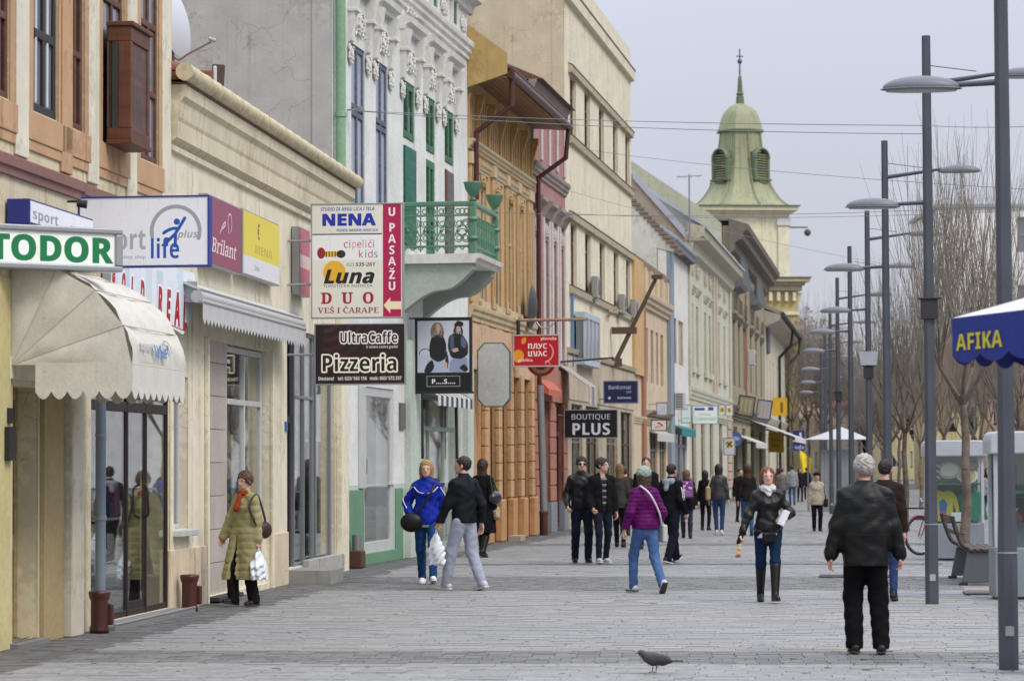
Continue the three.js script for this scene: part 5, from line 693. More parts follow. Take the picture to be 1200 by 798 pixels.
{
  const F = FA[1];
  flatSign(F, [243, 282, 226, 309], 0.14, 0.12, 'mauve wall light box with looping white script', (x, w, h) => { fill(x, w, h, '#8d4660'); x.strokeStyle = '#e9d9dc'; x.lineWidth = 5; x.lineCap = 'round'; x.beginPath(); x.moveTo(w * 0.35, h * 0.5); x.bezierCurveTo(w * 0.5, h * 0.2, w * 0.6, h * 0.3, w * 0.42, h * 0.42); x.moveTo(w * 0.62, h * 0.45); x.bezierCurveTo(w * 0.5, h * 0.05, w * 0.8, h * 0.05, w * 0.68, h * 0.42); x.stroke(); T_(x, 'Brilant', w * 0.08, h * 0.82, h * 0.3, '#efe4e4', { italic: true, font: 'serif', bold: false, w: w * 0.75 }); });
  flatSign(F, [284, 327, 243.5, 321], 0.14, 0.12, 'yellow and white wall light box with a euro symbol', (x, w, h) => { fill(x, w, h, '#dccb45'); x.fillStyle = '#d7d8dc'; x.fillRect(0, h * 0.7, w, h * 0.3); T_(x, '€', w * 0.38, h * 0.38, h * 0.36, '#5a5340'); T_(x, 'MENA', w * 0.3, h * 0.62, h * 0.2, '#b7a63b', { w: w * 0.5 }); T_(x, 'Zlatara', w * 0.3, h * 0.9, h * 0.12, '#8d8f94'); });
  // white awning with pointed fringe
  { const off = 0.36, s0 = F.s(236, off), s1 = F.s(357, off), y = F.h(236, 349, off), L = s1 - s0, g = F.thing('roller_awning', 'rolled white awning with a pointed fringe on the low cream shop', 'awning', s0, y, 0.02); const cv = new THREE.MeshPhysicalMaterial({ color: lin(0.60, 0.60, 0.60), map: TC, roughness: 0.9, side: THREE.DoubleSide });
    part('roller', [cyl(V(0, 0.02, off - 0.08), V(L, 0.02, off - 0.08), 0.075, 0.075, 14), rbox(0, L, -0.06, -0.01, off - 0.08, off + 0.01, 0.02)], paint([0.5, 0.5, 0.5], { roughness: 0.4 }), g); part('cover', mould([[0, 0.22], [off - 0.05, 0.09], [off - 0.03, 0.11], [0, 0.25]], 0, L), paint([0.62, 0.62, 0.61]), g);
    const n = 34, sh = new THREE.Shape(); sh.moveTo(0, -0.04); sh.lineTo(L, -0.04); sh.lineTo(L, -0.24); for (let i = n; i > 0; i--) { sh.lineTo(L * (i - 0.5) / n, -0.31); sh.lineTo(L * (i - 1) / n, -0.24); } const q = new THREE.ExtrudeGeometry(sh, { depth: 0.004, bevelEnabled: false }); q.translate(0, 0, off - 0.01); part('fringe', q, cv, g); for (const x of [0.1, L - 0.1]) part('bracket', rbox(x - 0.03, x + 0.03, -0.05, 0.2, -0.02, off - 0.1, 0.01), alu, g); }
  flatSign(F, [351, 363, 265, 345], 0.13, 0.12, 'narrow grey wall box with a pink face', (x, w, h) => { fill(x, w, h, '#b9606e'); x.fillStyle = '#d8b9b6'; x.fillRect(0, h * 0.4, w, h * 0.2); }, { res: 128 });
  const sN = F.s(336);
  crossSign(F, sN, [364, 473, 238, 373], 'tall cream directory sign listing NENA, Luna and DUO with crimson strip', (x, w, h) => {
    fill(x, w, h, '#d9d7cb'); const k = w / 1086, X = v => v * k * 1.0, Y = v => v * k;
    T_(x, 'STUDIO ZA NEGU LICA I TELA', w * 0.09, h * 0.055, h * 0.044, '#27308e', { italic: true, w: w * 0.6 }); T_(x, 'NENA', w * 0.10, h * 0.185, h * 0.14, '#1c2a9a', { w: w * 0.6, stroke: '#1c2a9a', lw: 9 }); T_(x, 'PEDIKIR, MANIKIR, NEGA LICA', w * 0.27, h * 0.24, h * 0.032, '#27308e', { w: w * 0.46 });
    x.fillStyle = '#222'; x.fillRect(0, h * 0.258, w * 0.775, h * 0.01); x.fillStyle = '#e2e2e2'; x.fillRect(0, h * 0.27, w * 0.775, h * 0.225);
    // a striped boot in place of the little figure
    x.fillStyle = '#e2b62a'; x.fillRect(w * 0.14, h * 0.415, w * 0.14, h * 0.05); x.fillStyle = '#2a2426'; for (let i = 0; i < 4; i++) x.fillRect(w * (0.15 + 0.033 * i), h * 0.415, w * 0.012, h * 0.05); x.beginPath(); x.ellipse(w * 0.32, h * 0.44, w * 0.05, h * 0.035, 0, 0, 7); x.fill(); x.fillStyle = '#8c2226'; x.beginPath(); x.ellipse(w * 0.1, h * 0.43, w * 0.045, h * 0.05, 0, 0, 7); x.fill();
    [...'cipelići'].forEach((c, i) => T_(x, c, w * (0.345 + [0, .062, .092, .15, .21, .24, .272, .325][i]), h * 0.385, h * 0.092, ['#b3303e', '#222', '#d98a90', '#b3303e', '#3d6b45', '#b3303e', '#b3303e', '#2c5aa0'][i], { bold: false, w: w * [.058, .022, .056, .056, .02, .024, .048, .022][i] })); [...'kids'].forEach((c, i) => T_(x, c, w * (0.51 + [0, .07, .105, .17][i]), h * 0.475, h * 0.09, ['#b3303e', '#2f6b4a', '#b3303e', '#5b7a70'][i], { bold: false }));
    x.fillStyle = '#e0a92a'; x.beginPath(); x.arc(w * 0.245, h * 0.60, w * 0.125, 0, 7); x.fill(); T_(x, '023', w * 0.385, h * 0.548, h * 0.04, '#333', { bold: false }); T_(x, '535-261', w * 0.475, h * 0.55, h * 0.045, '#1d1d1d', { italic: true, w: w * 0.22 }); T_(x, 'Luna', w * 0.11, h * 0.70, h * 0.17, '#141414', { italic: true, w: w * 0.57, stroke: '#141414', lw: 6 }); T_(x, 'TURISTIČKA AGENCIJA', w * 0.12, h * 0.735, h * 0.033, '#222', { w: w * 0.55, bold: false });
    ['D', 'U', 'O'].forEach((c, i) => T_(x, c, w * (0.095 + 0.23 * i), h * 0.88, h * 0.135, '#98162e', { font: 'serif', stroke: '#98162e', lw: 5 })); T_(x, 'VEŠ I ČARAPE', w * 0.06, h * 0.965, h * 0.068, '#98162e', { font: 'serif', w: w * 0.68 });
    x.fillStyle = '#a8144a'; x.fillRect(w * 0.785, 0, w * 0.2, h); const vt = 'U PASAŽU', ys = [0.105, 0, 0.245, 0.345, 0.445, 0.545, 0.665, 0.765]; [...vt].forEach((c, i) => c !== ' ' && T_(x, c, w * 0.885, h * ys[i], h * 0.105, '#ece3df', { align: 'center' })); x.fillStyle = '#e9d9b0'; x.beginPath(); x.moveTo(w * 0.79, h * 0.90); x.lineTo(w * 0.865, h * 0.83); x.lineTo(w * 0.865, h * 0.865); x.lineTo(w * 0.985, h * 0.865); x.lineTo(w * 0.985, h * 0.935); x.lineTo(w * 0.865, h * 0.935); x.lineTo(w * 0.865, h * 0.97); x.closePath(); x.fill(); grub(x, w, h, 8, 160);
  }, { res: 768, fr: 0.02, th: 0.1, rods: [0.3, 0.68] });
  crossSign(F, sN, [368, 475, 379, 451], 'dark brown sign with outlined UltraCaffe and Pizzeria lettering', (x, w, h) => { fill(x, w, h, '#221413'); for (let i = 0; i < 5; i++) { x.strokeStyle = `rgba(${96 - i * 8},${44 - i * 5},30,0.55)`; x.lineWidth = h * 0.07; x.beginPath(); x.arc(w * 0.1, -h * 0.25, h * (0.35 + 0.16 * i), 0.1, 1.6); x.stroke(); } T_(x, 'UltraCaffe', w * 0.27, h * 0.31, h * 0.25, '#241312', { w: w * 0.66, stroke: '#e9e4df', lw: h * 0.045 }); T_(x, 'U centru centra grada!', w * 0.57, h * 0.40, h * 0.065, '#d9d3cc', { w: w * 0.36 }); T_(x, 'Pizzeria', w * 0.06, h * 0.79, h * 0.38, '#17100f', { w: w * 0.87, stroke: '#f1ead6', lw: h * 0.055 }); T_(x, 'Dostava!', w * 0.03, h * 0.94, h * 0.085, '#e9e4df', { w: w * 0.18 }); T_(x, 'tel: 023/ 563 156', w * 0.25, h * 0.94, h * 0.085, '#e9e4df', { w: w * 0.33 }); T_(x, 'mob: 063/ 572 337', w * 0.61, h * 0.94, h * 0.085, '#e9e4df', { w: w * 0.36 }); }, { res: 768, fr: 0.018, th: 0.1, rods: [0.5] });
}
{
  const F = FA[2];
  const ps = crossSign(F, F.s(479), [486, 553, 372, 460], 'black framed fashion poster showing two people in dark jackets', (x, w, h) => {
    fill(x, w, h, '#0d0d0e'); const gr = '#c9ccd6'; x.fillStyle = gr; x.fillRect(w * 0.03, h * 0.03, w * 0.94, h * 0.71);
    const R = rng(31), blob = (pts, c) => { x.fillStyle = c; x.beginPath(); pts.forEach(([a, b], i) => { const n = pts[(i + 1) % pts.length], t = 0.3; const p0 = [lerp(a, pts[(i + pts.length - 1) % pts.length][0], t) * w, lerp(b, pts[(i + pts.length - 1) % pts.length][1], t) * h]; i ? x.lineTo(...p0) : x.moveTo(...p0); x.quadraticCurveTo(a * w, b * h, lerp(a, n[0], t) * w, lerp(b, n[1], t) * h); }); x.closePath(); x.fill(); };
    const strands = (cx, cy, rx, ry, c, n) => { x.strokeStyle = c; x.lineWidth = 3; for (let i = 0; i < n; i++) { const a = R() * 6.28; x.beginPath(); x.moveTo((cx + Math.cos(a) * rx * 0.4) * w, (cy - ry * 0.6) * h); x.quadraticCurveTo((cx + Math.cos(a) * rx * 1.3) * w, cy * h, (cx + Math.cos(a) * rx) * w, (cy + ry * (0.6 + R() * 0.6)) * h); x.stroke(); } };
    x.fillStyle = '#bcc1cf'; x.fillRect(w * 0.03, h * 0.5, w * 0.94, h * 0.24);
    blob([[0.16, 0.74], [0.22, 0.58], [0.36, 0.54], [0.52, 0.6], [0.6, 0.56], [0.66, 0.74]], '#a9b1c6'); blob([[0.6, 0.74], [0.62, 0.58], [0.76, 0.5], [0.94, 0.54], [0.95, 0.74]], '#8994ad'); blob([[0.28, 0.26], [0.38, 0.21], [0.5, 0.24], [0.56, 0.36], [0.54, 0.56], [0.4, 0.6], [0.26, 0.54], [0.24, 0.4]], '#14151a'); blob([[0.6, 0.24], [0.72, 0.2], [0.86, 0.23], [0.95, 0.34], [0.95, 0.5], [0.82, 0.56], [0.64, 0.54], [0.58, 0.4]], '#16171c'); blob([[0.62, 0.24], [0.69, 0.23], [0.7, 0.44], [0.63, 0.46]], '#4a566e'); blob([[0.82, 0.23], [0.93, 0.3], [0.9, 0.42], [0.82, 0.38]], '#56637c');
    strands(0.39, 0.13, 0.11, 0.12, '#6d5140', 60); strands(0.39, 0.13, 0.1, 0.1, '#8a6a52', 26); blob([[0.37, 0.07], [0.44, 0.08], [0.45, 0.15], [0.41, 0.2], [0.37, 0.16]], '#cfac9a'); strands(0.77, 0.15, 0.08, 0.1, '#2a211f', 40); blob([[0.7, 0.08], [0.76, 0.03], [0.86, 0.05], [0.87, 0.11], [0.7, 0.11]], '#15161c'); blob([[0.74, 0.11], [0.81, 0.11], [0.81, 0.17], [0.77, 0.21], [0.74, 0.17]], '#c4a291'); x.fillStyle = '#2a1d1a'; for (const [a, b] of [[0.395, 0.115], [0.43, 0.115], [0.76, 0.135], [0.795, 0.135]]) x.fillRect(a * w - 4, b * h, 8, 3); x.fillStyle = '#8c3f3c'; x.fillRect(0.4 * w, 0.165 * h, 12, 3); x.fillRect(0.765 * w, 0.18 * h, 12, 3);
    blob([[0.2, 0.62], [0.3, 0.56], [0.34, 0.66], [0.28, 0.74], [0.14, 0.74]], '#17171b'); blob([[0.56, 0.42], [0.6, 0.58], [0.57, 0.7], [0.53, 0.6]], '#1c1d22'); blob([[0.66, 0.42], [0.76, 0.4], [0.78, 0.45], [0.68, 0.47]], '#c4a291'); blob([[0.5, 0.6], [0.57, 0.6], [0.57, 0.67], [0.52, 0.68]], '#c9a593'); blob([[0.78, 0.68], [0.88, 0.62], [0.96, 0.7], [0.9, 0.74]], '#141418'); x.strokeStyle = '#17171b'; x.lineWidth = 7; x.beginPath(); x.arc(w * 0.17, h * 0.5, w * 0.11, 3.2, 6.2); x.stroke();
    x.strokeStyle = '#ddd'; x.lineWidth = 3; x.strokeRect(w * 0.2, h * 0.79, w * 0.6, h * 0.14); T_(x, 'P....S....', w * 0.28, h * 0.895, h * 0.09, '#eee', { w: w * 0.44 });
  }, { res: 512, fr: 0.02, th: 0.08, frame: darkMetal, rods: [] , name: 'poster_sign' });
  part('hanger_bar', [cyl(V(0.04, 0.0, -ps.z0), V(0.04, 0.0, ps.w + 0.03), 0.02, 0.02, 6)], darkMetal, ps.g); part('hanger_bar', [cyl(V(0.04, ps.h - 0.01, -ps.z0), V(0.04, ps.h - 0.01, ps.w), 0.015, 0.015, 6)], darkMetal, ps.g);
  { const off = 0.32, s0 = F.s(512, off), s1 = F.s(552, off), y = F.h(512, 475, off), g = F.thing('striped_canopy', 'small black and white striped canopy over the green fronted shop', 'canopy', s0, y, 0.02); const n = 14, w = (s1 - s0) / n; for (let i = 0; i < n; i++) part('stripe', mould([[0, 0.35], [off, 0.18], [off, 0], [off + 0.01, 0], [off + 0.01, 0.19], [0, 0.36]], i * w, (i + 1) * w - 0.001), i % 2 ? M([0.05, 0.05, 0.055]) : M([0.6, 0.6, 0.6]), g); for (const x of [0.02, n * w - 0.05]) part('support', cyl(V(x, 0.3, 0), V(x, -1.0, 0.02), 0.03, 0.03, 6), darkMetal, g); }
}
{
  const F = FA[3];
  // blank octagonal panel
  { const s0 = F.s(556), c = (px, py) => F.perp(s0, px, py); const pts = [[559, 411], [567, 401.5], [590, 401.5], [598, 412], [598, 468], [590, 477], [567, 477], [559, 468]].map(p => c(...p)); const zc = pts.reduce((a, p) => a + p[0], 0) / 8, yc = pts.reduce((a, p) => a + p[1], 0) / 8; const g = F.thing('blank_sign', 'blank grey white octagonal sign on a bracket', 'sign', s0, yc, zc); const q = pts.map(([z, y]) => [z - zc, y - yc]); part('sign_frame', mould(q.map(([a, b]) => [a * 1.0, b * 1.0]), 0, 0.1), paint([0.06, 0.12, 0.09]), g); part('sign_face', mould(q.map(([a, b]) => [a * 0.93, b * 0.965]), -0.004, 0.02), M([0.50, 0.52, 0.53], { map: TP, roughness: 0.5 }), g); part('bracket', cyl(V(0.05, 0.2, -zc), V(0.05, 0.2, q[0][0]), 0.025, 0.025, 6), darkMetal, g); }
  const sR = F.s(598); const rs = crossSign(F, sR, [601, 656, 392, 430], 'square red and yellow sign with mirrored white angular letters', (x, w, h) => { fill(x, w, h, '#b81420'); x.fillStyle = '#e0a024'; x.beginPath(); x.ellipse(w * 0.1, h * 0.68, w * 0.12, h * 0.22, 0, 0, 7); x.ellipse(w * 0.22, h * 0.16, w * 0.05, h * 0.12, 0.4, 0, 7); x.fill(); x.strokeStyle = 'rgba(240,200,190,0.75)'; x.lineWidth = w * 0.035; x.beginPath(); x.arc(w * 0.66, h * 0.55, w * 0.22, -0.9, 1.4); x.stroke(); for (const m of [1, -1]) { x.save(); x.translate(w * 0.3, h * 0.47); x.scale(1, m); T_(x, 'ПЛУС', 0, -h * 0.04, h * 0.24, '#f4ecea', { w: w * 0.45 }); x.restore(); } T_(x, 'plavuša', w * 0.6, h * 0.14, h * 0.13, '#f0e4e2', { w: w * 0.36 }); T_(x, 'pčelica', w * 0.08, h * 0.86, h * 0.13, '#f0e4e2', { w: w * 0.34 }); x.strokeStyle = '#f0e4e2'; x.lineWidth = 4; x.beginPath(); x.arc(w * 0.76, h * 0.95, w * 0.05, 0, 7); x.stroke(); }, { fr: 0.03, th: 0.08, frame: paint([0.6, 0.55, 0.52]), rods: [] });
  part('support_beam', cyl(V(0.04, rs.h + 0.33, -rs.z0), V(0.04, rs.h + 0.33, rs.w + 0.6), 0.035, 0.035, 8), M([0.40, 0.25, 0.15], { map: TW }), rs.g); for (const z of [0.12, rs.w - 0.1]) part('hanger', cyl(V(0.04, rs.h - 0.1, z), V(0.04, rs.h + 0.33, z), z < 0.2 ? 0.045 : 0.015, z < 0.2 ? 0.045 : 0.015, 8), darkMetal, rs.g);
  { const c = F.perp(sR + 0.25, 634, 424), g = F.thing('round_sign', 'round red and cream sign behind the square red sign', 'sign', sR + 0.25, c[1], c[0]); const dz = (F.perp(sR + 0.25, 651, 424)[0] - c[0]); const disc = (r, x0, x1) => { const q = new THREE.CylinderGeometry(r, r, x1 - x0, 28); q.rotateZ(Math.PI / 2); q.translate((x0 + x1) / 2, 0, 0); return q; }; part('sign_disc', disc(dz, 0, 0.06), paint([0.42, 0.02, 0.02]), g); part('ring', disc(dz * 0.78, -0.006, 0.03), paint([0.55, 0.42, 0.28]), g); part('centre', disc(dz * 0.55, -0.012, 0.02), paint([0.36, 0.02, 0.02]), g); part('bracket', cyl(V(0.03, 0.05, -c[0]), V(0.03, 0.05, 0), 0.02, 0.02, 6), darkMetal, g); }
  { const s0 = F.s(613), c = F.perp(s0, 627, 360), g = F.thing('satellite_dish', 'dark satellite dish edge on between the ochre and pink houses', 'dish', s0, c[1], c[0]); const q = new THREE.SphereGeometry(1.1, 20, 8, 0, Math.PI * 2, 0, 0.5); q.translate(0, -1.05, 0); q.rotateX(1.5); q.rotateZ(0.1); q.rotateX(0.12); part('reflector', q, M([0.05, 0.05, 0.05], { roughness: 0.5 }), g); part('arm', tube([[0, -0.1, -0.1], [-0.1, -0.5, 0.2], [0, -0.3, 0.6]], 0.02, 6), alu, g); part('mount', cyl(V(0, -0.1, 0), V(0, -0.35, -c[0]), 0.03, 0.03, 6), alu, g); }
}
crossSign(FA[4], FA[4].s(654), [661, 724, 480, 513.5], 'black sign reading BOUTIQUE PLUS in silver letters', (x, w, h) => { fill(x, w, h, '#0a0c12'); T_(x, 'BOUTIQUE', w * 0.12, h * 0.33, h * 0.27, '#c9ced6', { w: w * 0.76, bold: false }); T_(x, 'PLUS', w * 0.12, h * 0.9, h * 0.6, '#d2d6dc', { w: w * 0.76 }); }, { fr: 0.02, frame: alu, rods: [0.8] });
crossSign(FA[5], FA[5].s(699), [707, 748, 446, 473], 'navy blue sign reading Bankomat 24h', (x, w, h) => { fill(x, w, h, '#1a2045'); T_(x, 'Bankomat', w * 0.12, h * 0.36, h * 0.25, '#c6cbe0', { w: w * 0.7, bold: false }); T_(x, '24h', w * 0.66, h * 0.55, h * 0.16, '#b8bdd4', { bold: false }); T_(x, 'NLB Banka', w * 0.4, h * 0.82, h * 0.13, '#c6cbe0', { w: w * 0.42 }); x.fillStyle = '#c6cbe0'; x.fillRect(w * 0.12, h * 0.72, w * 0.07, h * 0.12); }, { fr: 0.03, frame: paint([0.2, 0.22, 0.3]), rods: [0.2] });
{ const F = FA[4]; const s0 = F.s(655), g = F.thing('awning', 'cream and grey folding awning above the pink house door', 'awning', s0, F.h(655, 470), 0.02); const w = F.s(664) - s0; for (let i = 0; i < 3; i++) part('awning_panel', mould([[0, 0.9], [0.75, 0.35], [0.76, -0.1], [0.78, -0.1], [0.78, 0.38], [0, 0.94]], i * w / 3, (i + 1) * w / 3 - 0.01), i === 1 ? M([0.18, 0.18, 0.2]) : M([0.55, 0.52, 0.43], { map: TC }), g); part('rod', cyl(V(0, 1.0, 0), V(0.1, 1.1, 1.4), 0.025, 0.025, 6), darkMetal, g); }
const crossMark = (x, w, h) => { x.strokeStyle = '#15130c'; x.lineWidth = w * 0.12; x.lineCap = 'butt'; for (const m of [1, -1]) { x.beginPath(); x.moveTo(w / 2 - m * w * 0.26, h / 2 - w * 0.26); x.lineTo(w / 2 + m * w * 0.26, h / 2 + w * 0.26); x.stroke(); } x.fillStyle = '#15130c'; for (const a of [[-.3, -.1], [.3, .1], [-.1, .3], [.1, -.3]]) x.fillRect(w / 2 + a[0] * w - w * 0.05, h / 2 + a[1] * w - w * 0.05, w * 0.1, w * 0.1); };
crossSign(FA[6], FA[6].s(757), [763, 782, 491.5, 505], 'small white sign with a red swoosh beside the peach house', (x, w, h) => { fill(x, w, h, '#d9d6d4'); x.strokeStyle = '#b4232b'; x.lineWidth = h * 0.16; x.beginPath(); x.arc(w * 0.42, h * 0.8, w * 0.34, -1.7, -0.3); x.stroke(); T_(x, 'MTS', w * 0.22, h * 0.8, h * 0.3, '#b4232b'); }, { fr: 0.03, frame: darkMetal, res: 256, rods: [0.5] });
crossSign(FA[6], FA[6].s(760), [769, 783.5, 471, 487.5], 'pale lilac light box above the swoosh sign', (x, w, h) => { fill(x, w, h, '#c9cbd6'); for (let i = 0; i < 3; i++) { x.fillStyle = '#b3b5c6'; x.fillRect(w * (0.2 + 0.22 * i), h * 0.2, w * 0.12, h * 0.6); } }, { fr: 0.05, res: 128 });
{ const a = FA[7].thing('air_conditioner', 'white air conditioner on the plain white house', 'air conditioner', FA[7].s(786), FA[7].h(786, 480), 0.15); part('casing', rbox(0, 0.7, 0, 0.62, 0, 0.36, 0.03), paint([0.55, 0.54, 0.51]), a); for (let i = 0; i < 6; i++) part('grille_slat', rbox(-0.01, 0, 0.08 + i * 0.09, 0.13 + i * 0.09, 0.06, 0.3, 0.004), paint([0.2, 0.2, 0.19]), a); }
crossSign(FA[7], FA[7].s(795), [798, 811, 474, 496], 'pale green light box left of the pharmacy sign', (x, w, h) => { fill(x, w, h, '#cfdcd5'); T_(x, 'apoteka', w * 0.1, h * 0.8, h * 0.14, '#6fa58c', { w: w * 0.8 }); x.fillStyle = '#8fa8c2'; x.fillRect(w * 0.3, h * 0.15, w * 0.4, h * 0.12); }, { fr: 0.04, res: 128 });
crossSign(FA[8], FA[8].s(809.5), [811.5, 842, 475, 497], 'wide white pharmacy sign reading COSMOPHARM in green', (x, w, h) => { fill(x, w, h, '#e3e8e6'); x.fillStyle = '#3c4aa0'; x.fillRect(w * 0.06, h * 0.1, w * 0.42, h * 0.15); x.fillRect(w * 0.62, h * 0.06, w * 0.22, h * 0.2); T_(x, 'APOTEKA', w * 0.24, h * 0.56, h * 0.18, '#5fae8c', { w: w * 0.5, bold: false }); T_(x, 'COSMOPHARM', w * 0.05, h * 0.85, h * 0.28, '#2f9a72', { w: w * 0.9, bold: false }); }, { fr: 0.03, res: 384 });
crossSign(FA[8], FA[8].s(841), [842.5, 850.5, 474, 487], 'white bank sign with a black cross on yellow next to the pharmacy sign', (x, w, h) => { fill(x, w, h, '#dcdcd6'); x.fillStyle = '#d8c022'; x.fillRect(w * 0.2, h * 0.22, w * 0.6, h * 0.56); crossMark(x, w, h); }, { fr: 0.03, res: 128 });
crossSign(FA[8], FA[8].s(849), [851, 859.5, 474, 487.5], 'narrow bank sign with a black cross beyond the first cross sign', (x, w, h) => { fill(x, w, h, '#dcdcd6'); x.fillStyle = '#d8c022'; x.fillRect(w * 0.3, h * 0.22, w * 0.4, h * 0.56); crossMark(x, w * 0.9, h); }, { fr: 0.03, res: 128 });
crossSign(FA[8], FA[8].s(846), [848, 862, 513, 533.5], 'square white bank sign with a yellow cross emblem low on the wall', (x, w, h) => { fill(x, w, h, '#d3d5d8'); x.fillStyle = '#d9b81e'; x.fillRect(w * 0.26, h * 0.16, w * 0.48, h * 0.42); x.save(); x.translate(0, -h * 0.13); crossMark(x, w, h); x.restore(); }, { fr: 0.04, res: 128 });
{ const F = FA[9], s0 = F.s(858), c = F.perp(s0, 861, 514), dz = F.perp(s0, 870, 514)[0] - c[0], g = F.thing('round_sign', 'round blue sign with a white oval on the brown house', 'sign', s0, c[1], c[0]); const q = new THREE.CylinderGeometry(dz, dz, 0.1, 24); q.rotateZ(Math.PI / 2); part('sign_disc', q, paint([0.06, 0.16, 0.40]), g); const e = new THREE.CylinderGeometry(dz * 0.7, dz * 0.7, 0.03, 24); e.rotateZ(Math.PI / 2); e.scale(1, 0.4, 1); e.translate(-0.06, 0, 0); part('oval', e, paint([0.6, 0.45, 0.5]), g); part('bracket', cyl(V(0, 0, -c[0]), V(0, 0, -dz), 0.03, 0.03, 5), darkMetal, g); }
for (const [l, r, t, b2, lab, col, c2] of [[863, 883, 462, 486, 'tilted dark framed panel with straw coloured stripes on the brown house', '#8f8870', '#b9b08c'], [885, 903, 467, 490, 'tilted dark framed panel with pale blue face on the brown house', '#9aa1ac', '#c08a3a']]) { const q = crossSign(FA[9], FA[9].s(l - 3), [l, r, t, b2], lab, (x, w, h) => { fill(x, w, h, col); for (let i = 0; i < 7; i++) { x.fillStyle = i % 2 ? c2 : col; x.fillRect(w * i / 7, h * 0.15, w * 0.08, h * 0.7); } }, { fr: 0.06, frame: darkMetal, res: 128 }); q.g.rotation.x = 0; q.g.rotateX(0.16); }
crossSign(FA[10], FA[10].s(901), [905, 923, 466, 487], 'bright yellow projecting sign with a dark emblem', (x, w, h) => { fill(x, w, h, '#d6a51e'); x.fillStyle = '#6b5a22'; x.fillRect(w * 0.55, h * 0.25, w * 0.18, h * 0.6); }, { fr: 0.02, res: 128, frame: paint([0.5, 0.35, 0.03]) });
crossSign(FA[9], FA[9].s(893), [901, 919, 506, 530], 'dark yellow sign board under the long white awning', (x, w, h) => { fill(x, w, h, '#c39a1c'); T_(x, 'Western', w * 0.15, h * 0.45, h * 0.2, '#5e4a12', { w: w * 0.6 }); T_(x, 'Union', w * 0.2, h * 0.75, h * 0.2, '#5e4a12', { w: w * 0.5 }); }, { fr: 0.02, res: 128, frame: paint([0.4, 0.3, 0.03]) });
crossSign(FA[10], FA[10].s(919), [929, 944, 504, 529], 'dark blue street sign with white marks at the end of the row', (x, w, h) => { fill(x, w, h, '#1e2c78'); x.fillStyle = '#d7dbe8'; x.fillRect(w * 0.55, h * 0.1, w * 0.2, h * 0.3); T_(x, 'info', w * 0.15, h * 0.9, h * 0.24, '#d7dbe8'); x.fillStyle = '#d7dbe8'; x.fillRect(0, h * 0.48, w, h * 0.06); }, { fr: 0.03, res: 128 });
// awnings further down the row
function slopeAwning(F, l, r, yTop, yBot, out, label, mat, name = 'awning') { const s0 = F.s(l), s1 = F.s(r), y0 = F.perp(s0, l + 4, yBot)[1], h = F.h(l, yTop) - y0, g = F.thing(name, label, 'awning', s0, y0, 0.02); part('awning_sheet', mould([[0, h], [out, 0.25], [out, 0], [out + 0.02, 0], [out + 0.02, 0.28], [0, h + 0.04]], 0, s1 - s0), mat, g); for (const x of [0.05, s1 - s0 - 0.1]) part('awning_arm', cyl(V(x, h - 0.25, 0), V(x, 0.2, out - 0.1), 0.03, 0.03, 6), darkMetal, g); return g; }
slopeAwning(FA[7], 788, 805, 499, 511, 0.32, 'teal fabric awning over a shop of the plain white house', M([0.01, 0.22, 0.22], { map: TC }));
slopeAwning(FA[6], 761, 781, 506, 517, 0.25, 'small white awning under the swoosh sign', M([0.6, 0.58, 0.54], { map: TC }));
slopeAwning(FA[9], 862, 876, 510, 525, 1.0, 'short white awning on the brown house', M([0.6, 0.58, 0.54], { map: TC }));
slopeAwning(FA[9], 880, 897.5, 493, 518, 2.4, 'long white awning reaching out from the brown house', M([0.66, 0.65, 0.62], { map: TC }));
{ const p = ground(938, 575), g = thing('banner_flag', 'drooping bright yellow flag on a short pole', 'flag', [p.x, 0, p.z]); part('pole', cyl(V(0, 0, 0), V(0, 2.6, 0), 0.04, 0.04, 6), alu, g); const sh = new THREE.PlaneGeometry(1.1, 1.6, 6, 6), a = sh.attributes.position; for (let i = 0; i < a.count; i++) { const x = a.getX(i) + 0.55, y = a.getY(i); a.setXYZ(i, x * (0.6 + 0.1 * y), y - x * 0.5 + 1.7, 0.12 * Math.sin(x * 6 + y * 2)); } sh.computeVertexNormals(); part('cloth', sh, M([0.75, 0.55, 0.02]), g); }
// satellite dish and the rusty roof box behind the low cream shop
{ const F = FA[1]; const z0 = 33.4, p = atDepth(207, 20, z0), g = thing('satellite_dish', 'pale satellite dish on the roof of the low cream shop', 'dish', [p.x, p.y, p.z], 0.25); const q = new THREE.SphereGeometry(1.0, 28, 10, 0, Math.PI * 2, 0, 0.52); q.translate(0, -0.93, 0); q.rotateX(Math.PI / 2 - 0.25); q.scale(0.8, 1, 1); q.rotateY(0.95); part('reflector', q, M([0.52, 0.53, 0.58], { roughness: 0.4 }), g); const e = k => atDepth(...k, z0 - 0.25).sub(p).applyAxisAngle(V(0, 1, 0), -0.25); part('feed_arm', tube([e([203, 66]), e([208, 70]), e([222, 62]), e([247, 49])], 0.012, 6, 20), M([0.22, 0.15, 0.10]), g); const k = e([250, 47]); part('receiver', [new THREE.SphereGeometry(0.028, 10, 8).translate(k.x, k.y, k.z), cyl(k, k.clone().add(V(-0.06, 0.02, 0)), 0.022, 0.022, 8)], paint([0.5, 0.48, 0.42]), g); part('mast', cyl(V(-0.05, -0.3, -0.05), V(-0.05, -1.1, -0.1), 0.03, 0.03, 8), steel, g); }
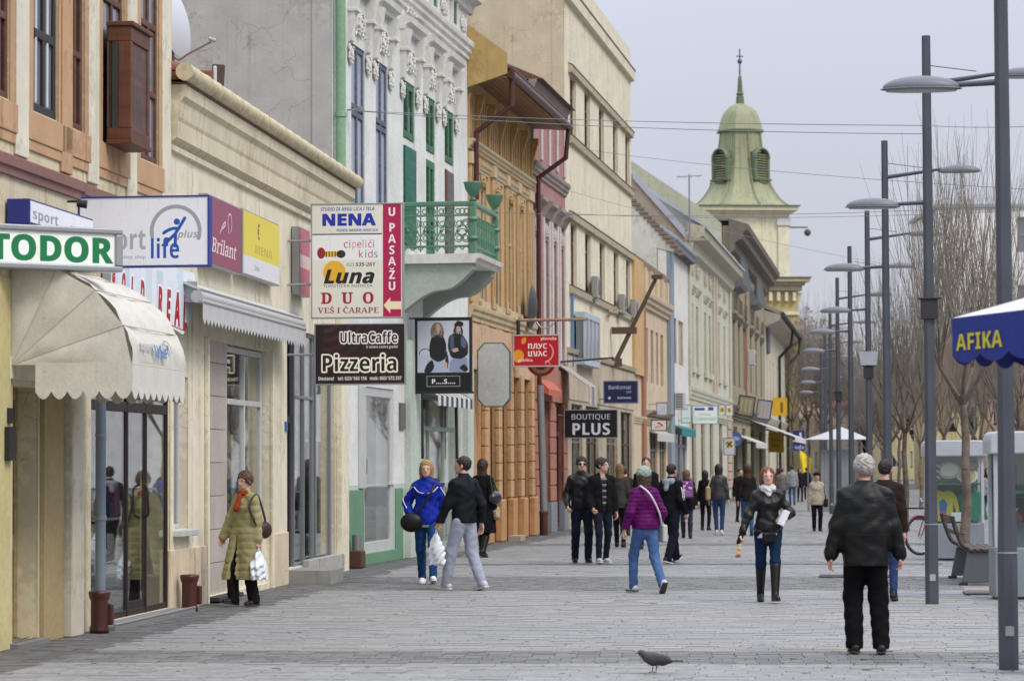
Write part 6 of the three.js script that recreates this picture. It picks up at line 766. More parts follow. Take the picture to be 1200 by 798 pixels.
{ const p = atDepth(222, 101, 34.4), g = thing('roof_box', 'rusty brown roof box with a broken lid near the dish', 'box', [p.x, p.y - 0.25, p.z], 0.1); part('box_body', rbox(-0.1, 0.28, 0.05, 0.45, -0.6, 0.05, 0.02), M([0.28, 0.13, 0.06], { map: TW }), g); part('lid', rbox(0.24, 0.40, 0.2, 0.55, -0.1, 0.0, 0.02).rotateZ(-0.06), M([0.10, 0.07, 0.055], { map: TW }), g); part('torn_liner', rbox(0.28, 0.33, 0.22, 0.5, 0.0, 0.05, 0.02), paint([0.7, 0.7, 0.72]), g); part('plinth', rbox(-0.1, 0.3, -0.12, 0.05, -0.6, 0.03, 0.01), M([0.2, 0.09, 0.05], { map: TW }), g); }
// ------------------------------------------------------------------ street lamps
const lampGrey = paint([0.085, 0.095, 0.115], { roughness: 0.45, metalness: 0.2 }), lampHead = paint([0.15, 0.16, 0.18], { roughness: 0.45 });
const LH = 6.86;
function makeLamp() {
  const g = thing('street_lamp', 'x', 'street lamp', [0, 0, 0], streetRot, 'tall grey lamp posts along the paved street');
  const prof = [[0, 0], [0.085, 0], [0.085, 0.9], [0.074, 1.5], [0.055, LH], [0, LH + 0.01]]; const q = lathe(prof, 8); q.rotateY(Math.PI / 8); part('pole', toCreasedNormals(q, 0.5), lampGrey, g);
  part('access_door', [rbox(-0.09, -0.075, 0.28, 0.36, -0.03, 0.04, 0.004)], paint([0.42, 0.42, 0.40]), g);
  part('band', cyl(V(0, 0.95, 0), V(0, 0.965, 0), 0.088, 0.088, 12), paint([0.3, 0.31, 0.33]), g);
  const head = (z0, z1, y) => { const s = new THREE.SphereGeometry(1, 20, 8, 0, Math.PI * 2, 0, Math.PI / 2); s.scale(0.13, 0.10, Math.abs(z1 - z0) / 2); s.translate(0, y, (z0 + z1) / 2); const r = new THREE.SphereGeometry(1, 20, 6, 0, Math.PI * 2, 0, Math.PI / 2); r.scale(0.135, 0.035, Math.abs(z1 - z0) / 2 + 0.02); r.translate(0, y - 0.012, (z0 + z1) / 2); const h = part('lamp_head', s, lampHead, g); part('rim', r, lampHead, h); const d = new THREE.CylinderGeometry(1, 1, 0.02, 20); d.scale(0.1, 1, Math.abs(z1 - z0) / 2 - 0.03); d.translate(0, y - 0.02, (z0 + z1) / 2); part('diffuser', d, paint([0.45, 0.45, 0.45]), h); };
  head(-0.34, -0.98, 4.80); part('arm', cyl(V(0, 4.84, 0), V(0, 4.82, -0.4), 0.028, 0.022, 8), lampGrey, g);
  head(0.86, 1.52, 6.36); part('arm', cyl(V(0, 6.27, 0), V(0, 6.4, 0.95), 0.035, 0.022, 8), lampGrey, g);
  part('stay_wire', cyl(V(0, 6.5, 0.03), V(0, 6.42, 0.6), 0.006, 0.006, 5), lampGrey, g);
  return g;
}
const lampSpots = [SO.clone(), ground(1093, 708), ...[[1037, 165], [1016.5, 247], [996, 288.6], [981.5, 325.5], [973, 361]].map(([x, y]) => atHeight(x, y, LH).setY(0))];
{ const d = lampSpots[6].clone().sub(lampSpots[5]); lampSpots.push(lampSpots[6].clone().addScaledVector(d, 1), lampSpots[6].clone().addScaledVector(d, 2)); }
const lampA = makeLamp(); const lampLabels = ['grey lamp post next to the blue parasol', 'grey lamp post with a black box beside the bench and bicycle'];
lampSpots.forEach((p, i) => { const o = i ? copyOf(lampA) : lampA; o.position.copy(p); o.userData.label = lampLabels[i] || 'grey lamp post with two shell shaped heads standing further along the street'; });
for (const [i, h, sc] of [[1, 3.55, 1], [3, 3.55, 1], [5, 3.55, 1]]) { const p = lampSpots[i]; const lab = ['black flower box clamped to the lamp post by the bench', 'black box with a pale hood clamped to a lamp post', 'small black box clamped high on a far lamp post'][(i - 1) / 2]; const g = thing('pole_box', lab, 'box', [p.x, h - 0.13, p.z], streetRot); part('box_body', rbox(-0.1, 0.1, 0, 0.24, -0.1, 0.1, 0.01), darkMetal, g); part('box_lid', rbox(-0.12, 0.12, 0.242, 0.262, -0.14, 0.14, 0.005), darkMetal, g); if (i === 3) part('hood', mould([[-0.16, 0.27], [0.16, 0.27], [0.2, 0.55], [-0.2, 0.55]], -0.13, -0.11), paint([0.42, 0.43, 0.48]), g); }

// ------------------------------------------------------------------ display cabinets
const kioskGrey = paint([0.24, 0.275, 0.31], { roughness: 0.45 }), kioskTop = paint([0.50, 0.53, 0.57], { roughness: 0.4 });
function cabinet(px0, px1, pyBase, label, H) {
  const a = ground(px0, pyBase), b = ground(px1, pyBase), w = b.x - a.x, D = 0.55, g = thing('display_cabinet', label, 'display case', [a.x, 0, a.z], -0.03);
  part('base_panel', [rbox(0, w, 0.03, H * 0.31, -D, 0, 0.015)], kioskGrey, g); part('plinth', box(0.04, w - 0.04, 0, 0.03, -D + 0.04, -0.04), darkMetal, g);
  for (const [x, z] of [[0, -0.05], [w - 0.05, -0.05], [0, -D], [w - 0.05, -D]]) part('post', rbox(x, x + 0.05, H * 0.31, H - 0.24, z, z + 0.05, 0.008), kioskTop, g);
  part('back_panel', box(0.05, w - 0.05, H * 0.31, H - 0.24, -D + 0.002, -D + 0.03), kioskGrey, g);
  part('glass_front', box(0.05, w - 0.05, H * 0.31, H - 0.24, -0.03, -0.022), glassClear, g);
  const top = new THREE.Shape(); top.moveTo(-0.03, H - 0.238); top.lineTo(w + 0.05, H - 0.238); top.lineTo(w + 0.05, H - 0.08); top.quadraticCurveTo(w + 0.03, H, w - 0.1, H); top.lineTo(0.05, H); top.quadraticCurveTo(-0.02, H, -0.03, H - 0.1); const q = new THREE.ExtrudeGeometry(top, { depth: D + 0.12, bevelEnabled: true, bevelSize: 0.02, bevelThickness: 0.02, bevelSegments: 2 }); q.translate(0, 0, -D - 0.06); part('top_hood', q, kioskTop, g);
  part('shelf', box(0.05, w - 0.05, H * 0.635, H * 0.65, -D + 0.03, -0.05), M([0.02, 0.16, 0.09]), g);
  return { g, w, H, D };
}
function shirt(name, label, g0, x, y, z, sc, col) { const s = thing(name, label, 'clothing', [g0.g.position.x + x, y, g0.g.position.z + z]); const o = [[-0.2, 0], [0.2, 0], [0.21, 0.38], [0.3, 0.02], [0.36, 0.05], [0.28, 0.5], [0.2, 0.6], [0.09, 0.64], [0, 0.6], [-0.09, 0.64], [-0.2, 0.6], [-0.28, 0.5], [-0.36, 0.05], [-0.3, 0.02], [-0.21, 0.38]].map(([a, b]) => [a * sc, b * sc]); part('shirt_cloth', plate(o, 0, 0.05, [], 0.015), M(col, { map: TC, bumpMap: BR, bumpScale: 0.02 }), s); return s; }
{
  const k1 = cabinet(1089, 1156, 657, 'grey display cabinet holding folded shirts and decorated plates', 2.06);
  const gx = k1.g.position.x, gz = k1.g.position.z, up = k1.H * 0.65;
  shirt('yellow_shirt', 'yellow long sleeved shirt with a blue and pink patch hung in the cabinet', k1, 0.30, k1.H * 0.325, -0.3, 0.86, [0.72, 0.62, 0.09]); shirt('green_shirt', 'green shirt hung in the cabinet beside the yellow one', k1, 0.78, k1.H * 0.325, -0.34, 0.86, [0.02, 0.24, 0.13]);
  { const s = scene.children.find(o => o.name === 'yellow_shirt'); part('printed_patch', plate([[-0.06, 0.1], [0.05, 0.08], [0.07, 0.32], [0, 0.4], [-0.07, 0.34]], 0.051, 0.055), M([0.05, 0.14, 0.42]), s); part('printed_patch', plate([[-0.05, 0.05], [0.04, 0.05], [0.05, 0.18], [-0.03, 0.2]], 0.056, 0.06), M([0.5, 0.06, 0.25]), s); }
  for (const [x, y, r, c, c2, lab] of [[0.42, up + 0.22, 0.2, [0.62, 0.62, 0.58], [0.5, 0.42, 0.2], 'white oval plate with a gilded rim in the display cabinet'], [0.74, up + 0.13, 0.19, [0.55, 0.4, 0.1], [0.6, 0.58, 0.5], 'golden decorated plate in the display cabinet'], [0.82, up + 0.3, 0.12, [0.3, 0.2, 0.08], [0.05, 0.04, 0.03], 'small dark framed plate in the display cabinet']]) { const t = thing('display_plate', lab, 'plate', [gx + x, y, gz - 0.35]); const d = new THREE.CylinderGeometry(r, r * 0.8, 0.03, 24); d.rotateX(Math.PI / 2 - 0.15); d.scale(1, 0.75, 1); part('rim', d, M(c2, { roughness: 0.3 }), t); const e = new THREE.CylinderGeometry(r * 0.75, r * 0.7, 0.02, 24); e.rotateX(Math.PI / 2 - 0.15); e.scale(1, 0.75, 1); e.translate(0, 0.003, 0.02); part('plate_well', e, M(c, { roughness: 0.25 }), t); }
  { const t = thing('patterned_cloth', 'black and white zigzag cloth in the display cabinet', 'cloth', [gx + 0.14, up + 0.02, gz - 0.35]); part('cloth', rbox(-0.12, 0.12, 0, 0.36, 0, 0.03, 0.01), M([0.04, 0.04, 0.045]), t); for (let i = 0; i < 3; i++) part('zigzag', plate([[-0.12, 0.05 + i * 0.1], [0, 0.11 + i * 0.1], [0.12, 0.05 + i * 0.1], [0.12, 0.08 + i * 0.1], [0, 0.14 + i * 0.1], [-0.12, 0.08 + i * 0.1]], 0.031, 0.034), M([0.6, 0.6, 0.58]), t); }
  { const t = thing('small_card', 'white card standing between the two shirts', 'card', [gx + 0.55, k1.H * 0.325, gz - 0.2]); part('card', rbox(-0.12, 0.12, 0, 0.16, 0, 0.01, 0.002), M([0.75, 0.75, 0.75]), t); }
  const k2 = cabinet(1167, 1262, 703, 'grey display cabinet with portrait pictures behind the near lamp post', 2.06); const g2 = k2.g.position;
  const pic = (w, h, hue) => print(128, 160, (x, W, H) => { fill(x, W, H, hue); x.fillStyle = '#c79a7e'; x.beginPath(); x.ellipse(W / 2, H * 0.4, W * 0.17, H * 0.17, 0, 0, 7); x.fill(); x.fillStyle = '#3a241c'; x.beginPath(); x.ellipse(W / 2, H * 0.3, W * 0.22, H * 0.13, 0, 0, 7); x.fill(); x.fillStyle = '#7c3f3c'; x.beginPath(); x.ellipse(W / 2, H * 0.85, W * 0.36, H * 0.26, 0, 0, 7); x.fill(); });
  for (const [i, [x, y, hue]] of [[0.2, 1.52, '#1a1614'], [0.3, 1.1, '#26221f'], [0.62, 1.5, '#2a2c36'], [0.62, 1.1, '#1d2420']].entries()) { const t = thing('portrait_picture', ['dark portrait picture on the upper row next to the post of the cabinet', 'dark portrait picture on the lower row next to the post of the cabinet', 'dark portrait picture on the upper row in the middle of the cabinet', 'dark portrait picture on the lower row in the middle of the cabinet'][i], 'picture', [g2.x + x - 0.12, y - 0.15, g2.z - 0.3]); part('board', rbox(0, 0.26, 0, 0.3, -0.02, 0, 0.004), darkMetal, t); part('print', face(0.25, 0.29).translate(0.005, 0.005, 0.004), pic(1, 1, hue), t, { keepUV: true }); }
}
// ------------------------------------------------------------------ bench, seen from its end
{
  const p = ground(1130, 686), g = thing('park_bench', 'bench with grey steel end blocks and curved brown back supports', 'bench', [p.x, 0, p.z], streetRot); const panel = paint([0.115, 0.12, 0.13], { roughness: 0.5 }), slat = wood([0.085, 0.06, 0.05]), Lb = 2.35;
  for (const x of [0, Lb]) { const q = plate([[-0.02, 0.04], [0.62, 0.04], [0.62, 0.46], [0.06, 0.46]].map(([a, b]) => [a, b]), 0, 0.08, [], 0.008); q.rotateY(-Math.PI / 2); q.translate(x + 0.08, 0, 0); const e = part('end_block', q, panel, g); part('foot', [rbox(x - 0.02, x + 0.1, 0, 0.04, -0.06, 0.06, 0.006), rbox(x - 0.02, x + 0.1, 0, 0.04, 0.5, 0.6, 0.006)], darkMetal, e); part('back_support', tube([[x + 0.04, 0.5, 0.1], [x + 0.04, 0.55, 0.0], [x + 0.04, 0.75, -0.09], [x + 0.04, 0.95, -0.15]], 0.032, 7, 14), slat, e); for (let i = 0; i < 3; i++) { const b = new THREE.SphereGeometry(0.012, 6, 5); b.translate(x - 0.01, 0.5, 0.12 + i * 0.2); part('bolt', b, alu, e); } }
  for (let i = 0; i < 6; i++) part('seat_slat', rbox(-0.04, Lb + 0.12, 0.465, 0.505, 0.07 + i * 0.095, 0.15 + i * 0.095, 0.008), i === 5 ? paint([0.4, 0.38, 0.35]) : slat, g);
  part('back_slat', rbox(-0.04, Lb + 0.12, 0.86, 0.95, -0.135, -0.11, 0.008), slat, g); part('back_slat', rbox(-0.04, Lb + 0.12, 0.68, 0.74, -0.075, -0.05, 0.008), slat, g);
}
// ------------------------------------------------------------------ bicycle
{
  const p = ground(1079, 651), g = thing('bicycle', 'red bicycle parked behind the lamp post', 'bicycle', [p.x, 0, p.z], 0.5); const red = paint([0.30, 0.02, 0.02], { roughness: 0.3 }), blk = M([0.02, 0.02, 0.02]), chr = paint([0.5, 0.5, 0.5], { metalness: 0.8, roughness: 0.25 });
  for (const x of [0, 1.02]) { const t = new THREE.TorusGeometry(0.33, 0.024, 8, 32); t.translate(x, 0.355, 0); const w = part('wheel', t, blk, g); const r = new THREE.TorusGeometry(0.30, 0.012, 6, 32); r.translate(x, 0.355, 0); part('rim', r, chr, w); const sp = []; for (let i = 0; i < 18; i++) { const a = i / 18 * Math.PI * 2; sp.push(cyl(V(x, 0.355, 0.02 * (i % 2 ? 1 : -1)), V(x + 0.3 * Math.cos(a), 0.355 + 0.3 * Math.sin(a), 0), 0.002, 0.002, 3)); } part('spokes', sp, chr, w, { kind: 'stuff' }); part('mudguard', new THREE.TorusGeometry(0.365, 0.018, 5, 18, 2.2).translate(x, 0.355, 0), red, w); }
  const bb = V(0.55, 0.3, 0), seat = V(0.72, 0.82, 0), hd = V(0.17, 0.78, 0), hd2 = V(0.14, 0.9, 0); part('frame', [cyl(bb, seat, 0.018), cyl(bb, hd, 0.02), cyl(hd, V(0.68, 0.72, 0), 0.016), cyl(bb, V(1.02, 0.355, 0.05), 0.011), cyl(V(0.7, 0.74, 0), V(1.02, 0.355, 0.05), 0.009)], red, g); part('fork', [cyl(hd2, V(0.1, 0.62, 0), 0.016), cyl(V(0.1, 0.62, 0.05), V(0, 0.355, 0.05), 0.011), cyl(V(0.1, 0.62, -0.05), V(0, 0.355, -0.05), 0.011)], red, g);
  part('handlebar', tube([[0.3, 1.02, 0.28], [0.18, 1.04, 0.2], [0.1, 0.98, 0.05], [0.1, 0.98, -0.05], [0.18, 1.04, -0.2], [0.3, 1.02, -0.28]], 0.012, 6, 24), chr, g); const sd = new THREE.SphereGeometry(0.1, 12, 8); sd.scale(1.4, 0.4, 0.8); sd.translate(0.76, 0.9, 0); part('saddle', sd, blk, g); part('seat_post', cyl(seat, V(0.745, 0.88, 0), 0.013), chr, g); part('crank', [cyl(V(0.55, 0.3, -0.05), V(0.55, 0.3, 0.05), 0.08, 0.08, 16), cyl(V(0.55, 0.3, 0.06), V(0.65, 0.18, 0.06), 0.01), cyl(V(0.55, 0.3, -0.06), V(0.45, 0.42, -0.06), 0.01)], chr, g); for (const [x, y, z] of [[0.65, 0.18, 0.1], [0.45, 0.42, -0.1]]) part('pedal', rbox(x - 0.05, x + 0.05, y - 0.01, y + 0.01, z - 0.04, z + 0.04, 0.004), blk, g); part('basket', [rbox(-0.2, 0.08, 0.85, 0.88, -0.14, 0.14, 0.01)], blk, g);
}
// ------------------------------------------------------------------ blue cafe parasol at the right
{
  const Z = 18, a = atDepth(1117, 425, Z), rim = 2.32, R = 1.55, cx = a.x + R * 0.96, g = thing('parasol', 'blue cafe parasol with yellow lettering and white top', 'parasol', [cx, 0, -Z + 0.5], 0.28), n = 8; const ang = i => (i + 0.5) / n * Math.PI * 2; const P = (i, r, y) => V(Math.cos(ang(i)) * r, y, Math.sin(ang(i)) * r);
  const yr = atDepth(1118, 376, Z).y, hv = atDepth(1118, 374, Z).y - atDepth(1118, 427, Z).y, blue = M([0.012, 0.03, 0.26], { map: TC, roughness: 0.8 }), white = M([0.72, 0.72, 0.74], { map: TC, roughness: 0.8 });
  for (let i = 0; i < n; i++) { const A = P(i, R, yr), B = P(i + 1, R, yr), C = V(0, yr + 0.42, 0), q = new THREE.BufferGeometry(); const m = A.clone().add(B).multiplyScalar(0.5); m.y -= 0.02; q.setAttribute('position', new THREE.Float32BufferAttribute([A, m, C, m, B, C].flatMap(v => v.toArray()), 3)); q.computeVertexNormals(); part('canopy_panel', q, white, g);
    const w = A.distanceTo(B), sh = new THREE.Shape(); sh.moveTo(0, 0); sh.lineTo(w, 0); sh.lineTo(w, -hv * 0.82); for (let k = 3; k > 0; k--) sh.quadraticCurveTo(w * (k - 0.5) / 3, -hv * 1.18, w * (k - 1) / 3, -hv * 0.82); const e = new THREE.ExtrudeGeometry(sh, { depth: 0.004, bevelEnabled: false, curveSegments: 6 }); const dir = B.clone().sub(A).normalize(); const mt = new THREE.Matrix4().makeBasis(dir, V(0, 1, 0), dir.clone().cross(V(0, 1, 0))).setPosition(A); e.applyMatrix4(mt); const v = part('valance', e, blue, g);
    const out = dir.clone().cross(V(0, 1, 0)); const f = new THREE.PlaneGeometry(w * 0.98, hv * 0.8); f.translate(w / 2, -hv * 0.45, 0); const isOut = out.dot(m.clone().setY(0)) > 0; f.applyMatrix4(mt); f.translate(...out.clone().multiplyScalar(isOut ? 0.009 : -0.006).toArray()); if (!isOut) { const uv = f.attributes.uv; for (let k = 0; k < uv.count; k++) uv.setX(k, 1 - uv.getX(k)); } part('lettering', f, new THREE.MeshStandardMaterial({ map: canvasTex(512, 110, (x, W, H) => { T_(x, 'AFIKA', W * 0.05, H * 0.84, H * 0.62, '#c9bb35', { w: W * 0.56 }); }), transparent: true, roughness: 0.8, side: THREE.DoubleSide }), v, { keepUV: true });
    part('rib', cyl(V(0, yr + 0.38, 0), P(i, R - 0.02, yr - 0.01), 0.01, 0.01, 5), alu, g); }
  part('pole', cyl(V(0, 0, 0), V(0, yr + 0.45, 0), 0.025, 0.022, 10), alu, g); part('base', lathe([[0, 0], [0.3, 0], [0.3, 0.06], [0.06, 0.09], [0.04, 0.3], [0, 0.3]], 20), M([0.2, 0.2, 0.2]), g);
}
{ const p = ground(1205, 790), g = thing('cafe_chair', 'black cafe chair just beside the near lamp post', 'chair', [p.x + 0.3, 0, p.z + 0.05], 1.2); for (const [x, z] of [[-0.2, -0.2], [0.2, -0.2], [-0.2, 0.2], [0.2, 0.2]]) part('leg', cyl(V(x, 0, z), V(x * 0.9, 0.44, z * 0.9), 0.016, 0.016, 8), darkMetal, g); part('seat', rbox(-0.22, 0.22, 0.43, 0.48, -0.22, 0.22, 0.03, 2), darkMetal, g); part('backrest', rbox(-0.22, 0.22, 0.55, 0.88, -0.24, -0.2, 0.03, 2), darkMetal, g); for (const x of [-0.19, 0.19]) part('back_post', cyl(V(x, 0.44, -0.2), V(x, 0.9, -0.23), 0.014, 0.014, 8), darkMetal, g); }
for (const [x, y, lab] of [[1158, 696, 'rusty rectangular drain cover in the paving near the bench'], [985, 676, 'thin dark drain slot across the paving']]) { const p = ground(x, y), g = thing('drain_cover', lab, 'drain', [p.x, 0.012, p.z], streetRot); part('plate', rbox(-0.35, 0.35, -0.005, 0.012, -0.3, y > 690 ? 0.3 : 0.75, 0.004), M(y > 690 ? [0.16, 0.09, 0.06] : [0.06, 0.05, 0.045], { map: TW }), g); part('rim', [rbox(-0.38, -0.35, -0.005, 0.015, -0.33, 0.78, 0.003)], M([0.1, 0.1, 0.1]), g); }

// ------------------------------------------------------------------ bare trees
const bark = [M([0.19, 0.16, 0.13], { map: TG }), M([0.22, 0.185, 0.145], { map: TG }), M([0.16, 0.135, 0.11], { map: TG })], twigM = [M([0.25, 0.215, 0.17]), M([0.22, 0.195, 0.165]), M([0.28, 0.235, 0.18])];
function limb(pos, idx, a, b, r0, r1, n) { const d = b.clone().sub(a).normalize(), u = Math.abs(d.y) < 0.9 ? V(0, 1, 0) : V(1, 0, 0), s = d.clone().cross(u).normalize(), t = s.clone().cross(d), k = pos.length / 3; for (const [c, r] of [[a, r0], [b, r1]]) for (let i = 0; i < n; i++) { const q = i / n * Math.PI * 2; pos.push(c.x + r * (Math.cos(q) * s.x + Math.sin(q) * t.x), c.y + r * (Math.cos(q) * s.y + Math.sin(q) * t.y), c.z + r * (Math.cos(q) * s.z + Math.sin(q) * t.z)); } for (let i = 0; i < n; i++) { const j = (i + 1) % n; idx.push(k + i, k + j, k + n + i, k + j, k + n + j, k + n + i); } }
function treeGeo(seed, H, spread, shoots) {
  const R = rng(seed), tp = [], ti = [], cp = [], ci = []; const nrm = v => v.normalize();
  const fork = 2.1 + R() * 0.3; let a = V(0, 0, 0); const n0 = 5; for (let i = 1; i <= n0; i++) { const b = V((R() - 0.5) * 0.06, fork * i / n0, (R() - 0.5) * 0.06); limb(tp, ti, a, b, 0.082 - 0.006 * (i - 1), 0.082 - 0.006 * i, 8); a = b; }
  const grow = (p, d, len, r, lev) => {
    const seg = lev > 2 ? 2 : 3; let q = p, dir = d.clone(), P = lev < 2 ? [tp, ti] : [cp, ci]; const r1 = r * (lev > 2 ? 0.3 : 0.6);
    for (let i = 0; i < seg; i++) { dir.add(V((R() - 0.5) * 0.16, 0.06 + 0.05 * lev, (R() - 0.5) * 0.16)); nrm(dir); const e = q.clone().addScaledVector(dir, len / seg); limb(P[0], P[1], q, e, lerp(r, r1, i / seg), lerp(r, r1, (i + 1) / seg), lev < 2 ? 6 : lev < 3 ? 4 : 3); q = e;
      if (lev >= 1 && lev < 3 && i < seg - 1) for (let k = 0; k < (lev === 1 ? 2 : 1); k++) { const s = V(R() - 0.5, R() * 0.8, R() - 0.5); nrm(s); grow(q, nrm(dir.clone().multiplyScalar(0.8).addScaledVector(s, 0.9)), len * (0.5 + 0.3 * R()), r * 0.5, lev + 1); } }
    if (lev < 3) { const n = lev === 0 ? 4 : lev === 1 ? 3 : shoots; for (let k = 0; k < n; k++) { const az = (k + R()) / n * Math.PI * 2, sp = spread * (lev === 2 ? 0.5 : 0.9); const s = V(Math.cos(az) * sp, 0.55 + 0.6 * R(), Math.sin(az) * sp); grow(q, nrm(dir.clone().multiplyScalar(0.7).add(s)), (lev === 0 ? 0.9 : lev === 1 ? 0.95 : 1.5) * (0.65 + 0.7 * R()) * H / 6, lev === 2 ? 0.0055 : r1 * 0.66, lev + 1); } }
  };
  const nm = 5; for (let k = 0; k < nm; k++) { const az = (k + R() * 0.7) / nm * Math.PI * 2; grow(a, nrm(V(Math.cos(az) * spread, 0.8 + R() * 0.4, Math.sin(az) * spread)), 0.75 * H / 6, 0.04, 0); }
  const mk = (p, i) => { const g = new THREE.BufferGeometry(); g.setAttribute('position', new THREE.Float32BufferAttribute(p, 3)); g.setIndex(i); g.computeVertexNormals(); return g; };
  return [mk(tp, ti), mk(cp, ci)];
}
const treeKinds = [[501, 5.6, 0.75, 3], [502, 6.2, 0.62, 3], [503, 5.8, 0.8, 3]].map(([s, h, sp, n], i) => { const [t, c] = treeGeo(s, h, sp, n); return [uvMetres(t), c, i]; });
const treeSpots = [[1133, 664], [1150, 626], [1063, 622], [1196, 640], [1108, 607], [1042, 605], [1171, 606], [1080, 597], [1137, 592], [1055, 588], [1190, 590], [1020, 590], [1036, 580], [1100, 582]];
const treeLabels = ['bare street tree rising in front of the display cabinet with shirts'];
treeSpots.forEach(([x, y], i) => { const p = ground(x, y), [t, c, k] = treeKinds[i % 3]; const g = thing('bare_tree', treeLabels[i] || 'bare street tree with upright twigs on the square', 'tree', [p.x, 0, p.z], i * 1.7, 'bare trees on the square'); const R = rng(i + 900); g.scale.setScalar(0.92 + 0.22 * R()); part('trunk', t, bark[i % 3], g, { keepUV: true }); part('crown', c, twigM[(i * 2) % 3], g, { keepUV: true }); });
// brown-leaved trees at the end of the street
{
  const leafM = [M([0.24, 0.13, 0.08]), M([0.20, 0.125, 0.085]), M([0.26, 0.16, 0.10])];
  const R = rng(611); const spots = [[930, 205, 13], [948, 225, 15], [966, 215, 13.5], [985, 235, 14], [1008, 225, 11], [940, 260, 16], [962, 265, 15], [1036, 240, 9], [1085, 245, 8.5], [1150, 245, 8.5]];
  spots.forEach(([x, Z, H], i) => { const p = atDepth(x, 545, Z), g = thing('brown_tree', i < 7 ? 'tall tree with dry brown leaves beyond the end of the street' : 'far bare brown tree behind the square', 'tree', [p.x, 0, p.z], i * 2.1, i < 7 ? 'brown leaved trees at the end of the street' : 'far brown trees behind the square'); const [t, c] = [treeKinds[i % 3][0], treeKinds[i % 3][1]]; const tr = part('trunk', t, bark[1], g, { keepUV: true }); tr.scale.setScalar(H / 6.6); const cr = part('crown', c, twigM[1], g, { keepUV: true }); cr.scale.setScalar(H / 6.6);
    const ps = [], n = i < 7 ? 800 : 220; for (let k = 0; k < n; k++) { const u = R(), th = R() * 6.283, rr = H * 0.34 * Math.sqrt(R()), y = H * (0.28 + 0.66 * u), f = Math.sin(Math.PI * clamp(0.15 + u * 0.8)); const c = V(Math.cos(th) * rr * f, y, Math.sin(th) * rr * f), s = 0.10 + 0.12 * R(), a = V(R() - 0.5, R() - 0.5, R() - 0.5).multiplyScalar(s * 2), b = V(R() - 0.5, R() - 0.5, R() - 0.5).multiplyScalar(s * 2); ps.push(...c.toArray(), ...c.clone().add(a).toArray(), ...c.clone().add(b).toArray()); } const q = new THREE.BufferGeometry(); q.setAttribute('position', new THREE.Float32BufferAttribute(ps, 3)); q.computeVertexNormals(); part('leaves', q, leafM[i % 3], g, { keepUV: true, kind: 'stuff' }); });
}
// ------------------------------------------------------------------ houses behind the square and the far market stall
function farHouse(px0, px1, Z, H, col, roofC, label, wins = 4) { const a = atDepth(px0, 545, Z), b = atDepth(px1, 545, Z), w = b.x - a.x, g = thing('far_house', label, 'house', [a.x, 0, a.z]); const rows = Math.max(1, Math.round(H / 4)), holes = []; for (let r = 0; r < rows; r++) for (let i = 0; i < wins; i++) { const x = w * (i + 0.5) / wins, y = 1.2 + r * (H - 1.5) / rows; holes.push([x - 0.6, x + 0.6, y, y + 1.6]); } part('wall', plate(rect(0, w, 0, H), -0.4, 0, holes.map(h => rect(...h))), plaster(col), g); part('wall', box(0, w, 0, H - 0.01, -9, -0.45), plaster(col), g); holes.forEach(h => windowIn(g, h, { frame: whiteFrame, cols: 2, rows: [], recess: 0.15, fw: 0.1 })); if (roofC) part('roof', mould([[0.5, H - 0.1], [0.5, H + 0.05], [-4.5, H + 3], [-9.5, H]], -0.4, w + 0.4), M(roofC, { map: TW }), g); return g; }
farHouse(925, 968, 300, 9, [0.5, 0.42, 0.28], [0.24, 0.09, 0.06], 'yellow house with a red roof behind the brown trees'); farHouse(972, 1030, 290, 7.5, [0.46, 0.38, 0.30], [0.22, 0.08, 0.055], 'low beige house with a red roof behind the stall', 5); farHouse(1034, 1092, 280, 9, [0.52, 0.44, 0.24], [0.2, 0.09, 0.06], 'ochre house with a red roof behind the bare trees', 5);
farHouse(1096, 1150, 180, 6.4, [0.55, 0.46, 0.25], [0.2, 0.08, 0.06], 'yellow low house behind the display cabinets', 5); farHouse(1152, 1230, 190, 7.5, [0.4, 0.28, 0.2], [0.18, 0.08, 0.06], 'brown low house behind the near lamp post', 5);
{ const Z = 205, a = atDepth(1104, 545, Z), w = 40, H = atDepth(1150, 243, Z).y, g = thing('white_block', 'large plain white building behind the bare trees', 'building', [a.x, 0, a.z]); const x0 = atDepth(1193, 300, Z).x - a.x, y1 = atDepth(1193, 254, Z).y, holes = []; for (let i = 0; i < 3; i++) for (let r = 0; r < 2; r++) holes.push([x0 + i * 5, x0 + i * 5 + 2.4, y1 - 2.6 - r * 5, y1 - r * 5]); part('wall', plate(rect(0, w, 0, H), -0.5, 0, holes.map(h => rect(...h))), M([0.88, 0.88, 0.89], { map: TP }), g); part('wall', box(0, w, 0, H - 0.02, -14, -0.55), M([0.7, 0.7, 0.71]), g); holes.forEach(h => windowIn(g, h, { frame: paint([0.25, 0.27, 0.3]), cols: 2, rows: [0.5], recess: 0.2, fw: 0.15, pane: glassGrey })); part('roof_edge', box(-0.2, w + 0.2, H + 0.002, H + 0.25, -14, 0.2), paint([0.4, 0.41, 0.43]), g); }
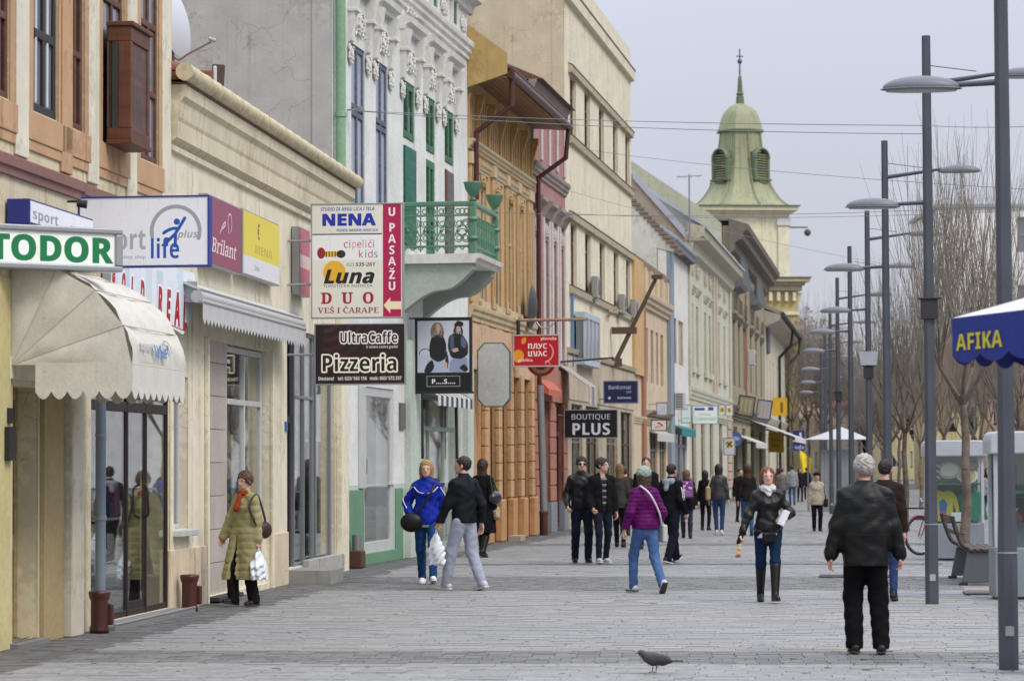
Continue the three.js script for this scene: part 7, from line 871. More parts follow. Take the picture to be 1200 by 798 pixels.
{ const Z = 98, a = atDepth(950, 545, Z), g = thing('market_stall', 'grey market stall under a white pyramid canopy', 'stall', [a.x + 0.1, 0, a.z]); const w = 2.0, yb = atDepth(975, 515, Z).y, yt = atDepth(985, 500, Z).y; const apex = V(w * 0.55, yt, -0.8), c = [V(-0.15, yb, 0.2), V(w, yb, 0.2), V(w, yb, -1.9), V(-0.15, yb, -1.9)]; for (let i = 0; i < 4; i++) { const q = new THREE.BufferGeometry(); q.setAttribute('position', new THREE.Float32BufferAttribute([c[i], c[(i + 1) % 4], apex].flatMap(v => v.toArray()), 3)); q.computeVertexNormals(); part('canopy_panel', q, M([0.52, 0.53, 0.55], { map: TC }), g); } const boards = 8; for (let i = 0; i < boards; i++) part('wall_board', rbox(0.3 + i * 0.12, 0.3 + (i + 1) * 0.12 - 0.008, 0, yb - 0.35, -0.3, -0.25, 0.004), paint([0.27, 0.29, 0.32]), g); part('counter', rbox(1.3, w, 0, 1.0, -0.4, 0, 0.02), darkMetal, g); for (const [x, z] of [[0, 0], [w - 0.1, 0], [0, -1.7], [w - 0.1, -1.7]]) part('post', cyl(V(x, 0, z), V(x, yb, z), 0.03, 0.03, 6), alu, g); }
// ------------------------------------------------------------------ overhead wires
const wireM = M([0.22, 0.22, 0.24]);
[[[407, 129, 46.6], [1087, 147, 34], 0.05], [[407, 129, 46.6], [1090, 157, 34], 0.08], [[664, 172, 70], [1210, 222, 40], 0.1], [[552, 248, 56], [1210, 240, 44], 0.12], [[660, 250, 70], [1210, 246, 48], 0.12], [[640, 216, 66], [1120, 322, 80], 0.2], [[1087, 147, 34], [1230, 147, 28], 0.02]].forEach(([a, b, sag], i) => { const A = atDepth(...a), B = atDepth(...b), pts = []; for (let k = 0; k <= 10; k++) { const t = k / 10, q = A.clone().lerp(B, t); q.y -= sag * 4 * t * (1 - t); pts.push(q); } const m = part('overhead_wire', tube(pts, i === 6 ? 0.004 : 0.005, 4, 30), wireM, scene, { keepUV: true }); tag(m, ['upper thin wire from the white house to the boxed lamp post', 'lower thin wire from the white house to the boxed lamp post', 'thin wire from the tall cream block sloping down across the sky', 'thin wire from the ochre house across the street', 'thin wire from the tall cream block running level across the sky', 'thin wire from the pink house sagging towards the bare trees', 'thin wire from the lamp post with the black box towards the parasol'][i], 'wire', 'overhead wires'); });
// ------------------------------------------------------------------ the other side of the square, mirrored in the shop windows
{
  const cols = [[0.42, 0.30, 0.18], [0.34, 0.27, 0.22], [0.46, 0.40, 0.30], [0.30, 0.16, 0.12], [0.38, 0.33, 0.25]]; const labs = ['ochre house across the square', 'grey brown house across the square', 'sand coloured house across the square', 'brick red house across the square', 'dun house across the square'];
  for (let i = 0; i < 5; i++) { const p = street(24, 2 + i * 22), g = thing('town_house', labs[i], 'house', [p.x, 0, p.z], streetRot + Math.PI), w = 21.5, H = 10 + (i * 3) % 4, holes = []; for (let r = 0; r < 3; r++) for (let k = 0; k < 6; k++) { const x = -w + 1.5 + k * 3.4; holes.push([x, x + 1.4, r ? 0.4 + r * 3.6 : 0.3, r ? 2.5 + r * 3.6 : 2.9]); } const hs = holes.filter(h => h[3] < H - 0.5); part('wall', plate(rect(-w, 0, 0, H), -0.4, 0, hs.map(h => rect(...h))), plaster(cols[i]), g); part('wall', box(-w, 0, 0, H - 0.02, -8, -0.5), darkRoom, g); hs.forEach(h => windowIn(g, h, { frame: brownFrame, cols: 2, rows: [0.66], recess: 0.15, fw: 0.08 })); part('cornice', mould(cornice(H, 0.5, 0.5), -w, 0), plaster(cols[(i + 2) % 5]), g); part('roof', mould([[0.5, H + 0.01], [-4, H + 3], [-8, H + 0.01]], -w, 0), roofBrown, g); }
  for (let i = 0; i < 9; i++) { const p = street(8.5 + (i % 3) * 4, 6 + i * 7), [t, c] = treeKinds[i % 3]; const q = p.clone().applyMatrix4(camera.matrixWorldInverse).applyMatrix4(camera.projectionMatrix); if (Math.abs(q.x) < 1.15) continue; const g = thing('bare_tree', 'bare tree on the open side of the square, mirrored in the shop glass', 'tree', [p.x, 0, p.z], i * 2.3, 'bare trees mirrored in the shop glass'); part('trunk', t, bark[i % 3], g, { keepUV: true }); part('crown', c, twigM[i % 3], g, { keepUV: true }); }
}
// ------------------------------------------------------------------ people: smooth solids meshed from distance fields
function meshField(f, lo, hi, h) {
  const nx = Math.ceil((hi[0] - lo[0]) / h) + 2, ny = Math.ceil((hi[1] - lo[1]) / h) + 2, nz = Math.ceil((hi[2] - lo[2]) / h) + 2, v = new Float32Array(nx * ny * nz), B = 4, skip = h * B * 1.0;
  for (let z0 = 0; z0 < nz; z0 += B) for (let y0 = 0; y0 < ny; y0 += B) for (let x0 = 0; x0 < nx; x0 += B) {
    const c = f(lo[0] + (x0 + 1.5) * h, lo[1] + (y0 + 1.5) * h, lo[2] + (z0 + 1.5) * h), far = Math.abs(c) > skip + 0.02;
    for (let z = z0; z < Math.min(nz, z0 + B); z++) for (let y = y0; y < Math.min(ny, y0 + B); y++) for (let x = x0; x < Math.min(nx, x0 + B); x++) v[(z * ny + y) * nx + x] = far ? c : f(lo[0] + x * h, lo[1] + y * h, lo[2] + z * h);
  }
  const id = new Int32Array(nx * ny * nz).fill(-1), pos = [], idx = [], E = [[0, 1], [2, 3], [4, 5], [6, 7], [0, 2], [1, 3], [4, 6], [5, 7], [0, 4], [1, 5], [2, 6], [3, 7]], O = [0, 1, nx, nx + 1, nx * ny, nx * ny + 1, nx * ny + nx, nx * ny + nx + 1];
  for (let z = 0; z + 1 < nz; z++) for (let y = 0; y + 1 < ny; y++) for (let x = 0; x + 1 < nx; x++) {
    const k = (z * ny + y) * nx + x; let m = 0; for (let i = 0; i < 8; i++) if (v[k + O[i]] < 0) m |= 1 << i; if (m === 0 || m === 255) continue;
    let sx = 0, sy = 0, sz = 0, n = 0; for (const [a, b] of E) { const fa = v[k + O[a]], fb = v[k + O[b]]; if ((fa < 0) === (fb < 0)) continue; const t = fa / (fa - fb); sx += (a & 1) + ((b & 1) - (a & 1)) * t; sy += ((a >> 1) & 1) + (((b >> 1) & 1) - ((a >> 1) & 1)) * t; sz += (a >> 2) + ((b >> 2) - (a >> 2)) * t; n++; }
    id[k] = pos.length / 3; pos.push(lo[0] + (x + sx / n) * h, lo[1] + (y + sy / n) * h, lo[2] + (z + sz / n) * h);
  }
  const q = (a, b, c, d, flip) => { if (a < 0 || b < 0 || c < 0 || d < 0) return; flip ? idx.push(a, c, b, b, c, d) : idx.push(a, b, c, b, d, c); };
  for (let z = 1; z + 1 < nz; z++) for (let y = 1; y + 1 < ny; y++) for (let x = 1; x + 1 < nx; x++) { const k = (z * ny + y) * nx + x, s = v[k] < 0; if (s !== v[k + 1] < 0) q(id[k - nx - nx * ny], id[k - nx * ny], id[k - nx], id[k], !s); if (s !== v[k + nx] < 0) q(id[k - 1 - nx * ny], id[k - nx * ny], id[k - 1], id[k], s); if (s !== v[k + nx * ny] < 0) q(id[k - 1 - nx], id[k - nx], id[k - 1], id[k], !s); }
  const g = new THREE.BufferGeometry(); g.setAttribute('position', new THREE.Float32BufferAttribute(pos, 3)); g.setIndex(idx); g.computeVertexNormals(); g.setAttribute('uv', new THREE.Float32BufferAttribute(new Float32Array(pos.length / 3 * 2).map((_, i) => i % 2 ? pos[(i >> 1) * 3 + 1] : pos[(i >> 1) * 3] + pos[(i >> 1) * 3 + 2]), 2)); return g;
}
// cone list -> field. cone: [a, b, r0, r1, zScale]
function coneField(cones, k, extra, cuts) {
  const C = cones.map(([a, b, r0, r1, s = 1]) => [a.x, a.y, a.z, b.x - a.x, b.y - a.y, (b.z - a.z), r0, r1 - r0, s, 1 / Math.max(1e-9, (b.x - a.x) ** 2 + (b.y - a.y) ** 2 + ((b.z - a.z) * s) ** 2)]);
  return (x, y, z) => {
    let d = 9; for (const c of C) { const px = x - c[0], py = y - c[1], pz = (z - c[2]) * c[8], bz = c[5] * c[8]; let t = (px * c[3] + py * c[4] + pz * bz) * c[9]; t = t < 0 ? 0 : t > 1 ? 1 : t; const qx = px - c[3] * t, qy = py - c[4] * t, qz = pz - bz * t; const e = Math.sqrt(qx * qx + qy * qy + qz * qz) - c[6] - c[7] * t; const hh = k - Math.abs(d - e); d = (d < e ? d : e) - (hh > 0 ? hh * hh * 0.25 / k : 0); }
    if (extra) d += extra(x, y, z, d); if (cuts) for (const q of cuts) { const e = q(x, y, z); if (e > d) d = e; } return d;
  };
}
function boundsOf(cones, m = 0.03) { const lo = [9, 9, 9], hi = [-9, -9, -9]; for (const [a, b, r0, r1] of cones) for (const [p, r] of [[a, r0], [b, r1]]) ['x', 'y', 'z'].forEach((ax, i) => { lo[i] = Math.min(lo[i], p[ax] - r - m); hi[i] = Math.max(hi[i], p[ax] + r + m); }); return [lo, hi]; }
const solid = (cones, k, h, extra, cuts, m) => { const [lo, hi] = boundsOf(cones, m); return meshField(coneField(cones, k, extra, cuts), lo, hi, h); };
function twoBone(a, b, l1, l2, pole) { const d = b.clone().sub(a); let L = d.length(); if (L > (l1 + l2) * 0.999) { d.multiplyScalar((l1 + l2) * 0.999 / L); L = (l1 + l2) * 0.999; } const x = (l1 * l1 - l2 * l2 + L * L) / (2 * L), h = Math.sqrt(Math.max(0, l1 * l1 - x * x)), u = d.clone().normalize(), p = pole.clone().addScaledVector(u, -pole.dot(u)).normalize(); return [a.clone().addScaledVector(u, x).addScaledVector(p, h), a.clone().add(d)]; }
const wrinkle = (amp, f = 1) => (x, y, z) => amp * (Math.sin(x * 31 * f + 2.1 * Math.sin(y * 17 * f + 1)) * Math.sin(y * 27 * f + 1.7 * Math.sin(z * 23 * f)) + 0.5 * Math.sin(z * 47 * f + y * 39 * f + 2 * Math.sin(x * 21)));
const skinM = {}, cloth = (c, o = {}) => new THREE.MeshPhysicalMaterial({ color: lin(...c), map: TC, bumpMap: BF, bumpScale: 0.004, roughness: 0.9, specularIntensity: 0.2, side: THREE.DoubleSide, ...o }), leather = (c, r = 0.42) => new THREE.MeshPhysicalMaterial({ color: lin(...c), map: TC, bumpMap: BF, bumpScale: 0.003, roughness: r, specularIntensity: 0.55, side: THREE.DoubleSide });
function person(o) {
  const foot = ground(o.px, o.py), Z = -foot.z, H = o.H || (o.py - o.head) * Z / FOC, k = H / 1.75, f = o.sex === 'f', g = thing('person', o.label, 'person', [foot.x, 0.012, foot.z], o.yaw, o.group); g.scale.setScalar(k);
  const fine = Z < 38 ? 0.012 : Z < 60 ? 0.015 : Z < 90 ? 0.019 : 0.026, hf = Z < 38 ? 0.0055 : Z < 60 ? 0.007 : Z < 90 ? 0.011 : 0.016;
  const lean = o.lean || 0, up = V(0, Math.cos(lean), Math.sin(lean)), hipY = 0.945 - (o.drop || 0), P = V(0, hipY, 0), at = (h, x = 0, z = 0) => P.clone().addScaledVector(up, h).add(V(x, 0, z)), tw = o.twist || 0;
  const shW = f ? 0.138 : 0.165, neck = at(0.53), waist = at(0.16), chest = at(0.36), headC = at(0.685, 0, 0.025 + (o.headFwd || 0)), bulk = (o.top.bulk || 0);
  const sh = [1, -1].map(s => at(0.445, s * shW * Math.cos(tw), s * shW * -Math.sin(tw)));
  const feet = o.feet || [[0.1, 0, 0.02, 0], [-0.1, 0, -0.02, 0]]; const hips = [1, -1].map(s => P.clone().add(V(s * 0.088, -0.02, 0)));
  const legs = feet.map(([x, y, z, pitch = 0], i) => { const ank = V(x, 0.085 + y, z); const [kn, an] = twoBone(hips[i], ank, 0.425, 0.43, V((i ? -1 : 1) * 0.12, 0, 1)); return { kn, an, pitch, yaw: (i ? -1 : 1) * 0.12 }; });
  const hands = o.hands || [[0.24, 0.84, 0.04], [-0.24, 0.84, 0.0]]; const arms = hands.map(([x, y, z], i) => { const [el, wr] = twoBone(sh[i], V(x, y, z), 0.285, 0.25, V((i ? -1 : 1) * (o.elbowOut ?? 0.35), -0.1, -1)); return { el, wr }; });
  // ---- skin body: one surface, with head and hands meshed more finely and joined to it
  const skin = M(o.skin || [0.52, 0.30, 0.21], { roughness: 0.55 }); const thin = [];
  thin.push([P, waist, 0.10, 0.095, 1.3], [waist, chest, 0.095, 0.115, 1.35], [chest, neck, 0.11, 0.05, 1.3], [neck, headC.clone().add(V(0, -0.06, -0.01)), 0.052, 0.05]);
  [0, 1].forEach(i => { thin.push([at(0.45, (i ? -1 : 1) * 0.05), sh[i], 0.05, 0.042], [sh[i], arms[i].el, 0.042, 0.034], [arms[i].el, arms[i].wr, 0.034, 0.026], [hips[i], legs[i].kn, 0.065, 0.045], [legs[i].kn, legs[i].an, 0.045, 0.032]); });
  const geos = [solid(thin, 0.05, fine * 1.25)];
  const hq = new THREE.Quaternion().setFromEuler(new THREE.Euler(o.headPitch || 0, o.headYaw || 0, o.headRoll || 0, 'YXZ'));
  const toHead = gg => { gg.applyQuaternion(hq); gg.translate(headC.x, headC.y, headC.z); return gg; };
  const ell = (x, y, z, cx, cy, cz, rx, ry, rz) => { const a = (x - cx) / rx, b = (y - cy) / ry, c = (z - cz) / rz; return (Math.sqrt(a * a + b * b + c * c) - 1) * Math.min(rx, ry, rz); };
  const sm = (a, b, q) => { const h = q - Math.abs(a - b); return Math.min(a, b) - (h > 0 ? h * h * 0.25 / q : 0); };
  const jaw = f ? 0.046 : 0.052;
  const headF = (x, y, z) => { let d = ell(x, y, z, 0, 0.025, -0.012, 0.076, 0.092, 0.094); d = sm(d, ell(x, y, z, 0, -0.03, 0.03, 0.058, 0.072, 0.062), 0.04); d = sm(d, ell(x, y, z, 0, -0.078, 0.05, jaw * 0.8, 0.032, 0.035), 0.035); d = sm(d, ell(x, y, z, 0, -0.018, 0.096, 0.012, 0.024, 0.017), 0.018); d = sm(d, ell(x, y, z, 0, -0.03, 0.1, 0.016, 0.009, 0.014), 0.01); d = sm(d, ell(x, y, z, 0, 0.022, 0.077, 0.05, 0.01, 0.012), 0.02); for (const s of [-1, 1]) { d = sm(d, ell(x, y, z, s * 0.078, -0.008, -0.012, 0.01, 0.03, 0.018), 0.01); d = Math.max(d, -ell(x, y, z, s * 0.03, 0.005, 0.095, 0.016, 0.009, 0.012) - 0.002); } return d; };
  geos.push(toHead(meshField(headF, [-0.11, -0.135, -0.13], [0.11, 0.14, 0.14], hf)));
  const handGeo = i => { const { el, wr } = arms[i], d = wr.clone().sub(el).normalize(), side = V(i ? -1 : 1, 0, 0).addScaledVector(d, -d.x * (i ? -1 : 1)).normalize(), fw = d.clone().cross(side).multiplyScalar(i ? 1 : -1).normalize(); // thumb side towards +fw
    const curl = o.curl?.[i] ?? 0.55, c = [], kn = wr.clone().addScaledVector(d, 0.085), inn = side.clone().multiplyScalar(-1); c.push([wr.clone().addScaledVector(d, -0.03), wr, 0.026, 0.027], [wr.clone().addScaledVector(fw, 0.012), kn.clone().addScaledVector(fw, 0.024), 0.02, 0.014], [wr.clone().addScaledVector(fw, -0.012), kn.clone().addScaledVector(fw, -0.024), 0.02, 0.014], [wr, kn, 0.022, 0.016]);
    [0.033, 0.011, -0.011, -0.032].forEach((w, j) => { const L = [0.07, 0.078, 0.073, 0.058][j], b = kn.clone().addScaledVector(fw, w).addScaledVector(d, j === 3 ? -0.008 : 0), a1 = curl * 0.7, a2 = curl * 1.9; const m = b.clone().addScaledVector(d, L * 0.5 * Math.cos(a1)).addScaledVector(inn, L * 0.5 * Math.sin(a1)), e = m.clone().addScaledVector(d, L * 0.5 * Math.cos(a2)).addScaledVector(inn, L * 0.5 * Math.sin(a2)); c.push([b, m, 0.0095, 0.009], [m, e, 0.009, 0.0075]); });
    const tb = wr.clone().addScaledVector(d, 0.025).addScaledVector(fw, 0.026), tm = tb.clone().addScaledVector(d, 0.03).addScaledVector(fw, 0.022).addScaledVector(inn, 0.012); c.push([tb, tm, 0.013, 0.011], [tm, tm.clone().addScaledVector(d, 0.03).addScaledVector(inn, 0.012), 0.0105, 0.008]); return solid(c, 0.012, Math.max(hf * 0.85, 0.005), null, null, 0.012); };
  const shown = o.showHands || [1, 1]; [0, 1].forEach(i => shown[i] && geos.push(handGeo(i)));
  const body = part('body', geos.map(q => q), o.glovesAll || skin, g, { keepUV: true });
  // ---- face details
  const hp = (x, y, z) => V(x, y, z).applyQuaternion(hq).add(headC); const dot = (x, y, z, r, sx, sy, sz) => { const q = new THREE.SphereGeometry(r, 8, 6); q.scale(sx, sy, sz); q.translate(x, y, z); return toHead(q); };
  if (o.face !== false && Z < 70) { for (const s of [-1, 1]) { const e = part('eye', dot(s * 0.03, 0.006, 0.083, 0.0105, 1.25, 0.7, 0.6), M([0.6, 0.58, 0.55], { roughness: 0.3 }), body, { keepUV: true }); part('eyebrow', dot(s * 0.031, 0.027, 0.088, 0.014, 1.2, 0.28, 0.4), M(o.hair.col), body, { keepUV: true }); part('iris', dot(s * 0.03, 0.006, 0.0895, 0.0062, 1, 1, 0.5), M([0.02, 0.015, 0.012], { roughness: 0.2 }), body, { keepUV: true }); } part('lips', dot(0, -0.062, 0.088, 0.018, f ? 1.15 : 1.1, 0.32, 0.35), M(f ? [0.38, 0.10, 0.09] : [0.36, 0.16, 0.12], { roughness: 0.5 }), body, { keepUV: true }); }
  // ---- hair
  if (o.hair) { const hs = o.hair, n = hs.rough ?? 0.005; const st = wrinkle(n, 3.4); const hairF = (x, y, z) => { let d = ell(x, y, z, 0, 0.03 + (hs.lift || 0), -0.02, 0.084 + (hs.vol || 0), 0.100 + (hs.vol || 0), 0.102 + (hs.vol || 0)); if (hs.style === 'long' || hs.style === 'bob') { const L = hs.style === 'bob' ? 0.13 : (hs.len || 0.30); d = sm(d, ell(x, y, z, 0, 0.0 - L * 0.42, -0.055, 0.085 + (hs.vol || 0), 0.06 + L * 0.5, 0.06), 0.05); if (hs.style === 'bob') for (const s of [-1, 1]) d = sm(d, ell(x, y, z, s * 0.066, -0.05, -0.02, 0.024, 0.075, 0.045), 0.04); } if (hs.style === 'tail') d = sm(d, ell(x, y, z, 0, -0.03, -0.13, 0.035, 0.11, 0.035), 0.04); d += st(x, y, z); const face = ell(x, y, z, 0, -0.05 + (hs.bald || 0), 0.10, 0.074, 0.116 - (hs.fringe || 0), 0.09); d = Math.max(d, -face); if (hs.style === 'short') d = Math.max(d, -(y + 0.062 + 0.35 * Math.max(0, z + 0.02) * -1), -ell(x, y, z, 0, -0.12, 0.02, 0.12, 0.09, 0.09)); return d; };
    const lowest = hs.style === 'long' ? -0.2 - (hs.len || 0.3) * 0.7 : -0.2; part('hair', toHead(meshField(hairF, [-0.16, lowest, -0.22], [0.16, 0.2, 0.14], hf * 1.05)), M(hs.col, { map: TG, roughness: 0.6 }), g, { keepUV: true }); }
  // ---- top
  const T = o.top, hem = hipY + (T.hem ?? -0.08), cR = (f ? 0.135 : 0.15) + bulk, wR = (f ? 0.125 : 0.145) + bulk + (T.waist || 0), hR = (f ? 0.155 : 0.15) + bulk, cones = [[at(0.02), waist, hR, wR, 1.28], [waist, chest, wR, cR, 1.25], [chest, at(0.45), cR - 0.004, 0.085 + bulk * 0.5, 1.25]]; if (f) for (const s of [-1, 1]) cones.push([at(0.33, s * 0.07, 0.07), at(0.33, s * 0.06, 0.085), 0.055, 0.05]);
  const aR = T.sleeve ?? (0.058 + bulk * 0.5); [0, 1].forEach(i => { const { el, wr } = arms[i]; cones.push([at(0.49, (i ? -1 : 1) * 0.035), sh[i], 0.055 + bulk * 0.4, 0.056 + bulk * 0.4], [sh[i], el, aR + 0.004, aR - 0.006], [el, wr, aR - 0.004, aR - 0.016]); });
  if (T.long) { const t = T.long, y = hem - 0.05; [0, 1].forEach(i => { const q = hips[i].clone().lerp(legs[i].kn, Math.min(1, (hipY - y) / Math.max(0.2, hipY - legs[i].kn.y))); q.y = y; cones.push([hips[i].clone().add(V(0, 0.02, 0)), q, 0.115 + bulk, t]); }); }
  else cones.push([at(0.02), P.clone().add(V(0, Math.min(-0.02, (T.hem ?? -0.08) - 0.03), 0)), hR, hR + 0.005, 1.25]);
  if (T.collar !== 0) cones.push([at(0.49, 0, -0.005), at(0.535 + (T.collar || 0), 0, 0.005), 0.078, 0.07]);
  const wk = wrinkle(T.wr ?? 0.004, T.wf || 1); const quilt = T.quilt ? (x, y, z) => 0.006 - 0.011 * Math.sqrt(Math.abs(Math.sin((y + 0.3) * Math.PI / T.quilt))) : null;
  const ext = quilt ? (x, y, z) => wk(x, y, z) + quilt(x, y, z) : wk; const neckTop = at(0.56 + (T.collar || 0)).y;
  const cuts = [(x, y, z) => hem - y, (x, y) => y - neckTop]; if (T.open) cuts.push((x, y, z) => z < 0 ? -1 : Math.min(0.035 - Math.abs(x) + (y - hem) * 0.02, y - hem > 0.5 ? 1 : 1)); if (T.slit) cuts.push((x, y, z) => z > 0 && y < hipY - 0.02 ? (0.004 + (hipY - y) * 0.07) - Math.abs(x + 0.02) : -1);
  const topMesh = part(T.name || 'jacket', solid(cones, 0.045, fine, ext, cuts), T.mat, g, { keepUV: true });
  if (T.cuff) [0, 1].forEach(i => { const { el, wr } = arms[i], d = wr.clone().sub(el).normalize(); part('cuff', cyl(wr.clone().addScaledVector(d, -0.05), wr.clone().addScaledVector(d, 0.005), aR - 0.01, aR - 0.012, 12), T.cuff, topMesh); });
  // ---- legs
  const Lg = o.legs, w = Lg.wide || 0, leg = []; leg.push([at(0.03), P.clone().add(V(0, -0.03, 0)), (f ? 0.145 : 0.14), f ? 0.15 : 0.14, 1.3]); [0, 1].forEach(i => { const { kn, an } = legs[i]; leg.push([hips[i].clone().add(V(0, -0.03, 0)), kn, (f ? 0.094 : 0.094) + w * 0.5, 0.06 + w], [kn, o.shoes.boot ? an.clone().lerp(kn, o.shoes.boot * 0.75) : an.clone().add(V(0, Lg.short ?? -0.02, 0)), 0.06 + w, (Lg.cuffR ?? 0.048) + w]); });
  const wl = wrinkle(0.0045, 1.1); const legMesh = part(Lg.name || 'trousers', solid(leg, 0.035, fine, wl, [(x, y) => 0.035 - y, (x, y) => y - (hipY + 0.1)]), Lg.mat, g, { keepUV: true });
  // ---- shoes
  const S = o.shoes; [0, 1].forEach(i => { const { an, pitch, yaw } = legs[i], q = new THREE.Quaternion().setFromEuler(new THREE.Euler(pitch, yaw, 0, 'YXZ')), w2 = (x, y, z) => V(x, y, z).applyQuaternion(q).add(an); const c = [[w2(0, -0.04, -0.05), w2(0, -0.048, 0.06), 0.043, 0.042], [w2(0, -0.048, 0.06), w2((i ? 1 : -1) * 0.006, -0.055, 0.145), 0.042, 0.032], [w2(0, 0.005, -0.012), w2(0, -0.03, 0.02), 0.042, 0.04]]; if (S.boot) c.push([w2(0, -0.02, -0.01), legs[i].an.clone().lerp(legs[i].kn, S.boot), 0.047, 0.07]); const up2 = V(0, 1, 0).applyQuaternion(q), so = w2(0, -0.072, 0); const sm2 = part(S.boot ? 'boot' : 'shoe', solid(c, 0.02, Math.min(fine, 0.014), null, [(x, y, z) => -((x - so.x) * up2.x + (y - so.y) * up2.y + (z - so.z) * up2.z)]), S.mat, g, { keepUV: true }); const sole = plate([[-0.034, -0.085], [0.034, -0.085], [0.043, 0.02], [0.046, 0.09], [0.03, 0.16], [0, 0.175], [-0.03, 0.16], [-0.046, 0.09], [-0.043, 0.02]], 0, 0.02, [], 0.004); sole.rotateX(Math.PI / 2); sole.translate(0, S.heel ? -0.062 : -0.064, 0); sole.applyQuaternion(q); sole.translate(an.x, an.y, an.z); part('sole', sole, S.sole || M([0.03, 0.03, 0.03]), sm2); });
  g.updateMatrixWorld(true);
  const J = { g, P, at, sh, arms, legs, headC, hq, hp, neck, chest, waist, hips, toHead, k, fine, topMesh, legMesh, body, hipY, fineHead: hf, part: (n, geo, m, p = g) => part(n, geo, m, p, { keepUV: true }) };
  o.more?.(J); return J;
}
// something carried: a thing of its own that shares its bearer's place
function carried(J, name, label, cat) { const t = thing(name, label, cat, J.g.position.toArray(), J.g.rotation.y); t.scale.copy(J.g.scale); return t; }
const strapM = c => M(c, { roughness: 0.6 });
// a strap follows the body: points a little proud of the clothes
const strap = (t, pts, c, w = 0.018) => { const cv = new THREE.CatmullRomCurve3(pts.map(p => V(...p))), q = new THREE.TubeGeometry(cv, 28, w, 5); return part('strap', q, strapM(c), t, { keepUV: true }); };
function plasticBag(J, label, hand, cols, h = 0.36) { const { wr, el } = J.arms[hand], d = wr.clone().sub(el).normalize(), top = wr.clone().addScaledVector(d, 0.11), t = carried(J, 'plastic_bag', label, 'bag'), c = V(top.x, top.y - h * 0.62, top.z); const geo = meshField((x, y, z) => { const yy = (y - c.y) / h, r = yy > 0 ? 0.13 - 0.19 * yy : 0.13; const a = (x - c.x) / Math.max(0.02, r * 0.62), b = (z - c.z) / Math.max(0.03, r); return Math.max((Math.sqrt(a * a + b * b) - 1) * 0.08, Math.abs(y - c.y) - h * 0.5) * 0.7 + 0.012 * Math.sin(y * 40 + x * 60) * Math.sin(z * 50 + y * 25); }, [c.x - 0.2, c.y - h * 0.6, c.z - 0.2], [c.x + 0.2, c.y + h * 0.6, c.z + 0.2], 0.013); const b = part('bag_body', geo, cols[0], t, { keepUV: true }); for (const s of [-1, 1]) part('handle', tube([[c.x, c.y + h * 0.42, c.z + s * 0.03], [top.x, top.y - 0.05, top.z + s * 0.02], [top.x, top.y + 0.01, top.z]], 0.008, 5), cols[0], t); const R = rng(3 + hand); for (let i = 0; i < 3; i++) { const q = new THREE.SphereGeometry(0.06, 10, 8); q.scale(0.8, 0.9, 0.8); q.translate(c.x + (R() - 0.5) * 0.06, c.y - h * 0.22 + (R() - 0.3) * 0.1, c.z + (R() - 0.5) * 0.12); part('printed_patch', q, cols[1 + i % (cols.length - 1)], b, { keepUV: true }); } return t; }
const black = cloth([0.012, 0.012, 0.014]), blackL = leather([0.011, 0.011, 0.012]), denim = cloth([0.028, 0.05, 0.11]), darkDenim = cloth([0.014, 0.018, 0.032]), whiteRub = M([0.7, 0.7, 0.7]);

// 1 the woman in the quilted coat by the shop windows
person({ px: 288, py: 711, head: 555, sex: 'f', yaw: -0.75, label: 'person in a khaki quilted coat with red scarf walking past the shops', skin: [0.50, 0.30, 0.22], feet: [[0.09, 0, -0.06, 0], [-0.09, 0.015, 0.14, -0.15]], hands: [[0.25, 0.78, 0.0], [-0.3, 0.86, 0.16]], headPitch: 0.12, headYaw: 0.1, curl: [1.1, 0.7],
  top: { name: 'coat', mat: cloth([0.38, 0.345, 0.165], { roughness: 0.6 }), hem: -0.60, bulk: 0.03, long: 0.15, quilt: 0.095, wr: 0.004, collar: 0.02, sleeve: 0.072, slit: 1 }, legs: { mat: cloth([0.016, 0.012, 0.012]), wide: 0.02, cuffR: 0.058 }, shoes: { mat: leather([0.015, 0.011, 0.01]) }, hair: { col: [0.10, 0.045, 0.02], style: 'short', vol: 0.012, rough: 0.008 },
  more: J => { const sc = J.part('scarf', solid([[J.at(0.52, -0.05, 0.05), J.at(0.52, 0.05, 0.05), 0.04, 0.04], [J.at(0.5, 0, 0.09), J.at(0.33, -0.01, 0.16), 0.035, 0.045], [J.at(0.52, -0.06, -0.03), J.at(0.52, 0.06, -0.03), 0.04, 0.04], [J.at(0.52, -0.06, -0.03), J.at(0.52, -0.05, 0.05), 0.035, 0.035], [J.at(0.52, 0.06, -0.03), J.at(0.52, 0.05, 0.05), 0.035, 0.035]], 0.03, 0.01, wrinkle(0.006, 2)), cloth([0.36, 0.05, 0.02]), J.g);
    const t = carried(J, 'shoulder_bag', 'brown shoulder bag of the person in the khaki coat', 'bag'); strap(t, [[0.22, 1.02, -0.16], [0.235, 1.2, -0.1], [0.19, 1.46, -0.01], [0.21, 1.3, 0.13], [0.245, 1.05, 0.04]], [0.03, 0.02, 0.014], 0.016); const q = new THREE.SphereGeometry(0.12, 14, 10); q.scale(0.5, 0.95, 1.0); q.translate(0.22, 0.99, -0.13); part('bag_body', q, leather([0.05, 0.025, 0.02]), t, { keepUV: true });
    plasticBag(J, 'white and blue plastic bag held by the person in the khaki coat', 0, [M([0.62, 0.66, 0.7], { roughness: 0.35 }), M([0.25, 0.4, 0.6], { roughness: 0.35 }), M([0.6, 0.55, 0.25], { roughness: 0.35 })]); } });
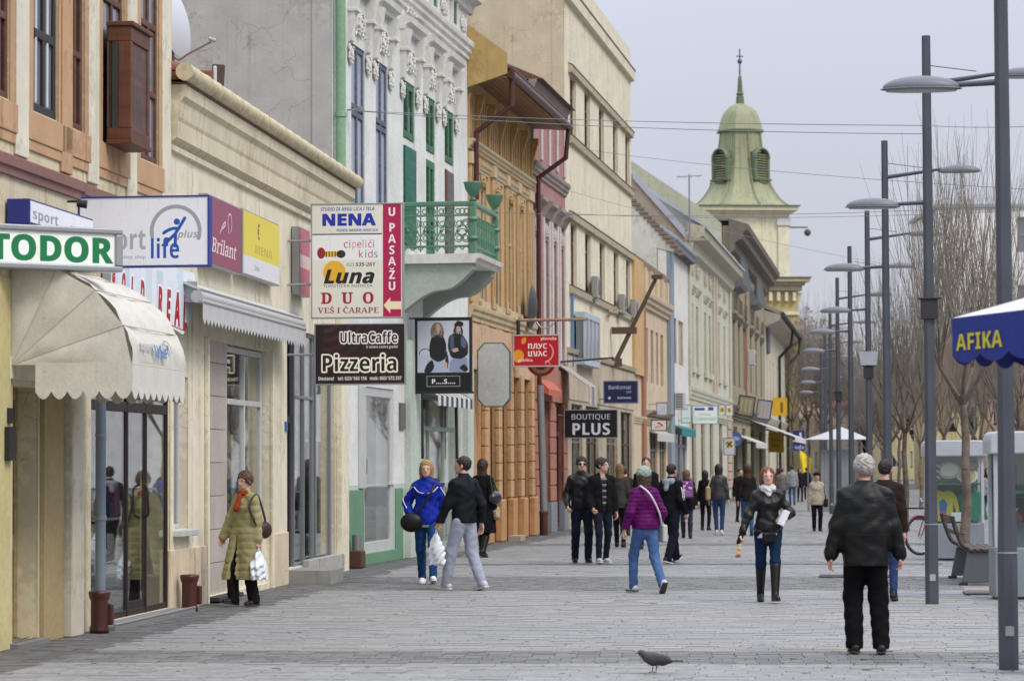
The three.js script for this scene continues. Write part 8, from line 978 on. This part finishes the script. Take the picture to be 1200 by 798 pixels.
// 2 the woman in the blue jacket
person({ px: 500, py: 684, head: 540, sex: 'f', yaw: -0.05, label: 'person in a bright blue jacket with white piping facing the camera', skin: [0.55, 0.33, 0.24], feet: [[0.11, 0.01, 0.24, -0.2], [-0.08, 0, -0.22, 0.25]], drop: 0.02, hands: [[0.23, 0.9, 0.10], [-0.24, 0.98, 0.1]], showHands: [0, 0], elbowOut: 0.7,
  top: { mat: cloth([0.012, 0.03, 0.36], { roughness: 0.5 }), hem: -0.10, bulk: 0.028, wr: 0.008, collar: 0.03, sleeve: 0.07 }, legs: { mat: cloth([0.02, 0.07, 0.20]), wide: 0.008 }, shoes: { mat: M([0.7, 0.7, 0.72]), sole: whiteRub }, hair: { col: [0.42, 0.26, 0.09], style: 'bob', vol: 0.004, rough: 0.007 },
  more: J => { const wm = M([0.65, 0.65, 0.68]); const pf = (n, pts) => J.part(n, tube(pts, 0.008, 4, 20), wm, J.topMesh); pf('piping', [[-0.17, 1.36, 0.10], [-0.1, 1.29, 0.175], [-0.03, 1.27, 0.175]]); pf('piping', [[0.17, 1.36, 0.10], [0.1, 1.29, 0.175], [0.03, 1.27, 0.175]]); for (const i of [0, 1]) { const s = i ? -1 : 1, a = J.sh[i], e = J.arms[i].el, w2 = J.arms[i].wr; pf('piping', [[a.x + s * 0.055, a.y, a.z + 0.06], [e.x + s * 0.045, e.y + 0.06, e.z + 0.06], [w2.x + s * 0.03, w2.y + 0.08, w2.z + 0.055]]); } J.part('shirt_hem', solid([[J.at(-0.02), J.at(-0.12), 0.168, 0.166, 1.28]], 0.02, 0.015, null, [(x, y) => (J.hipY - 0.135) - y, (x, y) => y - (J.hipY - 0.09)]), M([0.6, 0.6, 0.6]), J.g);
    const t = carried(J, 'shoulder_bag', 'round black shoulder bag of the person in the blue jacket', 'bag'); strap(t, [[0.16, 1.47, 0.0], [0.10, 1.32, 0.19], [-0.04, 1.1, 0.2], [-0.18, 0.95, 0.15]], [0.008, 0.008, 0.009], 0.017); strap(t, [[0.16, 1.47, 0.0], [0.12, 1.3, -0.15], [-0.1, 1.1, -0.17], [-0.24, 0.95, 0.05]], [0.008, 0.008, 0.009], 0.017); const q = new THREE.SphereGeometry(0.17, 18, 12); q.scale(0.95, 0.82, 0.5); q.translate(-0.2, 0.86, 0.17); part('bag_body', q, leather([0.009, 0.009, 0.01]), t, { keepUV: true }); } });
// 3 the man in pale jeans
person({ px: 544, py: 692, head: 535, yaw: -2.35, label: 'person in a black jacket and pale blue jeans turned away towards the shops', feet: [[0.10, 0, 0.24, -0.05], [-0.11, 0.01, -0.22, 0.25]], drop: 0.02, hands: [[0.28, 0.86, 0.18], [-0.26, 0.86, -0.06]], headYaw: 0.5, skin: [0.50, 0.29, 0.2], curl: [1.1, 0.5],
  top: { mat: cloth([0.012, 0.013, 0.018], { roughness: 0.6 }), hem: -0.06, bulk: 0.02, wr: 0.007, collar: 0.03, sleeve: 0.07 }, legs: { mat: cloth([0.40, 0.44, 0.53]), wide: 0.018 }, shoes: { mat: M([0.5, 0.5, 0.5]), sole: M([0.6, 0.6, 0.58]) }, hair: { col: [0.022, 0.014, 0.01], style: 'short' },
  more: J => plasticBag(J, 'white and blue plastic bag hanging from the hand of the person in pale jeans', 0, [M([0.68, 0.70, 0.74], { roughness: 0.35 }), M([0.03, 0.08, 0.32], { roughness: 0.35 }), M([0.05, 0.12, 0.4], { roughness: 0.35 })], 0.40) });
// 4 behind him
person({ px: 566, py: 653, head: 540, sex: 'f', yaw: 2.7, label: 'person in a long black coat half hidden behind the person in pale jeans', feet: [[0.08, 0, 0.14, 0], [-0.08, 0.02, -0.16, 0.3]], hands: [[0.24, 0.9, 0.1], [-0.24, 0.88, 0]], top: { name: 'coat', mat: black, hem: -0.52, bulk: 0.015, long: 0.16, collar: 0.02 }, legs: { mat: black }, shoes: { mat: blackL, boot: 0.6 }, hair: { col: [0.05, 0.02, 0.014], style: 'long', len: 0.3, vol: 0.008 },
  more: J => { const t = carried(J, 'shoulder_bag', 'glossy black handbag of the person in the long black coat', 'bag'); const q = new THREE.SphereGeometry(0.16, 14, 10); q.scale(0.6, 0.8, 1.2); q.translate(-0.26, 1.06, -0.02); part('bag_body', q, M([0.02, 0.022, 0.03], { roughness: 0.25 }), t, { keepUV: true }); strap(t, [[-0.25, 1.14, -0.12], [-0.17, 1.46, -0.02], [-0.25, 1.14, 0.12]], [0.01, 0.01, 0.012], 0.014); const g2 = carried(J, 'folded_scarf', 'beige folded scarf held at the hip of the person in the long black coat', 'scarf'); part('cloth', solid([[V(-0.27, 0.86, 0.03), V(-0.3, 0.72, -0.03), 0.05, 0.06]], 0.02, 0.013, wrinkle(0.008, 2)), cloth([0.45, 0.36, 0.2]), g2, { keepUV: true }); } });
// 5, 6 the two men in black
person({ px: 682, py: 660, head: 537, yaw: 0.12, label: 'person in sunglasses and a black leather jacket beside another in black', feet: [[0.1, 0, 0.05, 0], [-0.11, 0, -0.04, 0]], hands: [[0.24, 0.92, 0.08], [-0.25, 0.94, 0.1]], curl: [1.0, 1.0], top: { mat: blackL, hem: -0.05, bulk: 0.012, wr: 0.007, collar: 0.02 }, legs: { mat: darkDenim, wide: 0.012 }, shoes: { mat: blackL }, hair: { col: [0.014, 0.01, 0.008], style: 'short', vol: 0.008, rough: 0.007, fringe: 0.012 },
  more: J => { const gl = J.part('sunglasses', [J.toHead(rbox(-0.058, -0.006, -0.012, 0.02, 0.086, 0.1, 0.008)), J.toHead(rbox(0.006, 0.058, -0.012, 0.02, 0.086, 0.1, 0.008)), J.toHead(rbox(-0.078, 0.078, 0.01, 0.018, 0.08, 0.088, 0.003))], M([0.006, 0.006, 0.007], { roughness: 0.15 }), J.g); } });
person({ px: 706, py: 661, head: 538, yaw: 0.35, label: 'person in an open black jacket over a grey striped shirt', feet: [[0.09, 0, -0.08, 0], [-0.1, 0, 0.10, -0.1]], hands: [[0.24, 0.86, 0.04], [-0.22, 0.93, 0.12]], headYaw: 0.8, curl: [0.6, 1.0], top: { mat: black, hem: -0.08, bulk: 0.016, open: 1, collar: 0.01 }, legs: { mat: darkDenim }, shoes: { mat: M([0.45, 0.44, 0.42]), sole: whiteRub }, hair: { col: [0.035, 0.02, 0.012], style: 'short', vol: 0.006, rough: 0.006 },
  more: J => { for (let i = 0; i < 10; i++) J.part('shirt_stripe', solid([[J.at(0.02), J.at(0.2), 0.145, 0.14, 1.27], [J.at(0.2), J.at(0.4), 0.14, 0.142, 1.25], [J.at(0.4), J.at(0.5), 0.14, 0.08, 1.25]], 0.02, 0.018, null, [(x, y) => (J.hipY - 0.02 + i * 0.05) - y, (x, y) => y - (J.hipY + 0.031 + i * 0.05), (x, y, z) => -z + 0.02, (x) => Math.abs(x) - 0.09]), i % 2 ? cloth([0.22, 0.22, 0.24]) : cloth([0.03, 0.03, 0.035]), J.g); } });
// 7, 8 partly hidden pair
person({ px: 727, py: 642, head: 545, sex: 'f', yaw: 3.0, label: 'person with long blond hair behind the two in black', feet: [[0.08, 0, 0.1, 0], [-0.08, 0, -0.1, 0]], top: { mat: cloth([0.06, 0.055, 0.05]), hem: -0.12 }, legs: { mat: black }, shoes: { mat: blackL }, hair: { col: [0.30, 0.18, 0.07], style: 'long', len: 0.24 } });
person({ px: 758, py: 644, head: 537, yaw: 0.0, label: 'person in a black jacket behind the one in the purple jacket', top: { mat: black, hem: -0.1, bulk: 0.015 }, legs: { mat: darkDenim }, shoes: { mat: blackL }, hair: { col: [0.03, 0.018, 0.012], style: 'short' } });
// 9 purple jacket and mint beanie
person({ px: 757, py: 695, head: 547, sex: 'f', yaw: -2.72, label: 'person in a purple quilted jacket and mint knitted hat walking away', feet: [[0.07, 0, 0.24, 0], [-0.09, 0.05, -0.34, 0.8]], hands: [[0.3, 0.86, 0.04], [-0.24, 0.9, 0.1]], lean: 0.05, curl: [0.9, 0.6], drop: 0.035, headYaw: 0.0, top: { mat: cloth([0.115, 0.006, 0.105], { roughness: 0.5 }), hem: -0.04, bulk: 0.024, quilt: 0.055, waist: -0.012, collar: 0.03 }, legs: { mat: cloth([0.085, 0.165, 0.36]), wide: 0.006, cuffR: 0.055 }, shoes: { mat: M([0.55, 0.55, 0.56]), sole: M([0.05, 0.05, 0.055]) }, hair: { col: [0.10, 0.06, 0.03], style: 'bob', vol: -0.004 },
  more: J => { const hat = J.toHead(meshField((x, y, z) => { const a = x / 0.105, b = (y - 0.05) / 0.105, c = (z + 0.02) / 0.118; return Math.max((Math.sqrt(a * a + b * b + c * c) - 1) * 0.1 + 0.004 * Math.sin(x * 90) * Math.sin(y * 90) + 0.002 * Math.sin(z * 110), -(y - 0.0 - 0.25 * z)); }, [-0.13, -0.05, -0.16], [0.13, 0.18, 0.14], 0.007)); J.part('knitted_hat', hat, cloth([0.36, 0.45, 0.38]), J.g);
    const t = carried(J, 'shoulder_bag', 'white shoulder bag of the person in the purple jacket', 'bag'); strap(t, [[0.10, 1.47, -0.05], [0.02, 1.36, -0.17], [-0.13, 1.1, -0.165], [-0.22, 0.92, -0.07]], [0.62, 0.6, 0.6], 0.014); strap(t, [[0.10, 1.47, -0.03], [0.05, 1.36, 0.17], [-0.12, 1.1, 0.19], [-0.22, 0.92, 0.05]], [0.62, 0.6, 0.6], 0.014); part('bag_body', rbox(-0.29, -0.21, 0.68, 0.93, -0.13, 0.13, 0.03, 2), leather([0.62, 0.6, 0.58]), t); } });
// 10 striped sleeves
person({ px: 786, py: 660, head: 543, yaw: 2.45, label: 'person striding away in a black tracksuit with white sleeve stripes', feet: [[0.1, 0.02, 0.30, -0.35], [-0.1, 0, -0.22, 0.2]], hands: [[0.26, 0.88, -0.06], [-0.25, 0.88, 0.12]], lean: 0.06, drop: 0.03, top: { mat: black, hem: -0.08, bulk: 0.022, collar: 0.03, sleeve: 0.07 }, legs: { mat: cloth([0.012, 0.014, 0.024]), wide: 0.022 }, shoes: { mat: blackL, sole: whiteRub }, hair: { col: [0.02, 0.014, 0.01], style: 'short' },
  more: J => { const wm = M([0.62, 0.62, 0.64]); J.part('hood', solid([[J.at(0.5, -0.07, -0.07), J.at(0.5, 0.07, -0.07), 0.06, 0.06], [J.at(0.48, 0, -0.1), J.at(0.38, 0, -0.13), 0.06, 0.05]], 0.03, 0.013, wrinkle(0.006)), cloth([0.34, 0.37, 0.42]), J.g); for (const i of [0, 1]) { const s = i ? -1 : 1, a = J.sh[i], e = J.arms[i].el; for (const dz of [-0.02, 0.02]) J.part('sleeve_stripe', tube([[a.x + s * 0.05, a.y + 0.02, a.z + dz], [lerp(a.x, e.x, 0.5) + s * 0.074, lerp(a.y, e.y, 0.5), lerp(a.z, e.z, 0.5) + dz], [e.x + s * 0.066, e.y, e.z + dz]], 0.01, 4), wm, J.topMesh); } } });
// 11 backpack
person({ px: 805, py: 631, head: 551, sex: 'f', yaw: 3.1, label: 'person in a black coat carrying a purple patterned backpack', feet: [[0.08, 0, 0.08, 0], [-0.09, 0, -0.1, 0.1]], top: { name: 'coat', mat: black, hem: -0.22, bulk: 0.03, long: 0.13 }, legs: { mat: denim }, shoes: { mat: blackL, boot: 0.7 }, hair: { col: [0.22, 0.14, 0.07], style: 'bob' },
  more: J => { const t = carried(J, 'backpack', 'purple and white patterned backpack on the person in black', 'backpack'); part('pack', rbox(-0.17, 0.17, 1.02, 1.46, -0.36, -0.19, 0.06, 3), cloth([0.22, 0.08, 0.26]), t); const R = rng(5); for (let i = 0; i < 14; i++) { const q = new THREE.SphereGeometry(0.03, 8, 6); q.scale(1, 1, 0.25); q.translate((R() - 0.5) * 0.26, 1.08 + R() * 0.32, -0.361); part('printed_spot', q, M([0.6, 0.5, 0.6]), t, { keepUV: true }); } part('pocket', rbox(-0.13, 0.13, 1.05, 1.2, -0.41, -0.36, 0.03, 2), cloth([0.3, 0.14, 0.34]), t); for (const s of [-1, 1]) strap(t, [[s * 0.11, 1.42, -0.22], [s * 0.12, 1.52, -0.05], [s * 0.13, 1.4, 0.15], [s * 0.15, 1.15, 0.1]], [0.1, 0.04, 0.12], 0.02); } });
// 12 tan bag
person({ px: 843, py: 627, head: 545, sex: 'f', yaw: 3.05, label: 'person in a grey leather jacket and jeans with a tan shoulder bag', feet: [[0.06, 0, 0.04, 0], [-0.07, 0, -0.04, 0.1]], top: { mat: leather([0.05, 0.05, 0.055]), hem: -0.08, bulk: 0.012 }, legs: { mat: cloth([0.035, 0.075, 0.17]) }, shoes: { mat: M([0.6, 0.6, 0.6]), sole: whiteRub }, hair: { col: [0.04, 0.02, 0.014], style: 'bob', vol: 0.008 },
  more: J => { const t = carried(J, 'shoulder_bag', 'large tan shoulder bag of the person in the grey leather jacket', 'bag'); part('bag_body', rbox(0.2, 0.33, 0.85, 1.2, -0.2, 0.18, 0.06, 3), leather([0.45, 0.33, 0.2]), t); strap(t, [[0.26, 1.18, -0.12], [0.17, 1.48, -0.02], [0.26, 1.18, 0.1]], [0.4, 0.3, 0.18], 0.018); } });
// 13 and another in black beside
person({ px: 877, py: 628, head: 546, sex: 'f', yaw: 3.2, label: 'person with very long brown hair and blue jeans walking away', feet: [[0.08, 0, 0.1, 0], [-0.08, 0, -0.1, 0.1]], top: { mat: cloth([0.02, 0.018, 0.018]), hem: -0.1, bulk: 0.01 }, legs: { mat: cloth([0.05, 0.11, 0.26]) }, shoes: { mat: blackL }, hair: { col: [0.07, 0.03, 0.018], style: 'long', len: 0.42, vol: 0.012 } });
person({ px: 827, py: 622, head: 552, sex: 'f', yaw: 2.8, label: 'person in black between the pharmacy window and the tan bag', top: { mat: black, hem: -0.2 }, legs: { mat: black }, shoes: { mat: blackL }, hair: { col: [0.02, 0.015, 0.012], style: 'bob' } });
// 14 leather jacket and white scarf
person({ px: 901, py: 706, head: 548, sex: 'f', yaw: 0.05, label: 'person in a black leather jacket, white scarf and black boots striding forward', skin: [0.56, 0.34, 0.26], feet: [[0.05, 0, 0.28, -0.08], [-0.07, 0.015, -0.24, 0.3]], drop: 0.02, hands: [[0.17, 1.07, 0.24], [-0.36, 0.87, 0.12]], elbowOut: 0.9, curl: [0.9, 1.0], top: { mat: blackL, hem: -0.03, bulk: 0.016, wr: 0.008, waist: -0.008, collar: -0.01, sleeve: 0.062 }, legs: { name: 'jeans', mat: cloth([0.010, 0.028, 0.075]), wide: 0.004 }, shoes: { mat: blackL, boot: 0.86, heel: 1 }, hair: { col: [0.20, 0.075, 0.025], style: 'bob', vol: 0.0, rough: 0.006, fringe: 0.006 },
  more: J => { J.part('scarf', solid([[J.at(0.535, -0.045, 0.05), J.at(0.535, 0.045, 0.05), 0.05, 0.05], [J.at(0.54, -0.05, -0.04), J.at(0.54, 0.05, -0.04), 0.045, 0.045], [J.at(0.54, -0.06, -0.04), J.at(0.535, -0.05, 0.05), 0.045, 0.045], [J.at(0.54, 0.06, -0.04), J.at(0.535, 0.05, 0.05), 0.045, 0.045], [J.at(0.5, 0, 0.08), J.at(0.46, 0, 0.1), 0.04, 0.03]], 0.03, 0.01, wrinkle(0.007, 2)), cloth([0.68, 0.67, 0.66]), J.g); J.part('shirt_hem', solid([[J.at(0.02), J.at(-0.1), 0.158, 0.168, 1.28]], 0.02, 0.014, wrinkle(0.004), [(x, y) => (J.hipY - 0.105) - y, (x, y) => y - (J.hipY - 0.022)]), M([0.66, 0.66, 0.68]), J.g); const w2 = J.arms[0].wr, e2 = J.arms[0].el, d = w2.clone().sub(e2).normalize(); J.part('white_cuff', cyl(w2.clone().addScaledVector(d, -0.03), w2.clone().addScaledVector(d, 0.03), 0.045, 0.042, 12), M([0.65, 0.65, 0.65]), J.topMesh); const w3 = J.arms[1].wr, d3 = w3.clone().sub(J.arms[1].el).normalize(); J.part('glove', solid([[w3.clone().addScaledVector(d3, -0.02), w3.clone().addScaledVector(d3, 0.14), 0.038, 0.03]], 0.02, 0.009, wrinkle(0.004, 2)), black, J.g); J.part('white_cuff', cyl(w3.clone().addScaledVector(d3, -0.06), w3.clone().addScaledVector(d3, -0.015), 0.046, 0.044, 12), M([0.65, 0.65, 0.65]), J.topMesh);
    const p = carried(J, 'rolled_papers', 'white papers held by the person in the white scarf', 'papers'), c = w2.clone().addScaledVector(d, 0.08); for (const [a, b] of [[0, 0], [0.02, 0.012]]) part('sheet', rbox(-0.035, 0.035, -0.06, 0.14, -0.003, 0.003, 0.002).rotateZ(-0.45 + a).translate(c.x + a, c.y, c.z + 0.03 + b), M([0.72, 0.72, 0.75]), p); const t = carried(J, 'belt_bag', 'small black waist bag of the person in the white scarf', 'bag'); part('pouch', rbox(-0.1, 0.08, 0.76, 0.9, 0.15, 0.22, 0.035, 3), leather([0.008, 0.008, 0.01]), t); strap(t, [[0.08, 0.9, 0.17], [0.17, 0.95, 0.08], [0.18, 0.96, -0.05], [0, 0.96, -0.14], [-0.18, 0.95, -0.05], [-0.17, 0.93, 0.08], [-0.1, 0.9, 0.17]], [0.01, 0.01, 0.011], 0.014); const s = carried(J, 'pastry_bag', 'half eaten orange pastry in paper held low by the gloved hand', 'snack'), h3 = w3.clone().addScaledVector(d3, 0.13); part('paper', solid([[h3, h3.clone().add(V(0.0, -0.09, 0.02)), 0.024, 0.016], [h3.clone().add(V(0, -0.09, 0.02)), h3.clone().add(V(-0.015, -0.15, 0.02)), 0.016, 0.024]], 0.02, 0.008, wrinkle(0.006, 2.5)), M([0.55, 0.36, 0.14]), s, { keepUV: true }); part('pastry', solid([[h3.clone().add(V(-0.04, -0.185, 0.02)), h3.clone().add(V(0.0, -0.18, 0.02)), 0.016, 0.02]], 0.02, 0.008), M([0.28, 0.08, 0.05]), s, { keepUV: true }); } });
// 16 old woman in the cream jacket
person({ px: 958, py: 623, head: 555, sex: 'f', yaw: 0.05, label: 'person in a cream jacket and black hat walking forward in the distance', feet: [[0.08, 0, 0.08, 0], [-0.08, 0, -0.05, 0]], top: { mat: cloth([0.52, 0.46, 0.34]), hem: -0.16, bulk: 0.035 }, legs: { mat: black, wide: 0.01 }, shoes: { mat: blackL }, hair: { col: [0.1, 0.06, 0.04], style: 'short' },
  more: J => { const q = new THREE.SphereGeometry(0.118, 14, 8, 0, 7, 0, 1.7); q.scale(1, 0.75, 1.05); q.translate(0, 0.06, -0.02); J.part('hat', J.toHead(q), black, J.g); const t = carried(J, 'handbag', 'black handbag of the person in the cream jacket', 'bag'); part('bag_body', rbox(0.2, 0.32, 0.72, 0.98, -0.1, 0.16, 0.04, 2), leather([0.015, 0.012, 0.012]), t); strap(t, [[0.26, 0.97, -0.06], [0.19, 1.4, 0.02], [0.26, 0.97, 0.1]], [0.02, 0.015, 0.015], 0.016); } });
// 17 the large man seen from behind
person({ px: 1016, py: 767, head: 537, yaw: 3.13, label: 'heavy set person with white hair in a black leather jacket seen from behind', skin: [0.5, 0.26, 0.19], feet: [[0.10, 0, 0.05, 0], [-0.13, 0, -0.02, 0.0]], hands: [[0.32, 0.82, 0.02], [-0.32, 0.82, 0.04]], elbowOut: 0.6, curl: [0.6, 0.7], headPitch: 0.12, headFwd: 0.02, top: { mat: leather([0.008, 0.0085, 0.0085], 0.5), hem: -0.17, bulk: 0.047, wr: 0.006, wf: 0.9, collar: 0.03, sleeve: 0.08, waist: 0.03, cuff: blackL }, legs: { mat: cloth([0.008, 0.008, 0.010]), wide: 0.028 }, shoes: { mat: leather([0.02, 0.018, 0.016]) }, hair: { col: [0.62, 0.60, 0.58], style: 'short', vol: 0.01, rough: 0.006, lift: 0 },
  more: J => { for (const y of [1.05, 1.22, 1.38]) J.part('jacket_seam', tube([[-0.2, y, -0.15], [-0.1, y + 0.004, -0.178 - (1.3 - Math.abs(y - 1.2)) * 0.003], [0, y - 0.002, -0.187], [0.1, y + 0.004, -0.18], [0.2, y, -0.15]], 0.004, 4, 20), blackL, J.topMesh); } });
// 18 just beyond him
person({ px: 1039, py: 704, head: 541, yaw: 2.95, label: 'person in a dark brown jacket mostly hidden by the heavy set one', feet: [[0.1, 0, 0.1, 0], [-0.1, 0, -0.1, 0.1]], top: { mat: cloth([0.035, 0.022, 0.018]), hem: -0.1, bulk: 0.02 }, legs: { mat: cloth([0.03, 0.06, 0.16]) }, shoes: { mat: blackL }, hair: { col: [0.018, 0.013, 0.01], style: 'short' } });
// far figures
[[917, 598, 549, 3.0, [0.2, 0.19, 0.18], [0.05, 0.06, 0.1], 'person in a grey patterned coat and red cap in the far crowd', [0.25, 0.02, 0.03]], [929, 592, 546, 3.2, [0.30, 0.32, 0.33], [0.05, 0.10, 0.24], 'person in a pale grey jacket and dark cap in the far crowd', [0.015, 0.015, 0.02]], [938, 588, 549, 0.2, [0.02, 0.02, 0.022], [0.02, 0.02, 0.03], 'dark dressed person beside the yellow flag', [0.02, 0.015, 0.012]], [946, 586, 548, 3.0, [0.03, 0.02, 0.05], [0.015, 0.015, 0.02], 'person in a dark violet coat beyond the yellow flag', [0.02, 0.015, 0.012]], [868, 612, 550, 0.4, [0.015, 0.015, 0.017], [0.02, 0.02, 0.025], 'dark dressed person close to the brown house front', [0.02, 0.015, 0.012]], [1158, 603, 549, 0.3, [0.015, 0.015, 0.018], [0.02, 0.02, 0.03], 'dark dressed person standing between the two display cabinets', [0.05, 0.025, 0.015]], [1151, 606, 552, 2.9, [0.35, 0.36, 0.4], [0.02, 0.04, 0.12], 'person in a pale top beside the cabinet with shirts', [0.02, 0.015, 0.012]], [733, 628, 548, 3.1, [0.04, 0.035, 0.03], [0.02, 0.02, 0.025], 'person in brown walking behind the two in black', [0.10, 0.06, 0.03]], [912, 585, 549, 3.0, [0.05, 0.03, 0.03], [0.02, 0.03, 0.05], 'small far person in dark red by the long awning', [0.03, 0.02, 0.015]]].forEach(([px, py, head, yaw, c1, c2, label, hc], i) => person({ px, py, head, yaw, label, sex: i % 3 === 1 ? 'm' : i % 2 ? 'f' : 'm', feet: [[0.08, 0, 0.08, 0], [-0.08, 0, -0.08, 0.05]], top: { mat: cloth(c1), hem: -0.15, bulk: 0.02 }, legs: { mat: cloth(c2) }, shoes: { mat: blackL }, hair: { col: hc, style: i % 3 === 2 ? 'bob' : 'short' } }));
// ------------------------------------------------------------------ pigeon
{
  const p = ground(768, 790), g = thing('pigeon', 'dark grey pigeon walking on the paving', 'pigeon', [p.x, 0.012, p.z], Math.PI * 0.97); g.scale.setScalar(0.88); // beak along local +x before the turn
  const c = [[V(0.02, 0.125, 0), V(-0.07, 0.115, 0), 0.058, 0.05], [V(0.07, 0.135, 0), V(0.02, 0.125, 0), 0.045, 0.058], [V(-0.07, 0.115, 0), V(-0.14, 0.105, 0), 0.045, 0.022], [V(0.08, 0.15, 0), V(0.115, 0.175, 0), 0.034, 0.024], [V(0.115, 0.175, 0), V(0.135, 0.185, 0), 0.024, 0.023]]; const dk = M([0.045, 0.048, 0.055], { map: TC, roughness: 0.6 });
  part('body', solid(c, 0.03, 0.006), dk, g, { keepUV: true }); part('beak', cyl(V(0.152, 0.182, 0), V(0.18, 0.172, 0), 0.007, 0.001, 8), M([0.05, 0.045, 0.04]), g); part('tail', plate([[-0.12, -0.02], [-0.25, -0.035], [-0.26, 0], [-0.25, 0.035], [-0.12, 0.02]], -0.006, 0.006, [], 0.002).rotateX(Math.PI / 2).translate(0, 0.108, 0), M([0.03, 0.032, 0.038]), g);
  for (const s of [-1, 1]) { const w = new THREE.SphereGeometry(1, 14, 8); w.scale(0.105, 0.036, 0.014); w.rotateZ(0.08); w.translate(-0.035, 0.132, s * 0.05); part('wing', w, M([0.06, 0.064, 0.072], { map: TC }), g, { keepUV: true }); part('leg', [cyl(V(0.0 + s * 0.015, 0.08, s * 0.02), V(0.01 + s * 0.02, 0.003, s * 0.022), 0.005, 0.004, 6), cyl(V(0.01 + s * 0.02, 0.004, s * 0.022), V(0.045 + s * 0.02, 0.003, s * 0.03), 0.004, 0.002, 5), cyl(V(0.01 + s * 0.02, 0.004, s * 0.022), V(0.04 + s * 0.02, 0.003, s * 0.01), 0.004, 0.002, 5)], M([0.25, 0.07, 0.06]), g); part('eye', new THREE.SphereGeometry(0.005, 6, 5).translate(0.138, 0.19, s * 0.02), M([0.4, 0.12, 0.03], { roughness: 0.2 }), g); }
}

scene.traverse(o => { if (o.isMesh) { o.castShadow = true; o.receiveShadow = true; } });
renderer.render(scene, camera);
